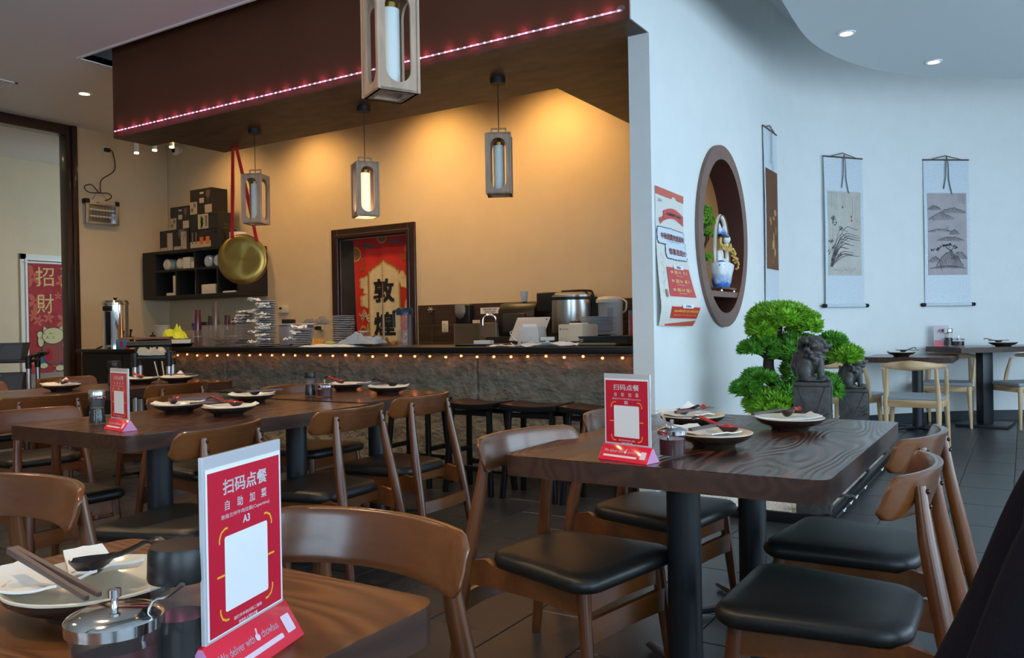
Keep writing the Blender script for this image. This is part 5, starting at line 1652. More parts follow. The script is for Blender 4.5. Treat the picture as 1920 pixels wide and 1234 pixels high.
def make_spoon(label, x, y, z, rz, mat, inner=None, tilt=0, roll=0):
    """Chinese soup spoon, bowl at the origin and handle along +X."""
    t = thing('soup_spoon', label, 'spoon', (x, y, z), rz, 'soup spoons on the plates')
    t.rotation_euler = (R(roll), R(tilt), R(rz))
    t.scale = (1.18,) * 3

    def fn(u, v, w):
        s = u
        q = 2 * v - 1
        if s < 0.42:
            p = s / 0.42
            hw_ = 0.024 * math.sqrt(max(0.02, 1 - (1 - p * 1.05) ** 2)) if p < 0.75 else 0.024 * (1 - (p - 0.75) * 1.3)
            x_ = -0.030 + 0.066 * p
            dep = 0.020 * sin(pi * min(1, p * 0.9 + 0.05)) * (1 - q * q)
            zc = 0.022 + 0.012 * max(0, p - 0.6)
        else:
            p = (s - 0.42) / 0.58
            hw_ = 0.0125 - 0.002 * p
            x_ = 0.036 + 0.088 * p
            dep = 0.004 * (1 - q * q)
            zc = 0.0268 + 0.028 * p ** 1.3 - (0.016 * max(0, p - 0.8) / 0.2)
        return (x_, hw_ * q, zc - dep - (0.0028 if w else 0))
    g = G(); g.slab(fn, 22, 8)
    g.cur = 0
    o = g.build('spoon_body', [mat, inner or mat], t, angle=60, fix=True)
    if inner:
        n_ = 22 * 8
        for i, p in enumerate(o.data.polygons):
            p.material_index = 1 if i < n_ else 0
    return t


def chopsticks(x, y, z, rz, L=0.225, gap=0.011, label='', tilt=0, group='chopsticks on the plates', mat=CHOP):
    for k in (0, 1):
        g = G()
        a, b = 0.0050, 0.0036
        vs = [(-L / 2, -a, 0), (-L / 2, a, 0), (-L / 2, a, 2 * a), (-L / 2, -a, 2 * a), (L / 2, -b, 0), (L / 2, b, 0), (L / 2, b, 2 * b), (L / 2, -b, 2 * b)]
        g.add(vs, [(0, 1, 2, 3), (4, 7, 6, 5), (0, 4, 5, 1), (1, 5, 6, 2), (2, 6, 7, 3), (3, 7, 4, 0)])
        c, s = cos(R(rz)), sin(R(rz))
        off = (k - 0.5) * gap
        o = g.build('chopstick', mat, bevel=0.0008, seg=1, loc=(x - s * off, y + c * off, z), rot=(0, R(tilt), R(rz + (k * 2.5))))
        tag(o, label % ('nearer', 'farther')[k], 'chopstick', group)


def folded_napkin(x, y, z, rz, label, w=0.20, d=0.075, seed=1, group='folded napkins on the plates'):
    """Folded paper napkin lying across the plate, its ends resting on the rim."""
    def fn(u, v, q):
        a = (u - 0.5) * w
        b = (v - 0.5) * d * (1.0 + 0.25 * sin(u * 3 + seed))
        h = 0.014 + 0.024 * (abs(2 * u - 1) ** 2) + 0.010 * sin(pi * u) * (1 - v) + 0.006 * noise.noise((u * 4 + seed, v * 3, seed))
        return (a, b, h + (0 if q else 0.004))
    g = G(); g.slab(fn, 16, 6)
    return tag(g.build('folded_napkin', NAPKIN, loc=(x, y, z), rot=(0, 0, R(rz))), label, 'napkin', group)


def setting(x, y, z, where, nap=(0, 0, 20), spoon=(0.02, 0.02, -20), chop=(0, -0.05, 15), red=True, r=0.132, tri=False, sroll=0, clen=0.225):
    make_plate('cream plate ' + where, x, y, z, r)
    if nap:
        folded_napkin(x + nap[0], y + nap[1], z + 0.020, nap[2], 'folded napkin on the plate ' + where, seed=x * 3, w=r * 1.95, d=r * 0.85)
        if tri:
            o = G(); o.prism([(-0.05, 0), (0.055, 0), (0.0, 0.05)], 0, 0.008, Matrix.Rotation(R(70), 4, 'X'))
            tag(o.build('napkin_peak', NAPKIN, loc=(x - 0.03, y + 0.045, z + 0.052), rot=(0, 0, R(25))), 'raised napkin corner, plate ' + where, 'napkin')
    if spoon:
        make_spoon(('red' if red else 'black') + ' soup spoon, plate ' + where, x + spoon[0], y + spoon[1], z + 0.042, spoon[2], SPOONB if not red else M('dark_red_spoon', (0.05, 0.012, 0.012), 0.2, coat=0.4), REDP if red else None, roll=sroll)
    if chop:
        chopsticks(x + chop[0], y + chop[1], z + 0.066, chop[2], clen, label='%s dark chopstick on the plate ' + where)


Z = 0.77
setting(-0.918, 2.772, Z, 'right of the sauce jar on the centre table', nap=(-0.03, 0.0, -38), spoon=(0.045, 0.03, 165), chop=(-0.01, -0.01, 76), clen=0.25)
setting(-1.171, 3.260, Z, 'behind the red sign on the centre table', nap=(-0.03, 0.0, -32), spoon=(-0.055, 0.04, -34), chop=(0.01, 0.0, 74), tri=True, clen=0.26)
setting(-0.793, 3.327, Z, 'farthest right on the centre table', nap=(-0.02, -0.01, 32), spoon=(-0.03, 0.07, -58), chop=(-0.075, -0.02, 74), clen=0.25)
setting(-3.814, 2.739, Z, 'at left on the three-plate table', nap=(0.0, 0.0, 45), spoon=(-0.05, 0.0, -28), chop=(0.03, 0.05, 60))
setting(-3.432, 2.753, Z, 'at near right on the three-plate table', nap=(0.02, 0.0, 60), spoon=(0.02, 0.03, 215), chop=(-0.08, -0.04, 78))
setting(-3.910, 3.308, Z, 'farthest back on the three-plate table', nap=(0, 0, 40), spoon=(-0.0, 0.02, 200), chop=(0.05, 0.05, 72), red=False)
setting(-3.537, 4.101, Z, 'beside the last chair back near the bar', nap=(0.01, 0, 35), spoon=(0.0, 0.05, 195), chop=(-0.10, -0.05, 80), red=False)
setting(-4.025, 4.226, Z, 'behind the condiment jar near the bar', nap=(0.05, 0, 30), spoon=(-0.05, 0, 180), chop=None)
setting(-6.118, 3.394, Z, 'left of the bottle, far left table', nap=(-0.03, 0, 10), spoon=(0.03, 0.0, -20), chop=(0.03, 0.05, 35), tri=True)
setting(-6.262, 4.139, Z, 'behind the small red sign, far left table', nap=(0, 0, 30), spoon=(0, 0, 180), chop=None, r=0.14)
setting(-6.071, 4.350, Z, 'right of the small red sign, far left table', nap=(0.03, 0, 30), spoon=None, chop=(0.0, 0.02, 35), tri=True, r=0.14)
setting(-1.12, 9.62, 0.80, 'on the table behind the stone lions', nap=(0, 0, 20), spoon=(0.02, -0.03, 40), chop=(0.06, -0.02, 18), red=False, r=0.14)
setting(-0.20, 10.40, 0.88, 'on the cornerwise table, right room', nap=None, spoon=(-0.04, -0.05, 200), chop=(-0.04, -0.03, 35), red=False, r=0.14)
# foreground setting
make_plate('large cream plate with dark underside on the foreground table', -1.228, 0.728, Z, 0.130, None)
folded_napkin(-1.286, 0.664, Z + 0.024, 15, 'big folded white napkin under the foreground chopsticks', 0.17, 0.10, 2.0, None)
folded_napkin(-1.286, 0.765, Z + 0.026, -15, 'smaller napkin fold beside the black spoon in the foreground', 0.15, 0.08, 5.0, None)
make_spoon('large black soup spoon on the foreground plate', -1.243, 0.728, Z + 0.052, 14, SPOONB, None, tilt=-5)
chopsticks(-1.233, 0.662, Z + 0.072, -3, 0.235, 0.013, '%s thick brown chopstick on the foreground plate', 8, 'foreground chopsticks')


# bottles and jars
def soy_bottle(label, x, y, z, h=0.145, cap=PLBLK, rz=0, clearneck=False, k=1.0):
    t = thing('sauce_bottle', label, 'bottle', (x, y, z), rz, 'soy sauce bottles', k)
    prof = [(0.031, 0), (0.033, 0.004), (0.031, 0.03), (0.027, 0.055), (0.0265, 0.07), (0.029, 0.085), (0.029, 0.105)]
    g = G(); g.lathe(prof, 32, cap=False); g.build('bottle_glass', GLASS, t)
    lv = 0.066
    g = G(); g.lathe([(0.0300, 0.0065), (0.0288, 0.03), (0.0252, 0.055), (0.0249, lv)], 32); g.build('sauce', SAUCE, t)
    g = G(); g.lathe([(0.031, 0.103), (0.032, 0.106), (0.031, 0.132), (0.029, 0.137), (0.0001, 0.138)], 32); cap_ = g.build('cap', cap, t)
    g = G(); g.cyl((0, -0.0305, 0.12), 0.003, -0.003, 0.003, 8); g.build('pour_hole', BLACK, cap_)
    return t


def sauce_jar(label, x, y, z, rz=0, r=0.042, h=0.075, spoon=True, lidspoon=None):
    t = thing('condiment_jar', label, 'jar', (x, y, z), rz, 'glass condiment jars')
    k = r / 0.042
    g = G(); g.lathe([(0.037 * k, 0), (0.041 * k, 0.005), (0.042 * k, h)], 36, cap=False); g.build('jar_glass', GLASS, t)
    g = G(); g.lathe([(0.0385 * k, 0.0075), (0.039 * k, h * 0.68)], 36); g.build('sauce', CHILI, t)
    g = G(); g.lathe([(0.0455 * k, h - 0.012), (0.046 * k, h + 0.001), (0.044 * k, h + 0.004), (0.030 * k, h + 0.010), (0.0001, h + 0.012)], 40); lid_ = g.build('lid', CHROME, t)
    g = G(); g.lathe([(0.004, h + 0.010), (0.004, h + 0.022), (0.0075, h + 0.024), (0.0075, h + 0.033), (0.0001, h + 0.035)], 18); g.build('lid_knob', CHROME, lid_)
    if spoon:
        g = G(); g.tube(smoothpath([(0.018 * k, 0.012, 0.02), (0.030 * k, 0.016, h + 0.008), (0.048 * k, 0.022, h + 0.022), (0.062 * k, 0.028, h + 0.036)], 4), [0.0030] * 9 + [0.0035, 0.004, 0.0045, 0.005][:4], 8, flat=0.6); g.build('serving_spoon', STEEL, t)
    return t


soy_bottle('soy sauce bottle with black cap beside the big foreground sign', -0.888, 0.636, Z, k=1.22)
sauce_jar('chrome-lidded chili jar with spoon in the bottom left foreground', -0.913, 0.564, Z, 15, 0.050, 0.095)
soy_bottle('soy sauce bottle with steel cap beside the small red sign', -3.709, 2.223, Z, cap=CHROME, k=1.18)
soy_bottle('soy sauce bottle with black cap at the bar end of the long table', -3.891, 3.757, Z, k=1.15)
sauce_jar('chili jar beside the black-capped bottle at the bar end of the long table', -3.771, 3.762, Z, 0, 0.055, 0.075)
soy_bottle('soy sauce bottle with black cap on the far left table', -6.166, 3.843, Z, k=1.5)
sauce_jar('chrome-lidded sauce jar behind the sign on the centre table', -0.966, 2.500, Z, 110, 0.043, 0.085)
soy_bottle('soy sauce bottle on the cornerwise table by the curved wall', -0.735, 10.52, 0.88, cap=CHROME, k=1.5)
sauce_jar('small red sauce jar on the cornerwise table by the curved wall', -0.635, 10.52, 0.88, 0, 0.062, 0.085, False)


# ================================================================ TABLE SIGNS
def make_tent(label, x, y, z, rz, code, w=0.190, h=0.240, simple=False, k=1.0):
    t = thing('table_sign', label, 'sign', (x, y, z), rz, 'acrylic table signs', k)
    bw, bh, bd = w * 1.06, 0.050, 0.036
    g = G(); g.prism([(-bd, 0), (bd, 0), (0.004, bh), (-0.004, bh)], -bw / 2, bw / 2, Matrix.Rotation(R(90), 4, 'Z') @ Matrix.Rotation(R(90), 4, 'X')); g.build('base', BASERED, t, bevel=0.0015, seg=1)
    pink = M('pink_sign_end', (0.62, 0.28, 0.50), 0.35)
    for s in (-1, 1):
        g = G(); xx = s * (bw / 2 + 0.0006)
        g.prism([(-bd * .92, 0.001), (bd * .92, 0.001), (0.003, bh * .95), (-0.003, bh * .95)], xx - 0.0004, xx + 0.0004, Matrix.Rotation(R(90), 4, 'Z') @ Matrix.Rotation(R(90), 4, 'X')); g.build('end_cap', pink, t, smooth=False)
    z0, z1 = bh * 0.9, bh * 0.9 + h
    m_ac = M('milky_acrylic', (0.62, 0.62, 0.66), 0.08, alpha=0.75, coat=0.6)
    g = G(); g.box(-w / 2, w / 2, -0.0035, 0.0035, z0, z1); g.build('acrylic_panel', m_ac, t, bevel=0.001, seg=1)
    for s in (-1, 1):
        nm = 'front_insert' if s < 0 else 'back_insert'
        g = G(); g.box(-w / 2 + 0.004, w / 2 - 0.004, s * 0.0042 - 0.0003, s * 0.0042 + 0.0003, z0 + 0.008, z1 - (0.016 if not simple else 0.004)); ins = g.build(nm, SIGNW, t, smooth=False)
        g = G(); g.box(-w / 2 + 0.0075, w / 2 - 0.0075, s * 0.0048 - 0.0002, s * 0.0048 + 0.0002, z0 + 0.010, z1 - (0.022 if not simple else 0.008)); g.build(nm.replace('insert', 'print'), SIGNRED, ins, smooth=False)
        fn = (lambda u, v, o, s=s: (-s * u, s * (0.0052 + o), z0 + v))
        H = h
        g = G()
        ptext(g, fn, '扫码点餐', 0, H * 0.815, H * 0.080, width=w * 0.56, bold=0.020)
        for i, c in enumerate('自助加菜'):
            ptext(g, fn, c, -w * 0.235 + i * w * 0.157, H * 0.715, H * 0.052, bold=0.018)
        if code == 'A3' or code == 'B2' or True:
            ptext(g, fn, '敦煌兰州牛肉拉面(Cupertino)', 0, H * 0.655, H * 0.028, width=w * 0.62, bold=0.008)
        ptext(g, fn, code, 0, H * 0.607, H * 0.040, bold=0.03)
        ptext(g, fn, '请打开手机扫码二维码', 0, H * 0.085, H * 0.020, width=w * 0.36, bold=0.0)
        ptext(g, fn, '支持多人同时点餐', 0, H * 0.052, H * 0.020, width=w * 0.24, bold=0.0)
        g.build('lettering', SIGNW, ins, smooth=False, kind='stuff')
        g = G(); cxm, cym, q = 0, H * 0.345, w * 0.275
        ppoly(g, fn, rrect(-q, q, cym - q, cym + q, w * 0.02)); g.build('code_panel', SIGNW, ins, smooth=False)
        g = G(); e = w * 0.335; a = w * 0.10; lw = w * 0.016
        for sx in (-1, 1):
            for sy in (-1, 1):
                pline(g, fn, [(sx * e, cym + sy * (e - a)), (sx * e, cym + sy * (e - 0.012)), (sx * (e - 0.004), cym + sy * (e - 0.004)), (sx * (e - 0.012), cym + sy * e), (sx * (e - a), cym + sy * e)], lw)
            pline(g, fn, [(sx * (e + 0.006), cym), (sx * (e - 0.010), cym)], lw)
        g.build('corner_bracket', YEL, ins, smooth=False, split=True)
    # print on the sloping base
    dy, dz = bd - 0.004, bh
    L = math.hypot(dy, dz)
    fn = lambda u, v, o: (u, -bd + dy * v / L - 0.0006 * dz / L - o, dz * v / L + 0.0006 * dy / L)
    g = G(); ptext(g, fn, 'We deliver with', -w * 0.24, L * 0.60, 0.0105, width=w * 0.42); ptext(g, fn, 'chowbus', w * 0.175, L * 0.60, 0.0105, width=w * 0.22)
    ppoly(g, fn, circ(w * 0.015, L * 0.58, 0.0052, 10)); pline(g, fn, [(w * 0.015, L * .62), (w * 0.035, L * .78)], 0.003)
    ppoly(g, fn, rrect(-w * 0.44, w * 0.29, L * 0.24, L * 0.36, 0.0028)); ppoly(g, fn, rrect(w * 0.35, w * 0.465, L * 0.26, L * 0.70, 0.002))
    g.build('base_lettering', M('sign_pinkish_white', (0.80, 0.62, 0.70), 0.4), t, smooth=False, kind='stuff')
    return t


make_tent('large red table sign A3 in the foreground, left of centre', -0.872, 0.719, Z, 106, 'A3', w=0.180, h=0.244, k=0.956)
make_tent('red table sign B2 standing on the centre table', -1.063, 2.371, Z, -14.5, 'B2', k=0.956)
make_tent('small red table sign B3 on the three-plate table', -3.403, 2.146, Z, -9.6, 'B3', k=0.956)
t = thing('table_card', 'pale pink standing card on the cornerwise table', 'sign', (-0.81, 10.55, 0.88), 8)
g = G(); g.box(-0.075, 0.075, -0.004, 0.004, 0, 0.24); g.build('card', M('pale_pink_card', (0.72, 0.62, 0.68), 0.4), t, smooth=False)
g = G(); g.box(-0.07, 0.07, -0.0055, -0.0045, 0.01, 0.07); g.build('red_band', SIGNRED, t, smooth=False)
g = G(); ptext(g, lambda u, v, o: (u, -0.0060, v), '点餐', 0, 0.18, 0.035); g.build('lettering', M('sign_text_red', (0.45, 0.03, 0.1), 0.5), t, smooth=False)
g = G(); g.box(-0.075, 0.075, -0.03, 0.03, 0, 0.02); g.build('foot', BASERED, t, bevel=0.002, seg=1)
# ================================================================ PLANTER, BONSAI, LIONS
t = thing('planter_box', 'low black planter box with white gravel along the partition', 'planter', (0, 0, 0))
PX0, PX1, PY0, PY1, PH = -2.10, -0.975, 4.96, 7.60, 0.062
for x0, x1, y0, y1 in ((PX0, PX1, PY0, PY0 + 0.035), (PX0, PX1, PY1 - 0.035, PY1), (PX1 - 0.035, PX1, PY0 + 0.035, PY1 - 0.035), (PX0, PX0 + 0.035, PY0 + 0.035, PY1 - 0.035)):
    g = G(); g.box(x0, x1, y0, y1, 0, PH); g.build('side_board', BLACK, t, bevel=0.004)
g = G(); g.box(PX0 + 0.03, PX1 - 0.03, PY0 + 0.03, PY1 - 0.03, 0.0, 0.042); g.build('soil_bed', GRAVEL, t, smooth=False)
g = G()
rnd = random.Random(3)
for i in range(5200):
    x, y = rnd.uniform(PX0 + .045, PX1 - .045), rnd.uniform(PY0 + .045, PY1 - .045)
    if i > 2600 and y > 6.0:
        y = rnd.uniform(PY0 + .045, 6.0)
    s = rnd.uniform(0.007, 0.015)
    a = rnd.uniform(0, 6.28)
    vs = [(x + s * cos(a), y + s * sin(a), .043), (x - s * sin(a), y + s * cos(a), .042), (x - s * cos(a), y - s * sin(a), .043), (x + s * sin(a), y - s * cos(a), .042), (x, y, .044 + s * 0.8)]
    g.add(vs, [(0, 1, 4), (1, 2, 4), (2, 3, 4), (3, 0, 4)])
g.build('gravel', GRAVEL, t, kind='stuff', smooth=False, fix=False)
for i, (x, y) in enumerate(((-0.93, 5.75), (-0.93, 5.55), (-0.93, 6.10), (-0.93, 6.9), (-0.93, 5.32))):
    g = G(); g.ell((0, 0, 0.012), (0.010, 0.013, 0.008), 8, 5); g.tube([(0, 0, 0.01), (0.012, 0.012, 0.028)], 0.004, 5)
    tag(g.build('clip', PORCW, loc=(x - 0.025, y, 0.018)), 'white clip on the planter side, ' + ('second from the front', 'first behind the front corner', 'middle one', 'farthest back', 'nearest the front corner')[i], 'clip', 'white clips on the planter')
g = G(); g.tube([(-0.960, 5.1, 0.028), (-0.957, 5.9, 0.032), (-0.960, 7.5, 0.028)], 0.006, 6)
tag(g.build('planter_cable', BLACKM), 'black cable clipped along the planter side', 'cable')


def pad_mesh(g, c, r, n, rnd, size=0.036, flat=0.45):
    """Tufts of needles over the upper shell of an ellipsoid."""
    for i in range(n):
        a = rnd.uniform(0, 2 * pi)
        zz = rnd.uniform(-0.55, 1.0)
        rr = math.sqrt(max(0, 1 - zz * zz))
        k = rnd.uniform(0.80, 1.03)
        bump_ = 1 + 0.14 * noise.noise((a * 1.5 + c[0] * 9, zz * 2.5, c[2] * 7))
        d = Vector((rr * cos(a), rr * sin(a), zz))
        p = Vector((c[0] + d.x * r[0] * k * bump_, c[1] + d.y * r[1] * k * bump_, c[2] + d.z * r[2] * k * bump_))
        d = (d + Vector((0, 0, 0.55)) + Vector((rnd.uniform(-.3, .3), rnd.uniform(-.3, .3), 0))).normalized()
        s1 = d.cross(Vector((0.3, 0.2, 1))).normalized() if abs(d.z) < 0.98 else Vector((1, 0, 0))
        s2 = d.cross(s1)
        m = 7
        L = size * rnd.uniform(0.7, 1.15)
        for q in range(m):
            b = 2 * pi * q / m + rnd.uniform(-.3, .3)
            o = s1 * cos(b) + s2 * sin(b)
            tip = p + d * L * 0.75 + o * L * 0.62
            w = (s1 * -sin(b) + s2 * cos(b)) * L * 0.13
            mid = p + d * L * 0.30 + o * L * 0.34
            g.add([p - w * 0.3, mid - w, tip, mid + w, p + w * 0.3], [(0, 1, 3, 4), (1, 2, 3)])


bz = thing('bonsai_tree', 'large artificial bonsai pine with bright green pads by the partition', 'bonsai', (-1.592, 6.25, 0.045))
pads = [((0.040, 0.0, 1.186), (0.184, 0.220, 0.081), 900, 0),
        ((-0.092, 0.0, 1.110), (0.080, 0.150, 0.096), 330, 0),
        ((0.212, 0.0, 1.126), (0.096, 0.160, 0.074), 330, 0),
        ((0.140, 0.0, 0.934), (0.168, 0.200, 0.096), 620, 1),
        ((-0.172, 0.0, 0.950), (0.064, 0.100, 0.037), 170, 1),
        ((-0.072, 0.0, 1.002), (0.060, 0.120, 0.055), 200, 1),
        ((0.420, 0.0, 0.998), (0.060, 0.100, 0.040), 160, 1),
        ((0.496, 0.0, 0.890), (0.088, 0.130, 0.055), 260, 0),
        ((-0.116, 0.0, 0.730), (0.096, 0.140, 0.040), 260, 1),
        ((-0.208, 0.0, 0.646), (0.084, 0.130, 0.044), 220, 1),
        ((-0.020, 0.0, 0.534), (0.176, 0.200, 0.099), 760, 0),
        ((0.100, 0.0, 0.594), (0.120, 0.160, 0.081), 380, 1),
        ((0.388, 0.0, 0.646), (0.056, 0.120, 0.088), 220, 1),
        ((0.180, 0.0, 0.774), (0.104, 0.140, 0.088), 300, 1)]
# pads are laid out in the plane facing the room: local x follows (0.85, 0.53)
bz.rotation_euler = (0, 0, R(24))
rnd = random.Random(11)
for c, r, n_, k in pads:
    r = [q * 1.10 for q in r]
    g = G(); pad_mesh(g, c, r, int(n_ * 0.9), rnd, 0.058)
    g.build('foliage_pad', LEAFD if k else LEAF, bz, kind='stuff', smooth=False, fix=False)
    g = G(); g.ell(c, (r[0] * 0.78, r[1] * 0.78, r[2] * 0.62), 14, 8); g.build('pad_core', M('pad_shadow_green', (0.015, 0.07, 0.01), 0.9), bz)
g = G(); g.tube(smoothpath([(0.06, 0, 0), (0.08, 0, 0.14), (0.0, 0, 0.32), (0.04, 0.0, 0.50), (0.02, 0, 0.64), (-0.04, 0, 0.76), (-0.04, 0, 0.90), (0.02, 0, 1.04), (0.04, 0, 1.14)], 4), [0.080 - 0.0018 * i for i in range(33)], 12); g.build('trunk', BARK, bz, angle=80)
for p in (((0.03, 0, 0.62), (-0.06, 0, 0.70), (-0.12, 0, 0.72)), ((0.02, 0, 0.58), (-0.1, 0, 0.63), (-0.21, 0, 0.64)), ((-0.04, 0, 0.86), (-0.1, 0, 0.92), (-0.17, 0, 0.94)), ((0.0, 0, 0.90), (0.2, 0, 0.86), (0.42, 0.0, 0.94)), ((0.2, 0, 0.87), (0.36, 0, 0.84), (0.50, 0, 0.88)), ((0.03, 0, 0.50), (0.10, 0, 0.55), (0.1, 0, 0.58)), ((0.06, 0, 0.40), (0.2, 0, 0.50), (0.39, 0, 0.62)), ((0, 0, 0.98), (-0.06, 0, 1.04), (-0.09, 0, 1.10)), ((0.02, 0, 1.0), (0.14, 0, 1.04), (0.21, 0, 1.10)), ((0.02, 0, 0.40), (0.0, -0.03, 0.46), (-0.02, -0.03, 0.50))):
    g = G(); m = len(p); g.tube(smoothpath(p, 4), [0.026 - 0.014 * i / (4 * (m - 1)) for i in range(4 * (m - 1) + 1)], 8); g.build('branch', BARK, bz)


def make_lion(label, x, y, z0, zt, rz, lh=0.28):
    """Guardian lion seated on a carved post; z0 foot of the post, zt its top; the lion looks along +X."""
    t = thing('stone_lion', label, 'statue', (x, y, z0), rz, 'stone guardian lions on posts')
    h = zt - z0
    w = 0.098
    g = G(); g.box(-w, w, -w, w, 0, h * 0.62); g.build('post', LION, t, bevel=0.006)
    g = G(); g.box(-w - 0.004, w + 0.004, -w - 0.004, w + 0.004, h * 0.62 + 0.004, h - 0.025); g.build('post_head', LION, t, bevel=0.01)
    g = G(); g.box(-w - 0.008, w + 0.008, -w - 0.008, w + 0.008, h - 0.025, h); g.build('post_cap', LION, t, bevel=0.006)
    # carved apron: a V and curls on every side
    for k in range(4):
        mt = Matrix.Rotation(R(90 * k), 4, 'Z')
        g = G()
        yy = -w - 0.004
        zb, zc = h * 0.64, h - 0.03
        pts3 = lambda pp: [mt @ Vector((a, yy - 0.002, b)) for a, b in pp]
        g.tube(pts3([(-0.075, zc), (0.0, zb + 0.02), (0.075, zc)]), 0.0045, 6)
        for q in range(3):
            g.tube(pts3([(0.03 + 0.0 * q, zb + 0.03 + 0.035 * q), (0.06, zb + 0.02 + 0.03 * q), (0.09, zb + 0.045 + 0.03 * q)]), 0.004, 5)
        g.tube(pts3([(-0.09, zb + 0.10), (-0.06, zb + 0.11), (-0.065, zb + 0.07), (-0.088, zb + 0.045), (-0.05, zb + 0.03)]), 0.004, 5)
        g.tube(pts3([(-0.08, h * 0.5), (-0.03, h * 0.47), (0.03, h * 0.5), (0.08, h * 0.46)]), 0.004, 5)
        g.build('carved_line', LION, t, split=True)
    k_ = lh / 0.28
    g = G()
    mt = Matrix.Translation((0, 0, h)) @ Matrix.Scale(k_, 4)
    E = lambda c, r: g.ell(c, r, 14, 10, mt)
    E((0, 0, 0.008), (0.10, 0.085, 0.014))                       # plinth
    E((-0.035, 0, 0.10), (0.060, 0.062, 0.095))                  # trunk
    E((0.015, 0, 0.125), (0.052, 0.056, 0.080))                  # chest
    for s in (-1, 1):
        E((-0.045, s * 0.055, 0.060), (0.045, 0.028, 0.056))     # haunch
        E((-0.015, s * 0.062, 0.018), (0.040, 0.018, 0.018))     # hind paw
        E((0.045, s * 0.036, 0.075), (0.021, 0.020, 0.070))      # fore leg
        E((0.062, s * 0.038, 0.018), (0.032, 0.022, 0.018))      # fore paw
        for q in range(3):
            E((0.085, s * 0.038 + (q - 1) * 0.012, 0.016), (0.010, 0.007, 0.012))
        E((-0.005, s * 0.060, 0.235), (0.014, 0.010, 0.018))     # ear
        E((0.062, s * 0.028, 0.236), (0.014, 0.014, 0.012))      # brow
        E((0.072, s * 0.026, 0.222), (0.010, 0.010, 0.010))      # eye
    E((0.022, 0, 0.212), (0.058, 0.052, 0.055))                  # head
    E((0.072, 0, 0.208), (0.030, 0.030, 0.020))                  # upper muzzle
    E((0.066, 0, 0.178), (0.026, 0.026, 0.014))                  # jaw
    E((0.100, 0, 0.217), (0.010, 0.014, 0.009))                  # nose
    rr = random.Random(5)
    for q in range(46):                                          # mane curls
        a = rr.uniform(70, 290)
        zz = 0.135 + 0.120 * rr.random()
        rad = 0.052 + 0.014 * sin((zz - 0.13) * 22)
        E((-0.002 + rad * cos(R(a)) * 1.05, rad * sin(R(a)), zz), (0.017, 0.017, 0.015))
    for q in range(10):
        a = rr.uniform(0, 6.28)
        E((0.0 + 0.03 * cos(a), 0.03 * sin(a), 0.258), (0.015, 0.015, 0.013))
    E((0.055, 0.0, 0.135), (0.020, 0.020, 0.020))                # bell on the chest
    g.tube([mt @ Vector(p) for p in ((0.035, -0.05, 0.155), (0.065, -0.02, 0.142), (0.065, 0.02, 0.142), (0.035, 0.05, 0.155))], 0.008 * k_, 6)
    g.tube([mt @ Vector(p) for p in ((-0.085, 0, 0.03), (-0.105, 0, 0.09), (-0.09, 0, 0.15), (-0.105, 0, 0.18))], [0.02 * k_, 0.024 * k_, 0.02 * k_, 0.008 * k_], 8)
    g.build('lion_figure', LION, t, remesh=0.0052, fix=False)
    return t


make_lion('larger dark stone guardian lion on a carved post, nearer the table', -1.085, 5.13, 0.043, 0.835, 8, 0.285)
make_lion('smaller dark stone guardian lion on a carved post, behind and right', -1.125, 6.76, 0.043, 0.672, 8, 0.272)
g = G()
for i in range(4):
    g.ell((0.03 * i, 0.01 * (i % 2), 0.012), (0.028, 0.02, 0.014), 8, 5)
tag(g.build('dark_rock', LION, loc=(-1.05, 5.62, 0.046)), 'small dark rock on the gravel by the planter edge', 'rock')


# ================================================================ ORNAMENTS IN THE ROUND WINDOW
WZ = 1.455
t = thing('wooden_stand', 'small dark wooden stand under the blue and white ornament', 'stand', (-2.19, 6.88, WZ))
g = G(); g.box(-0.07, 0.07, -0.20, 0.20, 0.022, 0.040); g.build('board', M('red_brown_stand', (0.13, 0.045, 0.032), 0.4), t, bevel=0.004)
for y in (-0.17, 0.17):
    for x in (-0.05, 0.05):
        g = G(); g.lathe([(0.012, 0), (0.015, 0.01), (0.011, 0.024)], 12, Matrix.Translation((x, y, 0))); g.build('foot', CHROME, t)
BLUEW = bpy.data.materials.new('blue_white_ceramic'); BLUEW.use_nodes = True
nt = BLUEW.node_tree; b = nt.nodes['Principled BSDF']; b.inputs['Roughness'].default_value = 0.25; b.inputs['Coat Weight'].default_value = 0.4
tc = nt.nodes.new('ShaderNodeTexCoord'); sx = nt.nodes.new('ShaderNodeSeparateXYZ'); nt.links.new(tc.outputs['Generated'], sx.inputs[0])
nz = nt.nodes.new('ShaderNodeTexNoise'); nz.inputs['Scale'].default_value = 4; nt.links.new(tc.outputs['Generated'], nz.inputs['Vector'])
ad = nt.nodes.new('ShaderNodeMath'); ad.operation = 'MULTIPLY_ADD'; ad.inputs[1].default_value = 0.9; nt.links.new(nz.outputs['Fac'], ad.inputs[0]); nt.links.new(sx.outputs['Z'], ad.inputs[2])
cr = nt.nodes.new('ShaderNodeValToRGB'); cr.color_ramp.elements[0].position = 0.55; cr.color_ramp.elements[0].color = (0.03, 0.16, 0.55, 1); cr.color_ramp.elements[1].position = 1.05; cr.color_ramp.elements[1].color = (0.82, 0.85, 0.88, 1)
nt.links.new(ad.outputs[0], cr.inputs['Fac']); nt.links.new(cr.outputs['Color'], b.inputs['Base Color'])
t = thing('ceramic_fountain', 'blue and white ceramic mountain ornament inside a pale ring', 'ornament', (-2.19, 6.88, WZ + 0.04))
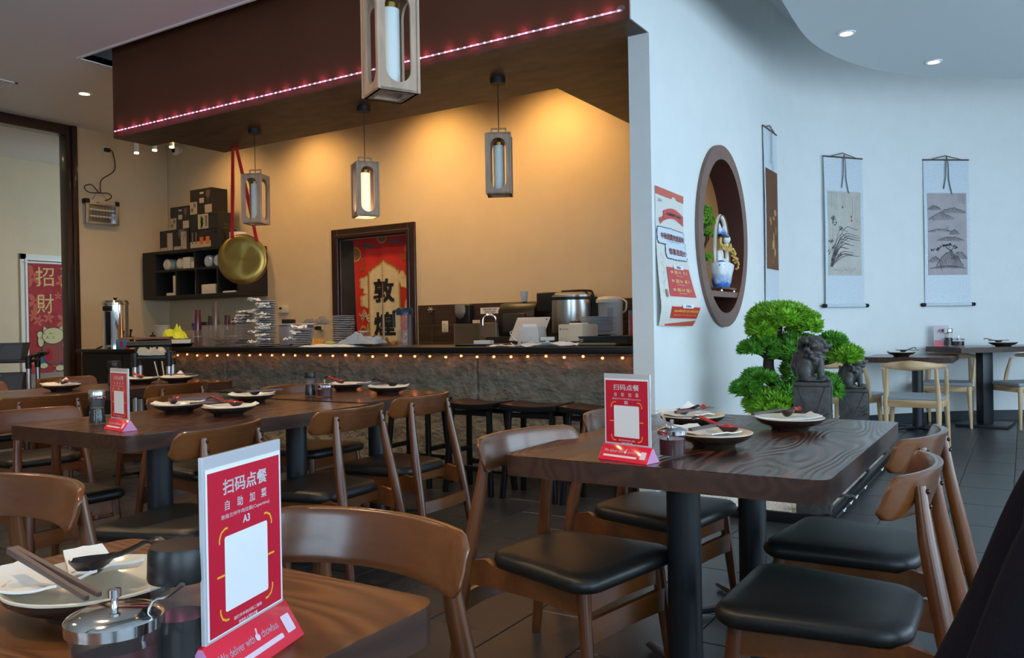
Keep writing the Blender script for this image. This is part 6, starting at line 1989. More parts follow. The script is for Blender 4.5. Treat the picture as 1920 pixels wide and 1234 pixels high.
def wavy(r0, r1, h, seed, n=20, m=8):
    def fn(u, v):
        a = 2 * pi * u
        k = r0 + (r1 - r0) * v ** 0.7
        k *= 1 + 0.20 * v * noise.noise((cos(a) * 2 + seed, sin(a) * 2, v * 2))
        return (k * cos(a) * 0.5, k * sin(a), h * v * (1 + 0.25 * noise.noise((cos(a) * 3, sin(a) * 3, seed)) * v))
    g = G(); g.sheet(fn, n, m); return g
g = wavy(0.12, 0.19, 0.20, 1.0); g.build('base_bowl', BLUEW, t, angle=80, fix=False)
g = G()
for c, r in (((0, 0, 0.17), (0.07, 0.15, 0.05)), ((0, 0.05, 0.20), (0.05, 0.06, 0.06)), ((0, -0.08, 0.22), (0.04, 0.05, 0.10)), ((0, 0.11, 0.18), (0.04, 0.05, 0.06)), ((0, -0.02, 0.27), (0.03, 0.035, 0.07))):
    g.ell(c, r, 12, 8)
g.build('foam_rocks', PORCW, t, remesh=0.012)
g = G(); g.ell((0.03, -0.10, 0.185), (0.045, 0.075, 0.045), 14, 8); g.build('blue_dome', M('cobalt_ceramic', (0.03, 0.15, 0.60), 0.2, coat=0.4), t)
g = G(); g.tube([(0, 0.16 * cos(R(a)), 0.30 + 0.31 * sin(R(a))) for a in range(-62, 243, 8)], 0.020, 10, sx=0.9); g.build('ring', PORCW, t)
g = G()
for s in (-1, 1):
    g.tube([(0.022, 0.16 * cos(R(a)) * 1.09, 0.30 + 0.32 * sin(R(a))) for a in range(-62, 243, 8)], 0.004, 6)
g.build('gold_edge', M('gold_paint', (0.65, 0.48, 0.14), 0.35, 0.4), t)
g = G(); g.tube([(0, -0.01, 0.22), (0, -0.01, 0.44)], 0.012, 8); g.build('pillar', M('gold_paint', (0.65, 0.48, 0.14), 0.35, 0.4), t)
g = G(); g.box(-0.05, 0.05, -0.14, 0.10, 0.43, 0.445); g.build('upper_tray', BLACK, t, bevel=0.004)
g = G()
for y, h, r in ((-0.075, 0.13, 0.075), (0.07, 0.09, 0.06)):
    g.lathe([(r, 0), (r * 0.85, h * 0.3), (r * 0.35, h * 0.75), (0.0001, h)], 14, Matrix.Translation((0, y, 0.445)), sx=0.6)
g.build('upper_peaks', BLUEW, t, angle=80)
g = G(); g.ell((0.02, 0.09, 0.42), (0.035, 0.055, 0.04), 12, 8); g.build('upper_cloud', PORCW, t)
g = G()
rr = random.Random(9)
GOLD = M('gold_flower', (0.75, 0.52, 0.14), 0.5)
for i in range(70):
    k = i / 70
    y, z = -0.12 + 0.42 * k, 0.34 - 0.14 * max(0, k - 0.55) / 0.45 * 1.2 + rr.uniform(-.025, .025)
    g.ell((0.06 + rr.uniform(-.02, .02), y + rr.uniform(-.01, .01), z), (0.010, 0.012, 0.010), 6, 4)
g.tube([(0.05, -0.12, 0.33), (0.06, 0.05, 0.33), (0.06, 0.18, 0.28), (0.06, 0.29, 0.20)], 0.004, 5)
g.build('gold_blossom', GOLD, t, kind='stuff')
t = thing('small_bonsai', 'small green bonsai at the left inside the round window', 'bonsai', (-2.21, 6.47, WZ))
rnd = random.Random(4)
for c, r, n_ in (((0, 0.0, 0.58), (0.09, 0.13, 0.09), 330), ((0, 0.03, 0.66), (0.06, 0.07, 0.04), 120), ((0, 0.08, 0.48), (0.05, 0.06, 0.035), 110), ((0, -0.03, 0.26), (0.06, 0.09, 0.035), 110), ((0, 0.08, 0.28), (0.05, 0.06, 0.035), 90)):
    g = G(); pad_mesh(g, c, r, n_, rnd, 0.022); g.build('foliage_pad', LEAF, t, kind='stuff', smooth=False, fix=False)
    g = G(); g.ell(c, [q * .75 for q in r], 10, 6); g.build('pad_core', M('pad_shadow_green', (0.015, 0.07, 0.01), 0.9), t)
g = G(); g.tube(smoothpath([(0, -0.02, 0.0), (0, 0.02, 0.14), (0, -0.04, 0.28), (0, 0.06, 0.38), (0, 0.10, 0.45), (0, 0.02, 0.54)], 4), 0.010, 8); g.tube(smoothpath([(0, 0.06, 0.38), (0, 0.15, 0.44), (0, 0.14, 0.50)], 4), 0.006, 6); g.build('trunk', BARK, t)
g = G(); g.lathe([(0.04, 0), (0.07, 0.03), (0.072, 0.05), (0.06, 0.05), (0.05, 0.03), (0.0001, 0.03)], 18); g.build('pot', DGLAZE, t)

# ================================================================ POSTER ON THE PARTITION
PWID, PHGT = 0.54, 0.96


def postermap(u, v, o):
    """u along the wall, v up; the lower far corner curls off the wall."""
    vv = 1 - v / PHGT
    c = max(0.0, vv - 0.25) / 0.75
    e = u / PWID
    x = 0.006 + 0.16 * c ** 1.6 * (0.30 + 0.70 * e) * (1 - 0.75 * max(0, (vv - 0.86) / 0.14))
    return (XP + x + o, 5.275 + u + 0.05 * c * c * e, 1.185 + v - 0.010 * e)


t = thing('promotion_poster', 'cream and red curling promotion poster on the white partition', 'poster', (0, 0, 0))
CREAMP = M('poster_cream', (0.76, 0.72, 0.66), 0.35, coat=0.4)
PRED = M('poster_red', (0.62, 0.045, 0.04), 0.35, coat=0.4)
PORG = M('poster_orange_red', (0.62, 0.10, 0.05), 0.35, coat=0.4)
PNAVY = M('poster_navy', (0.02, 0.06, 0.12), 0.5)
g = G(); g.slab(lambda u, v, w: postermap(u * PWID, v * PHGT, -0.0025 if w else 0), 14, 30); g.build('sheet', CREAMP, t, fix=True)
W_, H_ = PWID, PHGT
g = G()
g.sheet(lambda a, b: postermap(W_ * a, H_ * (0.945 + 0.055 * b) if not 0.55 < a < 0.75 else H_ * (0.965 + 0.035 * b), 0.0030), 20, 2)
g.sheet(lambda a, b: postermap(W_ * (0.14 + 0.84 * a), H_ * (0.0 + 0.03 * a * b + 0.012 * b), 0.0030), 8, 2)
g.build('orange_band', PORG, t, smooth=False, split=True)
g = G()
g.sheet(lambda a, b: postermap(W_ * (0.25 + 0.72 * a), H_ * (0.765 + 0.075 * b + 0.035 * sin(pi * a) * 1), 0.0045), 10, 3)
ppoly(g, lambda u, v, o: postermap(u, v, 0.0045), [(W_ * .10, H_ * .775), (W_ * .24, H_ * .80), (W_ * .24, H_ * .765), (W_ * .14, H_ * .735)])
g.sheet(lambda a, b: postermap(W_ * (0.24 + 0.70 * a), H_ * (0.215 + 0.215 * b), 0.0045), 8, 8)
g.sheet(lambda a, b: postermap(W_ * (0.24 + 0.72 * a), H_ * (0.055 + 0.085 * b), 0.0045), 8, 4)
g.build('red_panel', PRED, t, smooth=False, split=True)


def cloudpts(x0, x1, y0, y1, n, amp):
    pts = []
    per = rrect(x0, x1, y0, y1, min(x1 - x0, y1 - y0) * 0.32, 5)
    cx, cy = (x0 + x1) / 2, (y0 + y1) / 2
    full = []
    for i, p in enumerate(per):
        q = per[(i + 1) % len(per)]
        m = max(1, int(math.hypot(q[0] - p[0], q[1] - p[1]) / (amp * 1.2)))
        for k in range(m):
            full.append((p[0] + (q[0] - p[0]) * k / m, p[1] + (q[1] - p[1]) * k / m))
    for i, p in enumerate(full):
        d = math.hypot(p[0] - cx, p[1] - cy) or 1
        b = amp * abs(sin(i * 0.9))
        pts.append((p[0] + (p[0] - cx) / d * b, p[1] + (p[1] - cy) / d * b))
    return pts


pm = lambda u, v, o: postermap(u, v, 0.0022)
for z_, (m_, ex) in enumerate(((PNAVY, 0.006), (M('poster_pale_blue', (0.66, 0.72, 0.78), 0.4), 0.0))):
    g = G(); fn = (lambda u, v, o, z_=z_: postermap(u, v, 0.0050 + 0.0010 * z_))
    for x0, x1, y0, y1 in ((0.03, 0.97, 0.60, 0.71), (0.28, 0.96, 0.50, 0.60)):
        pts = cloudpts(W_ * x0 - ex, W_ * x1 + ex, H_ * y0 - ex, H_ * y1 + ex, 0, 0.010)
        ppoly(g, fn, pts)
    g.build('cloud_outline' if z_ == 0 else 'cloud_panel', m_, t, smooth=False, split=True)
g = G()
for (a0_, a1_, y0, y1) in ((0.45, 0.76, 0.420, 0.450), (0.50, 0.78, 0.130, 0.160)):
    ppoly(g, lambda u, v, o: postermap(u, v, 0.0070), rrect(W_ * a0_, W_ * a1_, H_ * y0, H_ * y1, 0.008))
g.build('white_tag', SIGNW, t, smooth=False, split=True)
pt = lambda u, v, o: postermap(u, v, 0.0085)
g = G()
ptext(g, pt, '中秋团圆充值返利', W_ * .53, H_ * .655, H_ * .045, width=W_ * .80, bold=0.03)
ptext(g, pt, '惊喜连连!!!', W_ * .64, H_ * .55, H_ * .045, width=W_ * .56, bold=0.03)
g.build('red_brown_lettering', M('poster_text_brown', (0.22, 0.04, 0.04), 0.5), t, smooth=False, fix=False, kind='stuff')
g = G()
ptext(g, pt, '充值规则', W_ * .60, H_ * .435, H_ * .018, bold=0.02); ptext(g, pt, '活动时间', W_ * .64, H_ * .145, H_ * .018, bold=0.02)
ptext(g, pt, 'DHH', W_ * .13, H_ * .905, H_ * .022, bold=0.0); ptext(g, pt, 'Recharge for Mid-Autumn Reunion and get Rebate', W_ * .55, H_ * .622, H_ * .010, wmax=W_ * .62, bold=0)
g.build('navy_lettering', PNAVY, t, smooth=False, fix=False, kind='stuff')
g = G()
ptext(g, pt, '充值即享好礼活动', W_ * .62, H_ * .825, H_ * .024, width=W_ * .52, bold=0.02); ptext(g, pt, '储值返利', W_ * .62, H_ * .792, H_ * .014, bold=0)
for k, (a, b_) in enumerate((('100', '10'), ('200', '40'), ('400', '100'))):
    y = H_ * (.395 - k * .065)
    ptext(g, pt, '充值', W_ * .36, y, H_ * .020, bold=0.02); ptext(g, pt, '元 送', W_ * .60, y, H_ * .019, bold=0.02); ptext(g, pt, '元', W_ * .82, y, H_ * .019, bold=0.02)
    ptext(g, pt, 'Top up $%s   get $%s bonus' % (a, b_), W_ * .58, y - H_ * .026, H_ * .009, wmax=W_ * .5, bold=0)
g.build('white_lettering', SIGNW, t, smooth=False, fix=False, kind='stuff')
g = G()
for k, (a, b_) in enumerate((('100', '10'), ('200', '40'), ('400', '100'))):
    y = H_ * (.395 - k * .065)
    ptext(g, pt, a, W_ * .485, y, H_ * .026, bold=0.03, wmax=W_ * .12); ptext(g, pt, b_, W_ * .735, y, H_ * .026, bold=0.03, wmax=W_ * .10)
ptext(g, pt, '2024年9月1日-9月30日', W_ * .60, H_ * .108, H_ * .020, width=W_ * .62, bold=0.02); ptext(g, pt, 'September 1st to September 30th', W_ * .60, H_ * .078, H_ * .012, width=W_ * .60, bold=0.01)
g.build('yellow_lettering', M('poster_yellow', (0.85, 0.62, 0.10), 0.5), t, smooth=False, fix=False, kind='stuff')
g = G()
for k in range(4):
    pline(g, pt, [(W_ * (.05 + .04 * sin(k)), H_ * (.24 + .07 * k)), (W_ * (.13 + .02 * k % .1), H_ * (.26 + .07 * k)), (W_ * .09, H_ * (.31 + .07 * k)), (W_ * .15, H_ * (.33 + .05 * k))], 0.0025)
ppoly(g, pt, circ(W_ * .155, H_ * .235, .016, 10, .030))
g.build('line_drawing', M('poster_tan', (0.40, 0.20, 0.14), 0.5), t, smooth=False, fix=False, kind='stuff')


# ================================================================ HANGING SCROLLS
SILK = M('silver_brocade', (0.66, 0.72, 0.78), 0.38, var=0.10, vs=55, bump=0.2, bs=90)
INK = M('ink_black', (0.035, 0.035, 0.040), 0.8)
INKG = M('ink_grey', (0.17, 0.15, 0.16), 0.8)


def make_scroll(label, x, y, ang, zt, zb, painting, w=0.55):
    """Local x runs along the wall to the right, local -y faces the room."""
    h = zt - zb
    t = thing('hanging_scroll', label, 'scroll painting', (x, y, zb), ang, 'hanging scroll paintings')
    g = G(); g.slab(lambda u, v, k: ((u - .5) * w, -0.012 - 0.010 * sin(pi * v) - (0.0 if k else 0.002), h * v), 4, 10); g.build('silk_mount', SILK, t)
    g = G(); g.tube([(-w / 2 - 0.004, -0.014, h), (w / 2 + 0.004, -0.014, h)], 0.009, 10); g.build('top_rod', M('rod_brown', (0.10, 0.06, 0.04), 0.5), t)
    g = G(); g.tube([(-w / 2, -0.022, 0), (w / 2, -0.022, 0)], 0.020, 14); g.build('roller', SILK, t)
    for s in (-1, 1):
        g = G(); g.lathe([(0.016, 0), (0.022, 0.008), (0.022, 0.045), (0.014, 0.055)], 16, Matrix.Translation((s * w / 2, -0.022, 0)) @ Matrix.Rotation(R(90 * s), 4, 'Y')); g.build('roller_knob', BLACK, t)
    g = G(); g.tube([(-w * 0.36, -0.02, h), (0, -0.012, h + 0.05), (w * 0.36, -0.02, h)], 0.005, 6); g.build('hanging_cord', M('cord_grey', (0.12, 0.12, 0.12), 0.8), t)
    fn = lambda u, v, o: (u, -0.0270 - o, v)
    g = G()
    for px, L in ((-0.02, 0.34), (0.03, 0.40)):
        pline(g, fn, [(0.0, h + 0.04), (px * 0.6, h - 0.05), (px * 0.8, h - L * 0.6), (px * 2.0, h - L)], 0.012, 0.004)
    g.build('ribbon_tail', M('cord_grey', (0.12, 0.12, 0.12), 0.8), t, smooth=False, split=True)
    pw, ph, pz = w * 0.86, h * 0.565, h * 0.205
    mats_ = {'bamboo': (0.55, 0.52, 0.46), 'mountain': (0.44, 0.39, 0.40), 'brown': (0.17, 0.065, 0.025)}
    g = G(); g.box(-pw / 2, pw / 2, -0.0262, -0.0240, pz, pz + ph); g.build('painting', M('painting_paper_' + painting, mats_[painting], 0.7, var=0.12, vs=5), t, smooth=False)
    P_ = lambda u, v, o=0: (-pw / 2 + u * pw, -0.0268, pz + v * ph)
    fn = lambda u, v, o: P_(u, v)
    g, g2 = G(), G()
    rr = random.Random(len(painting) * 7)
    if painting == 'bamboo':
        for k in range(17):
            x0 = 0.04 + 0.06 * rr.random(); L = 0.5 + 0.5 * rr.random(); top_ = 0.12 + 0.42 * rr.random()
            pts = [(x0 + 0.02 * k / 17 + L * (q / 8) ** 1.1, 0.10 + top_ * sin(min(1, q / 8 * 1.25) * pi * 0.62)) for q in range(9)]
            pline(g2, fn, pts, [0.010 * (1 - abs(q / 8 - .3)) + 0.003 for q in range(9)])
        for cx, cy, n_ in ((0.16, 0.70, 13), (0.20, 0.63, 9), (0.38, 0.57, 12), (0.10, 0.42, 14), (0.18, 0.36, 14), (0.08, 0.30, 12), (0.22, 0.28, 12), (0.12, 0.20, 10), (0.36, 0.27, 8)):
            for q in range(n_):
                a = R(rr.uniform(200, 340)); L = rr.uniform(0.05, 0.13)
                ox, oy = rr.uniform(-.06, .06), rr.uniform(-.02, .02)
                x0, y0 = cx + ox, cy + oy
                ppoly(g, fn, [(x0, y0), (x0 + L * .5 * cos(a) - .012 * sin(a), y0 + L * .28 * sin(a)), (x0 + L * cos(a), y0 + L * .5 * sin(a)), (x0 + L * .5 * cos(a) + .012 * sin(a), y0 + L * .22 * sin(a))])
        pline(g, fn, [(0.08, 0.15), (0.12, 0.4), (0.14, 0.6), (0.18, 0.72)], 0.004)
        for k in range(14):
            pline(g2, fn, [(0.1 + .05 * k, 0.05 + 0.02 * sin(k)), (0.14 + .05 * k, 0.08 + .02 * cos(k * 2)), (0.18 + .05 * k, 0.05)], 0.004)
        cols = [(0.06, .98, .83), (0.11, .98, .80), (0.16, .98, .80), (.21, .98, .78), (.26, .98, .78), (.42, .96, .82), (.47, .96, .80), (.52, .97, .80), (.74, .94, .72), (.82, .94, .66), (.88, .95, .64), (.94, .95, .60)]
    elif painting == 'mountain':
        gw = G()
        def ridge(x0, x1, y0, hgt, n_, seed, w_=0.004):
            pts = [(x0 + (x1 - x0) * q / 16, y0 + hgt * sin(pi * q / 16) * (1 + 0.35 * noise.noise((q * 0.5, seed, 0)))) for q in range(17)]
            gw.prism([(p_[0] * pw - pw / 2, p_[1] * ph + pz) for p_ in pts] + [(pts[-1][0] * pw - pw / 2, (y0 - hgt * 0.12) * ph + pz), (pts[0][0] * pw - pw / 2, (y0 - hgt * 0.12) * ph + pz)], 0.0262, 0.0265, Matrix.Rotation(R(90), 4, 'X'))
            pline(g, fn, pts, w_ * 1.5)
            for k in range(n_):
                q = int(2 + 12 * k / n_)
                x_, y_ = pts[q]
                pline(g2, fn, [(x_, y_), (x_ + 0.02 * rr.uniform(-1, 1) + .03, y_ - hgt * 0.35), (x_ + 0.06, y_ - hgt * 0.75)], [0.010, 0.008, 0.003])
        ridge(0.0, 0.34, 0.80, 0.045, 8, 1); ridge(0.30, 0.98, 0.76, 0.055, 12, 2); ridge(0.02, 0.68, 0.68, 0.075, 14, 3); ridge(0.0, 0.62, 0.53, 0.03, 9, 4); ridge(0.55, 0.80, 0.50, 0.05, 6, 5)
        ridge(0.22, 0.92, 0.42, 0.045, 12, 6); ridge(0.20, 0.90, 0.11, 0.17, 34, 7, 0.006); ridge(0.0, 0.34, 0.16, 0.06, 8, 8); ridge(0.6, 1.0, 0.20, 0.08, 12, 9); ridge(0.05, 0.95, 0.08, 0.03, 10, 10)
        for k in range(10):
            y_ = 0.46 - 0.003 * k
            pline(g2, fn, [(0.25 + .06 * k, y_ + .01), (0.25 + .06 * k, y_ - .035)], 0.006)
        pline(g, fn, [(0.60, 0.23), (0.58, 0.29), (0.48, 0.33), (0.42, 0.36)], 0.012); pline(g, fn, [(0.58, 0.29), (0.66, 0.34), (0.70, 0.37)], 0.010); pline(g, fn, [(0.58, 0.30), (0.52, 0.37)], 0.008)
        for k in range(46):
            cx, cy = rr.choice(((0.1, .31), (0.3, .335), (0.42, .36), (.52, .37), (.62, .36), (.70, .33), (.2, .31)))
            ppoly(g, fn, circ(cx + rr.uniform(-.06, .06), cy + rr.uniform(-.012, .012), .022, 6, .008))
        for k in range(6):
            pline(g2, fn, [(0.5, 0.55), (0.5 + .04 * cos(k * 1.1), 0.59 + .01 * sin(k))], 0.005)
        gw.build('wash', M('grey_ink_wash', (0.33, 0.285, 0.30), 0.8, var=0.35, vs=9), t, smooth=False, kind='stuff')
        cols = [(0.78, .98, .90), (0.82, .98, .87), (.86, .98, .88), (.90, .98, .86), (.94, .98, .86)]
    else:
        for k in range(7):
            pline(g, fn, [(0.1 + .12 * k, 1.0), (0.12 + .12 * k + .03 * sin(k), 0.6), (0.1 + .13 * k, 0.3)], 0.02)
        for cx, cy, rx, ry in ((.75, .58, .11, .035), (.62, .52, .08, .02), (.32, .50, .06, .025), (.38, .47, .05, .03), (.55, .25, .10, .05), (.70, .18, .07, .04), (.60, .33, .05, .05), (.80, .40, .03, .05)):
            ppoly(g2, fn, circ(cx, cy, rx, 10, ry))
        pline(g2, fn, [(.65, .30), (.68, .2), (.60, .12)], .02); pline(g2, fn, [(.5, .1), (.52, .06)], .03)
        cols = []
    if painting != 'brown':
        for cx, y1_, y0_ in cols:
            y_ = y1_
            while y_ > y0_:
                L = 0.012
                pline(g, fn, [(cx - .010, y_), (cx + .012, y_ + 0.001)], 0.0035); pline(g, fn, [(cx, y_ + .004), (cx + rr.uniform(-.008, .008), y_ - .006)], 0.0035)
                y_ -= 0.018
        if painting == 'bamboo':
            g3 = G()
            for cx, cy in ((.70, .70), (.71, .655), (.44, .81)):
                prect(g3, fn, cx - .022, cx + .022, cy - .013, cy + .013)
            g3.build('red_seal', M('seal_red', (0.45, 0.08, 0.05), 0.7), t, smooth=False, split=True)
    g.build('ink_strokes', INK if painting != 'brown' else M('umber_strokes', (0.09, 0.03, 0.012), 0.7), t, smooth=False, kind='stuff')
    g2.build('pale_strokes', INKG if painting != 'brown' else M('ochre_paint', (0.55, 0.34, 0.10), 0.6), t, smooth=False, kind='stuff')
    return t


make_scroll('narrow-looking hanging scroll with brown and gold painting above the bonsai', XP, 8.28, 90, 3.10, 1.36, 'brown', 0.50)
make_scroll('hanging scroll with bamboo and orchid ink painting on pale paper', -1.700, 9.700, 54, 3.01, 1.36, 'bamboo')
make_scroll('hanging scroll with ink landscape of rocks and pine, on the right', -0.760, 10.760, 38, 3.04, 1.36, 'mountain', 0.56)


# ================================================================ CURTAINS
def curtain(label, mat, mp, w, h, loc, slit=None):
    t = thing('door_curtain', label, 'curtain', (0, 0, 0))
    return t


# red curtain in the bar doorway: two halves parting towards the bottom
CX0, CX1, CZ1, CZ0 = -7.20, -6.255, 2.335, 0.45
CW = CX1 - CX0
CYP = YB + 0.06


def cmap(u, v, o):
    """u 0..1 across, v 0..1 down; the halves part slightly towards the bottom."""
    q = max(0.0, v - 0.22)
    part = 0.020 * min(1, q * 3) + 0.024 * max(0, v - 0.45)
    x = CX0 + CW * u + (part if u > 0.5 else -part * 0.6) * (1 - abs(u - 0.5)) + (0.10 * v * v if u < 0.5 else 0) * (0.5 - u) * 2
    fold = 0.008 * sin(u * 19) * (0.4 + v) + 0.003 * sin(u * 41 + 1) * v
    return (x, CYP + fold - o, CZ1 - (CZ1 - CZ0) * v)


t = thing('door_curtain', 'red patterned split curtain with two black characters in the bar doorway', 'curtain', (0, 0, 0))
CRED = M('curtain_red', (0.50, 0.022, 0.016), 0.8, var=0.12, vs=6)
CGOLD = M('curtain_gold', (0.50, 0.28, 0.09), 0.8)
CCRM = M('curtain_cream', (0.60, 0.50, 0.30), 0.8, var=0.12, vs=8)
CTEAL = M('curtain_blue_grey', (0.06, 0.09, 0.11), 0.8)
CBRN = M('curtain_brown', (0.22, 0.10, 0.035), 0.8)
for a, b, nm in ((0.0, 0.498, 'left_half'), (0.502, 1.0, 'right_half')):
    g = G(); g.slab(lambda u, v, w: cmap(a + (b - a) * u, v, -0.003 if w else 0), 40, 24); g.build(nm, CRED, t, angle=60)
g = G(); g.tube([(DX0, CYP, CZ1 + 0.004), (DX1, CYP, CZ1 + 0.004)], 0.009, 8); g.build('curtain_rod', M('rod_cream', (0.6, 0.52, 0.38), 0.4), t)


def cfill(g, xs, top, bot, off):
    """Fill between two curves, in columns, never crossing the slit."""
    for lo, hi in ((0.0, 0.4975), (0.5025, 1.0)):
        seg = sorted(set([max(lo, min(hi, x)) for x in xs]))
        if len(seg) < 2:
            continue
        vs = []
        for x in seg:
            for k in range(9):
                vs.append(cmap(x, top(x) + (bot(x) - top(x)) * k / 8, off))
        fs = [(9 * i + k, 9 * i + k + 1, 9 * i + 10 + k, 9 * i + 9 + k) for i in range(len(seg) - 1) for k in range(8)]
        g.add(vs, fs)


cxs = [i / 60 for i in range(61)]


def plq(ex):
    top = lambda x: 0.165 - ex + 0.035 * min(1, abs(x - 0.52) / 0.10) ** 0.7 + 0.018 * max(0, min(1, (abs(x - 0.52) - 0.12) / 0.05)) + 0.02 * max(0, min(1, (abs(x - 0.52) - 0.19) / 0.03))
    bot = lambda x: 0.70 + ex - 0.02 * min(1, abs(x - 0.52) / 0.2)
    return top, bot


for ex, wd, m_, nm, off in ((0.022, 0.275, CBRN, 'plaque_border', 0.0045), (0.013, 0.255, CGOLD, 'plaque_gold_line', 0.0055), (0.0, 0.235, CCRM, 'plaque', 0.0065)):
    g = G(); tp, bt = plq(ex)
    cfill(g, [x for x in [0.52 - wd + 2 * wd * i / 40 for i in range(41)] + [0.4975, 0.5025]], tp, bt, off); g.build(nm, m_, t, smooth=False, fix=False)
cu = lambda u, v, o: cmap(u / CW, v / (CZ1 - CZ0), 0.0085)
H_ = CZ1 - CZ0
CU = lambda u, v, o: cmap(u / CW, -v / H_, 0.0095)
g = G()
flat = G()
ptext(flat, lambda u, v, o: (u, v, 0), '敦', CW * .515, -H_ * .355, 0.28, width=0.31, bold=0.035)
ptext(flat, lambda u, v, o: (u, v, 0), '煌', CW * .515, -H_ * .575, 0.28, width=0.31, bold=0.035)
bm = bmesh.new()
bv = [bm.verts.new(v) for v in flat.v]
for f in flat.f:
    bm.faces.new([bv[i] for i in f])
for xx in [CW * 0.5 - 0.001, CW * 0.5 + 0.001] + [CW * 0.3 + 0.02 * q for q in range(20)]:
    bmesh.ops.bisect_plane(bm, geom=bm.verts[:] + bm.edges[:] + bm.faces[:], plane_co=(xx, 0, 0), plane_no=(1, 0, 0))
for f in [f for f in bm.faces if abs(f.calc_center_median().x - CW * 0.5) < 0.0009]:
    bm.faces.remove(f)
bm.verts.index_update()
g.add([CU(v.co.x, v.co.y, 0) for v in bm.verts], [tuple(v.index for v in f.verts) for f in bm.faces])
bm.free()
g.build('characters', BLACKM, t, smooth=False, fix=False, kind='stuff')
cp_ = lambda o_: (lambda u, v, o: cmap(u, v, o_))
asp = CW / H_
g1, g2, g3, g4 = G(), G(), G(), G()
for cx, cy, r in ((0.03, 0.105, 0.10), (0.985, 0.09, 0.10), (0.50, 0.0, 0.09)):
    ring = [(cx + r * cos(R(a)), cy + r * asp * sin(R(a))) for a in range(0, 360, 15)]
    ring = [(max(0.004, min(0.996, a)), max(0.003, b)) for a, b in ring]
    ppoly(g1, cp_(0.0045), ring)
    ppoly(g3, cp_(0.0055), [(max(0.006, min(0.994, cx + (a - cx) * .82)), max(.004, cy + (b - cy) * .82)) for a, b in ring])
for cx, cy, s, fl in ((0.20, 0.30, 1.0, 1), (0.24, 0.345, 0.8, 1), (0.20, 0.42, 1.0, 1), (0.80, 0.28, 1.0, -1), (0.88, 0.31, 0.8, -1)):
    for k, (rr_, gg, o_) in enumerate(((0.105, g1, .0035), (0.085, g2, .0045))):
        ring = [(cx + rr_ * s * 1.15 * (1 + 0.13 * cos(5 * R(a))) * cos(R(a)), cy + rr_ * s * asp * 0.9 * (1 + 0.13 * cos(5 * R(a))) * sin(R(a))) for a in range(0, 360, 10)]
        ring = [(max(.004, min(.996, a)), b) for a, b in ring]
        ppoly(gg, cp_(o_), ring)
for k in range(3):
    pts = [(0.06 + 0.03 * k + 0.20 * q / 10, 0.50 + 0.018 * k + 0.020 * sin(q * 0.9 + k)) for q in range(11)]
    pline(g2, cp_(0.0050), pts, 0.010); pline(g4, cp_(0.0046), [(a, b + .007) for a, b in pts], 0.006)
for k, (cx, cy) in enumerate(((0.12, 0.62), (0.25, 0.60), (0.33, 0.64), (0.14, 0.68), (0.28, 0.70), (0.40, 0.74), (0.60, 0.72), (0.66, 0.70), (0.70, 0.78), (0.85, 0.66), (0.10, 0.78), (0.36, 0.80))):
    sp = [(cx + (0.008 + 0.0065 * q) * cos(q * 0.6 + k), cy + (0.008 + 0.0065 * q) * asp * sin(q * 0.6 + k)) for q in range(13)]
    sp = [(min(.99, max(.01, a if (a < .49) == (cx < .5) else (.49 if cx < .5 else .51))), b) for a, b in sp]
    pline(g1, cp_(0.0045), sp, [0.030 - 0.0015 * q for q in range(13)])
    if k % 3 == 0:
        pline(g4, cp_(0.0050), [(a, b + .012) for a, b in sp[3:9]], 0.012)
for cx, cy in ((0.22, 0.045), (0.68, 0.03), (0.80, 0.03), (0.30, 0.05)):
    pline(g4, cp_(0.0045), [(cx - .07, cy), (cx - .03, cy + .012), (cx, cy), (cx + .03, cy + .010), (cx + .05, cy - .004)], [.006, .02, .024, .018, .004])
for cx, cy in ((0.16, 0.14), (0.18, 0.17), (0.84, 0.13), (0.87, 0.16), (0.13, 0.21)):
    for q in range(5):
        pline(g3, cp_(0.0045), [(cx, cy), (cx + .035 * cos(q * 1.25), cy + .016 * sin(q * 1.25))], .007)
# dancing figure at the right
ppoly(g3, cp_(0.0046), circ(0.93, 0.395, 0.028, 10, 0.015)); pline(g2, cp_(0.0048), [(0.92, 0.41), (0.89, 0.45), (0.92, 0.49), (0.95, 0.53), (0.93, 0.58)], [0.03, 0.06, 0.07, 0.09, 0.11]); pline(g4, cp_(0.0050), [(0.95, 0.36), (0.94, 0.385)], 0.03)
pline(g1, cp_(0.0050), [(0.88, 0.44), (0.85, 0.50), (0.90, 0.55), (0.86, 0.60)], 0.02)
g1.build('gold_pattern', CGOLD, t, smooth=False, split=True); g2.build('cream_pattern', CCRM, t, smooth=False, split=True); g3.build('brown_pattern', CBRN, t, smooth=False, split=True); g4.build('blue_grey_pattern', CTEAL, t, smooth=False, split=True)

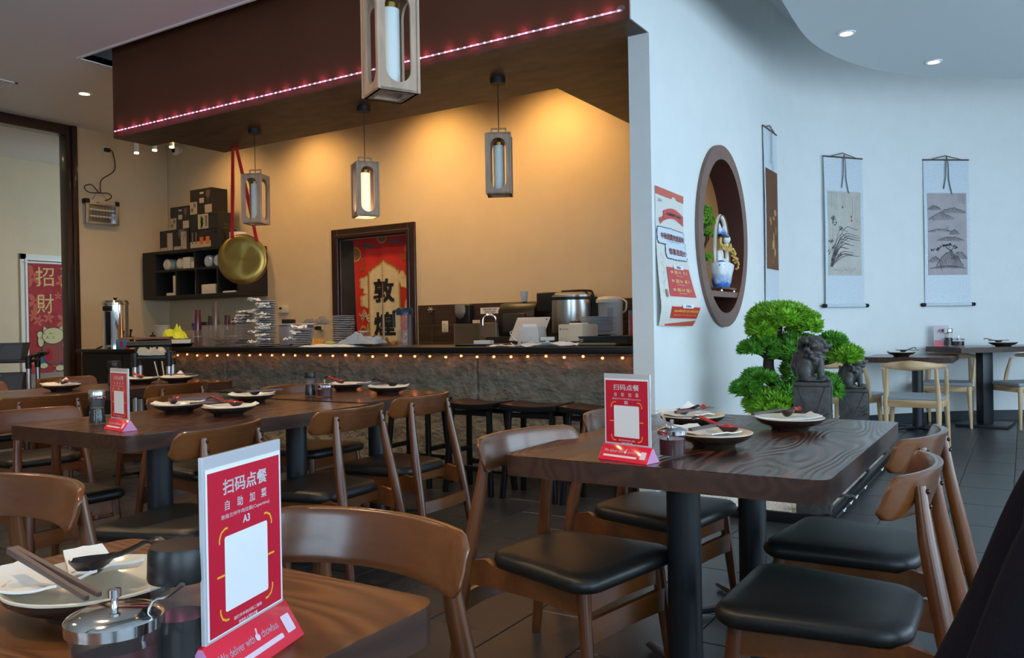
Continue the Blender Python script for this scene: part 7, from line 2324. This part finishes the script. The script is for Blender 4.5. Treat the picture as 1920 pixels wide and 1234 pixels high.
# red curtain with the beckoning cat, in the far left room
t = thing('door_curtain', 'red floral curtain with beckoning cat in the far left doorway', 'curtain', (0, 0, 0))
KY0, KY1, KZ1, KZ0 = 6.705, 7.60, 2.30, 0.60
def kmap(u, v, o):
    """u metres from the left edge, v metres up from the bottom, facing +X."""
    return (X3 + 0.045 + 0.0008 * sin(u * 17) + o, KY0 + u, KZ0 + v + 0.10 * (0.45 - u) * -0.3)
KRED = M('curtain_rose_red', (0.36, 0.030, 0.032), 0.8, var=0.2, vs=10)
KCOR = M('curtain_coral', (0.55, 0.12, 0.075), 0.8)
KGLD = M('curtain_straw', (0.68, 0.50, 0.20), 0.8)
KW, KH = KY1 - KY0, KZ1 - KZ0
g = G(); g.slab(lambda u, v, w: kmap(KW * u, KH * v, -0.003 if w else 0), 24, 10); g.build('cloth', KRED, t)
g = G(); g.tube([(X3 + 0.045, KY0 - 0.05, KZ1 + 0.01), (X3 + 0.045, KY1 + 0.05, KZ1 + 0.01)], 0.012, 8); g.build('curtain_rod', SIGNW, t)
ko = lambda o_: (lambda u, v, o: kmap(u, v, o_))
g = G(); rr = random.Random(21)
for cx, cy, s in ((0.06, 1.50, .20), (0.52, 1.42, .12), (0.10, 1.10, .18), (0.45, 1.20, .07), (0.30, 0.86, .10), (0.55, 0.80, .16), (0.14, 0.82, .10), (0.06, 0.90, .10), (0.70, 0.70, .14), (0.12, 0.20, .14), (0.62, 0.22, .16), (0.44, 0.08, .12), (0.80, 1.3, .16), (0.78, 0.2, .15), (0.7, 1.05, .1)):
    for q in range(5):
        a = q * 1.257 + cx * 9
        ring = [(cx + s * (0.5 * cos(a) + 0.42 * cos(b) * cos(a) - 0.20 * sin(b) * sin(a)), cy + s * (0.5 * sin(a) + 0.42 * cos(b) * sin(a) + 0.20 * sin(b) * cos(a))) for b in [R(30 * k) for k in range(12)]]
        ring = [(max(.004, min(KW - .004, x)), max(.004, min(KH - .01, y))) for x, y in ring]
        ppoly(g, ko(0.004), ring)
g.build('coral_petal', KCOR, t, smooth=False, split=True)
g = G(); KT = lambda u, v, o: kmap(u, v, 0.006)
ptext(g, KT, '招', 0.25, 1.50, 0.30, width=0.28, bold=0.0); ptext(g, KT, '財', 0.25, 1.08, 0.30, width=0.26, bold=0.0); ptext(g, KT, '進', 0.62, 1.50, 0.30, width=0.26, bold=0.0)
g.build('characters', KGLD, t, smooth=False, fix=False, kind='stuff')
KBLK, KBL, KBR = INK, M('curtain_blue', (0.035, 0.11, 0.20), 0.8), M('curtain_brick', (0.28, 0.055, 0.04), 0.8)
CT_ = M('curtain_cat_straw', (0.58, 0.50, 0.24), 0.8)
go, gc, gb, gl, gr_ = G(), G(), G(), G(), G()
def blob(pts, gg, o_in, ex=0.010):
    cx = sum(p[0] for p in pts) / len(pts); cy = sum(p[1] for p in pts) / len(pts)
    big = []
    for x, y in pts:
        d = math.hypot(x - cx, y - cy) or 1
        big.append((x + (x - cx) / d * ex, y + (y - cy) / d * ex))
    ppoly(go, ko(o_in - 0.0006), big); ppoly(gg, ko(o_in), pts)
bx_ = 0.36
CS = 0.74                                             # the cat is narrow on the cloth
for s, yy in ((-1, 0.20), (1, 0.20)):
    blob(circ(bx_ + s * .18, .23, .085, 12, .12), gl, .0055)
blob(circ(bx_ + .02, .34, .19, 20, .22), gb, .0065)
blob(circ(bx_ - .15, .115, .06, 12, .042), gc, .0075); blob(circ(bx_ + .10, .06, .07, 12, .045), gc, .0075)
blob(circ(bx_ + .20, .42, .055, 12, .10), gc, .0075); blob(circ(bx_ - .20, .60, .045, 12, .05), gc, .0070); blob(circ(bx_ - .19, .50, .045, 10, .09), gc, .0072)
for s in (-1, 1):
    blob([(bx_ + s * .06, .66), (bx_ + s * .145, .73), (bx_ + s * .155, .60)], gc, .0078)
blob(circ(bx_, .575, .165, 20, .125), gc, .0085)
ppoly(gr_, ko(.0095), [(0.29 + .062 * cos(R(a)), .28 + .105 * sin(R(a))) for a in range(0, 360, 60)])
KL = lambda u, v, o: kmap(0.27 + (u - bx_) * CS, v, 0.0100)
for s in (-1, 1):
    pline(go, KL, [(bx_ + s * .035, .60), (bx_ + s * .065, .622), (bx_ + s * .10, .60)], .008)
    for k in range(2):
        pline(go, KL, [(bx_ + s * .10, .555 - .02 * k), (bx_ + s * .15, .56 - .025 * k)], .006)
pline(go, KL, [(bx_ - .04, .535), (bx_, .55), (bx_ + .04, .535)], .007); ppoly(go, KL, circ(bx_, .56, .010, 8))
blob(circ(KW - .04, .46, .045, 10, .08), gc, .0075); blob(circ(KW - .03, .25, .03, 10, .11), gl, .0070)
go.build('outlines', KBLK, t, smooth=False, fix=False, kind='stuff'); gc.build('cat_part', CT_, t, smooth=False, split=True); gb.build('cat_bib', KBR, t, smooth=False, fix=False); gl.build('blue_sleeve', KBL, t, smooth=False, split=True); gr_.build('red_emblem', M('emblem_red', (0.40, 0.01, 0.02), 0.8), t, smooth=False, fix=False)

# ================================================================ PERSON AT THE RIGHT EDGE
def skin_obj(name, joints, edges, mat, parent, sub=2, root=0):
    me = bpy.data.meshes.new(name)
    me.from_pydata([j[:3] for j in joints], edges, [])
    me.materials.append(mat)
    o = bpy.data.objects.new(name, me); COL.objects.link(o); o.parent = parent
    md = o.modifiers.new('skin', 'SKIN'); md.use_smooth_shade = True; md.branch_smoothing = 0.4
    if not me.skin_vertices:
        bm = bmesh.new(); bm.from_mesh(me); bm.verts.layers.skin.verify(); bm.to_mesh(me); bm.free()
    for i, sv in enumerate(me.skin_vertices[0].data):
        r = joints[i][3]
        sv.radius = (r, r) if not isinstance(r, tuple) else r
        sv.use_root = (i == root)
    s = o.modifiers.new('subdivision', 'SUBSURF'); s.levels = s.render_levels = sub
    return o


SKINM = M('skin', (0.55, 0.33, 0.22), 0.5)
NAVY = M('navy_black_sweater', (0.0075, 0.0075, 0.013), 0.95, bump=0.5, bs=260, spec=0.15)
TROUS = M('dark_trousers', (0.015, 0.015, 0.020), 0.9)
HAIR = M('black_hair', (0.010, 0.008, 0.007), 0.45)
pr = thing('person', 'person in a dark navy sweater, only a shoulder and arm in view at lower right', 'person', (0.015, 1.08, -0.022), 0)
# sitting on a chair facing -X; pelvis at seat height; local axes: -X forward, -Y the person's left
body = [(0.11, 0, 0.52, 0.125), (0.11, 0, 0.66, 0.105), (0.11, 0, 0.82, 0.105), (0.11, 0, 0.96, 0.10), (0.12, 0, 1.06, 0.055), (0.13, 0, 1.14, 0.052), (0.15, 0, 1.22, 0.075), (0.15, 0, 1.29, 0.080),
        (0.06, -0.16, 0.985, 0.055), (0.0, -0.20, 0.80, 0.044), (-0.16, -0.12, 0.64, 0.030), (-0.22, -0.11, 0.63, 0.026),
        (0.06, 0.16, 0.985, 0.055), (0.0, 0.20, 0.80, 0.044), (-0.16, 0.12, 0.64, 0.030), (-0.22, 0.11, 0.63, 0.026),
        (-0.02, -0.10, 0.50, 0.085), (-0.34, -0.12, 0.50, 0.062), (-0.34, -0.12, 0.10, 0.045), (-0.44, -0.12, 0.05, 0.035),
        (-0.02, 0.10, 0.50, 0.085), (-0.34, 0.12, 0.50, 0.062), (-0.34, 0.12, 0.10, 0.045), (-0.44, 0.12, 0.05, 0.035)]
be = [(0, 1), (1, 2), (2, 3), (3, 4), (4, 5), (5, 6), (6, 7), (3, 8), (8, 9), (9, 10), (10, 11), (3, 12), (12, 13), (13, 14), (14, 15), (0, 16), (16, 17), (17, 18), (18, 19), (0, 20), (20, 21), (21, 22), (22, 23)]
skin_obj('body', body, be, SKINM, pr)
sw = [(0.11, 0, 0.50, (0.15, 0.13)), (0.11, 0, 0.66, (0.14, 0.12)), (0.11, 0, 0.82, (0.15, 0.12)), (0.10, 0, 0.95, (0.14, 0.11)), (0.07, 0, 1.03, 0.085),
      (0.06, -0.17, 1.005, 0.096), (0.0, -0.205, 0.82, 0.094), (-0.12, -0.13, 0.66, 0.052), (0.06, 0.17, 1.005, 0.096), (0.0, 0.205, 0.82, 0.094), (-0.12, 0.13, 0.66, 0.052)]
skin_obj('sweater', sw, [(0, 1), (1, 2), (2, 3), (3, 4), (3, 5), (5, 6), (6, 7), (3, 8), (8, 9), (9, 10)], NAVY, pr)
tr_ = [(0.10, 0, 0.50, 0.155), (0.0, -0.10, 0.50, 0.10), (-0.34, -0.12, 0.505, 0.078), (-0.34, -0.12, 0.14, 0.062), (0.0, 0.10, 0.50, 0.10), (-0.34, 0.12, 0.505, 0.078), (-0.34, 0.12, 0.14, 0.062)]
skin_obj('trousers', tr_, [(0, 1), (1, 2), (2, 3), (0, 4), (4, 5), (5, 6)], TROUS, pr)
for s in (-1, 1):
    hj, he = [(-0.205, s * 0.112, 0.635, 0.020), (-0.255, s * 0.105, 0.63, (0.030, 0.014))], [(0, 1)]
    for f, (dy, L) in enumerate(((-0.024, .062), (-0.008, .070), (0.008, .066), (0.024, .052))):
        k = len(hj)
        hj += [(-0.275, s * 0.105 + dy, 0.632, 0.0085), (-0.275 - L * .5, s * 0.105 + dy * 1.15, 0.630, 0.0078), (-0.275 - L, s * 0.105 + dy * 1.2, 0.615, 0.0062)]
        he += [(1, k), (k, k + 1), (k + 1, k + 2)]
    k = len(hj)
    hj += [(-0.225, s * 0.085, 0.630, 0.010), (-0.245, s * 0.062, 0.623, 0.009), (-0.265, s * 0.052, 0.615, 0.007)]
    he += [(0, k), (k, k + 1), (k + 1, k + 2)]
    skin_obj('hand', hj, he, SKINM, pr, 2)
hx = 0.155
g = G()
g.ell((hx, 0, 1.265), (0.090, 0.074, 0.112), 20, 14); g.ell((hx - 0.03, 0, 1.20), (0.055, 0.050, 0.055), 14, 8); g.ell((hx - 0.092, 0, 1.243), (0.014, 0.011, 0.020), 8, 6)
for s in (-1, 1):
    g.ell((hx, s * 0.076, 1.26), (0.018, 0.010, 0.03), 8, 6)
g.ell((hx - 0.083, 0, 1.207), (0.009, 0.022, 0.006), 8, 5)
g.build('head', SKINM, pr, remesh=0.005)
for s in (-1, 1):
    g = G(); g.ell((hx - 0.078, s * 0.030, 1.272), (0.009, 0.012, 0.007), 10, 6); g.build('eye', PORCW, pr)
    g = G(); g.ell((hx - 0.0865, s * 0.030, 1.272), (0.003, 0.005, 0.005), 8, 5); g.build('pupil', BLACK, pr)
g = G(); g.ell((hx + 0.018, 0, 1.295), (0.096, 0.086, 0.102), 20, 12); g.ell((hx + 0.06, 0, 1.23), (0.05, 0.075, 0.09), 14, 9); g.build('hair', HAIR, pr, remesh=0.008)
for s in (-1, 1):
    g = G(); g.ell((-0.40, s * 0.12, 0.045), (0.13, 0.045, 0.045), 16, 8); g.build('shoe', PLBLK, pr)
dup(ch0, (0.09, 1.08, 0), 90, 'walnut chair the seated person in navy sits on, out of view', 'walnut dining chairs')
bpy.context.view_layer.update()
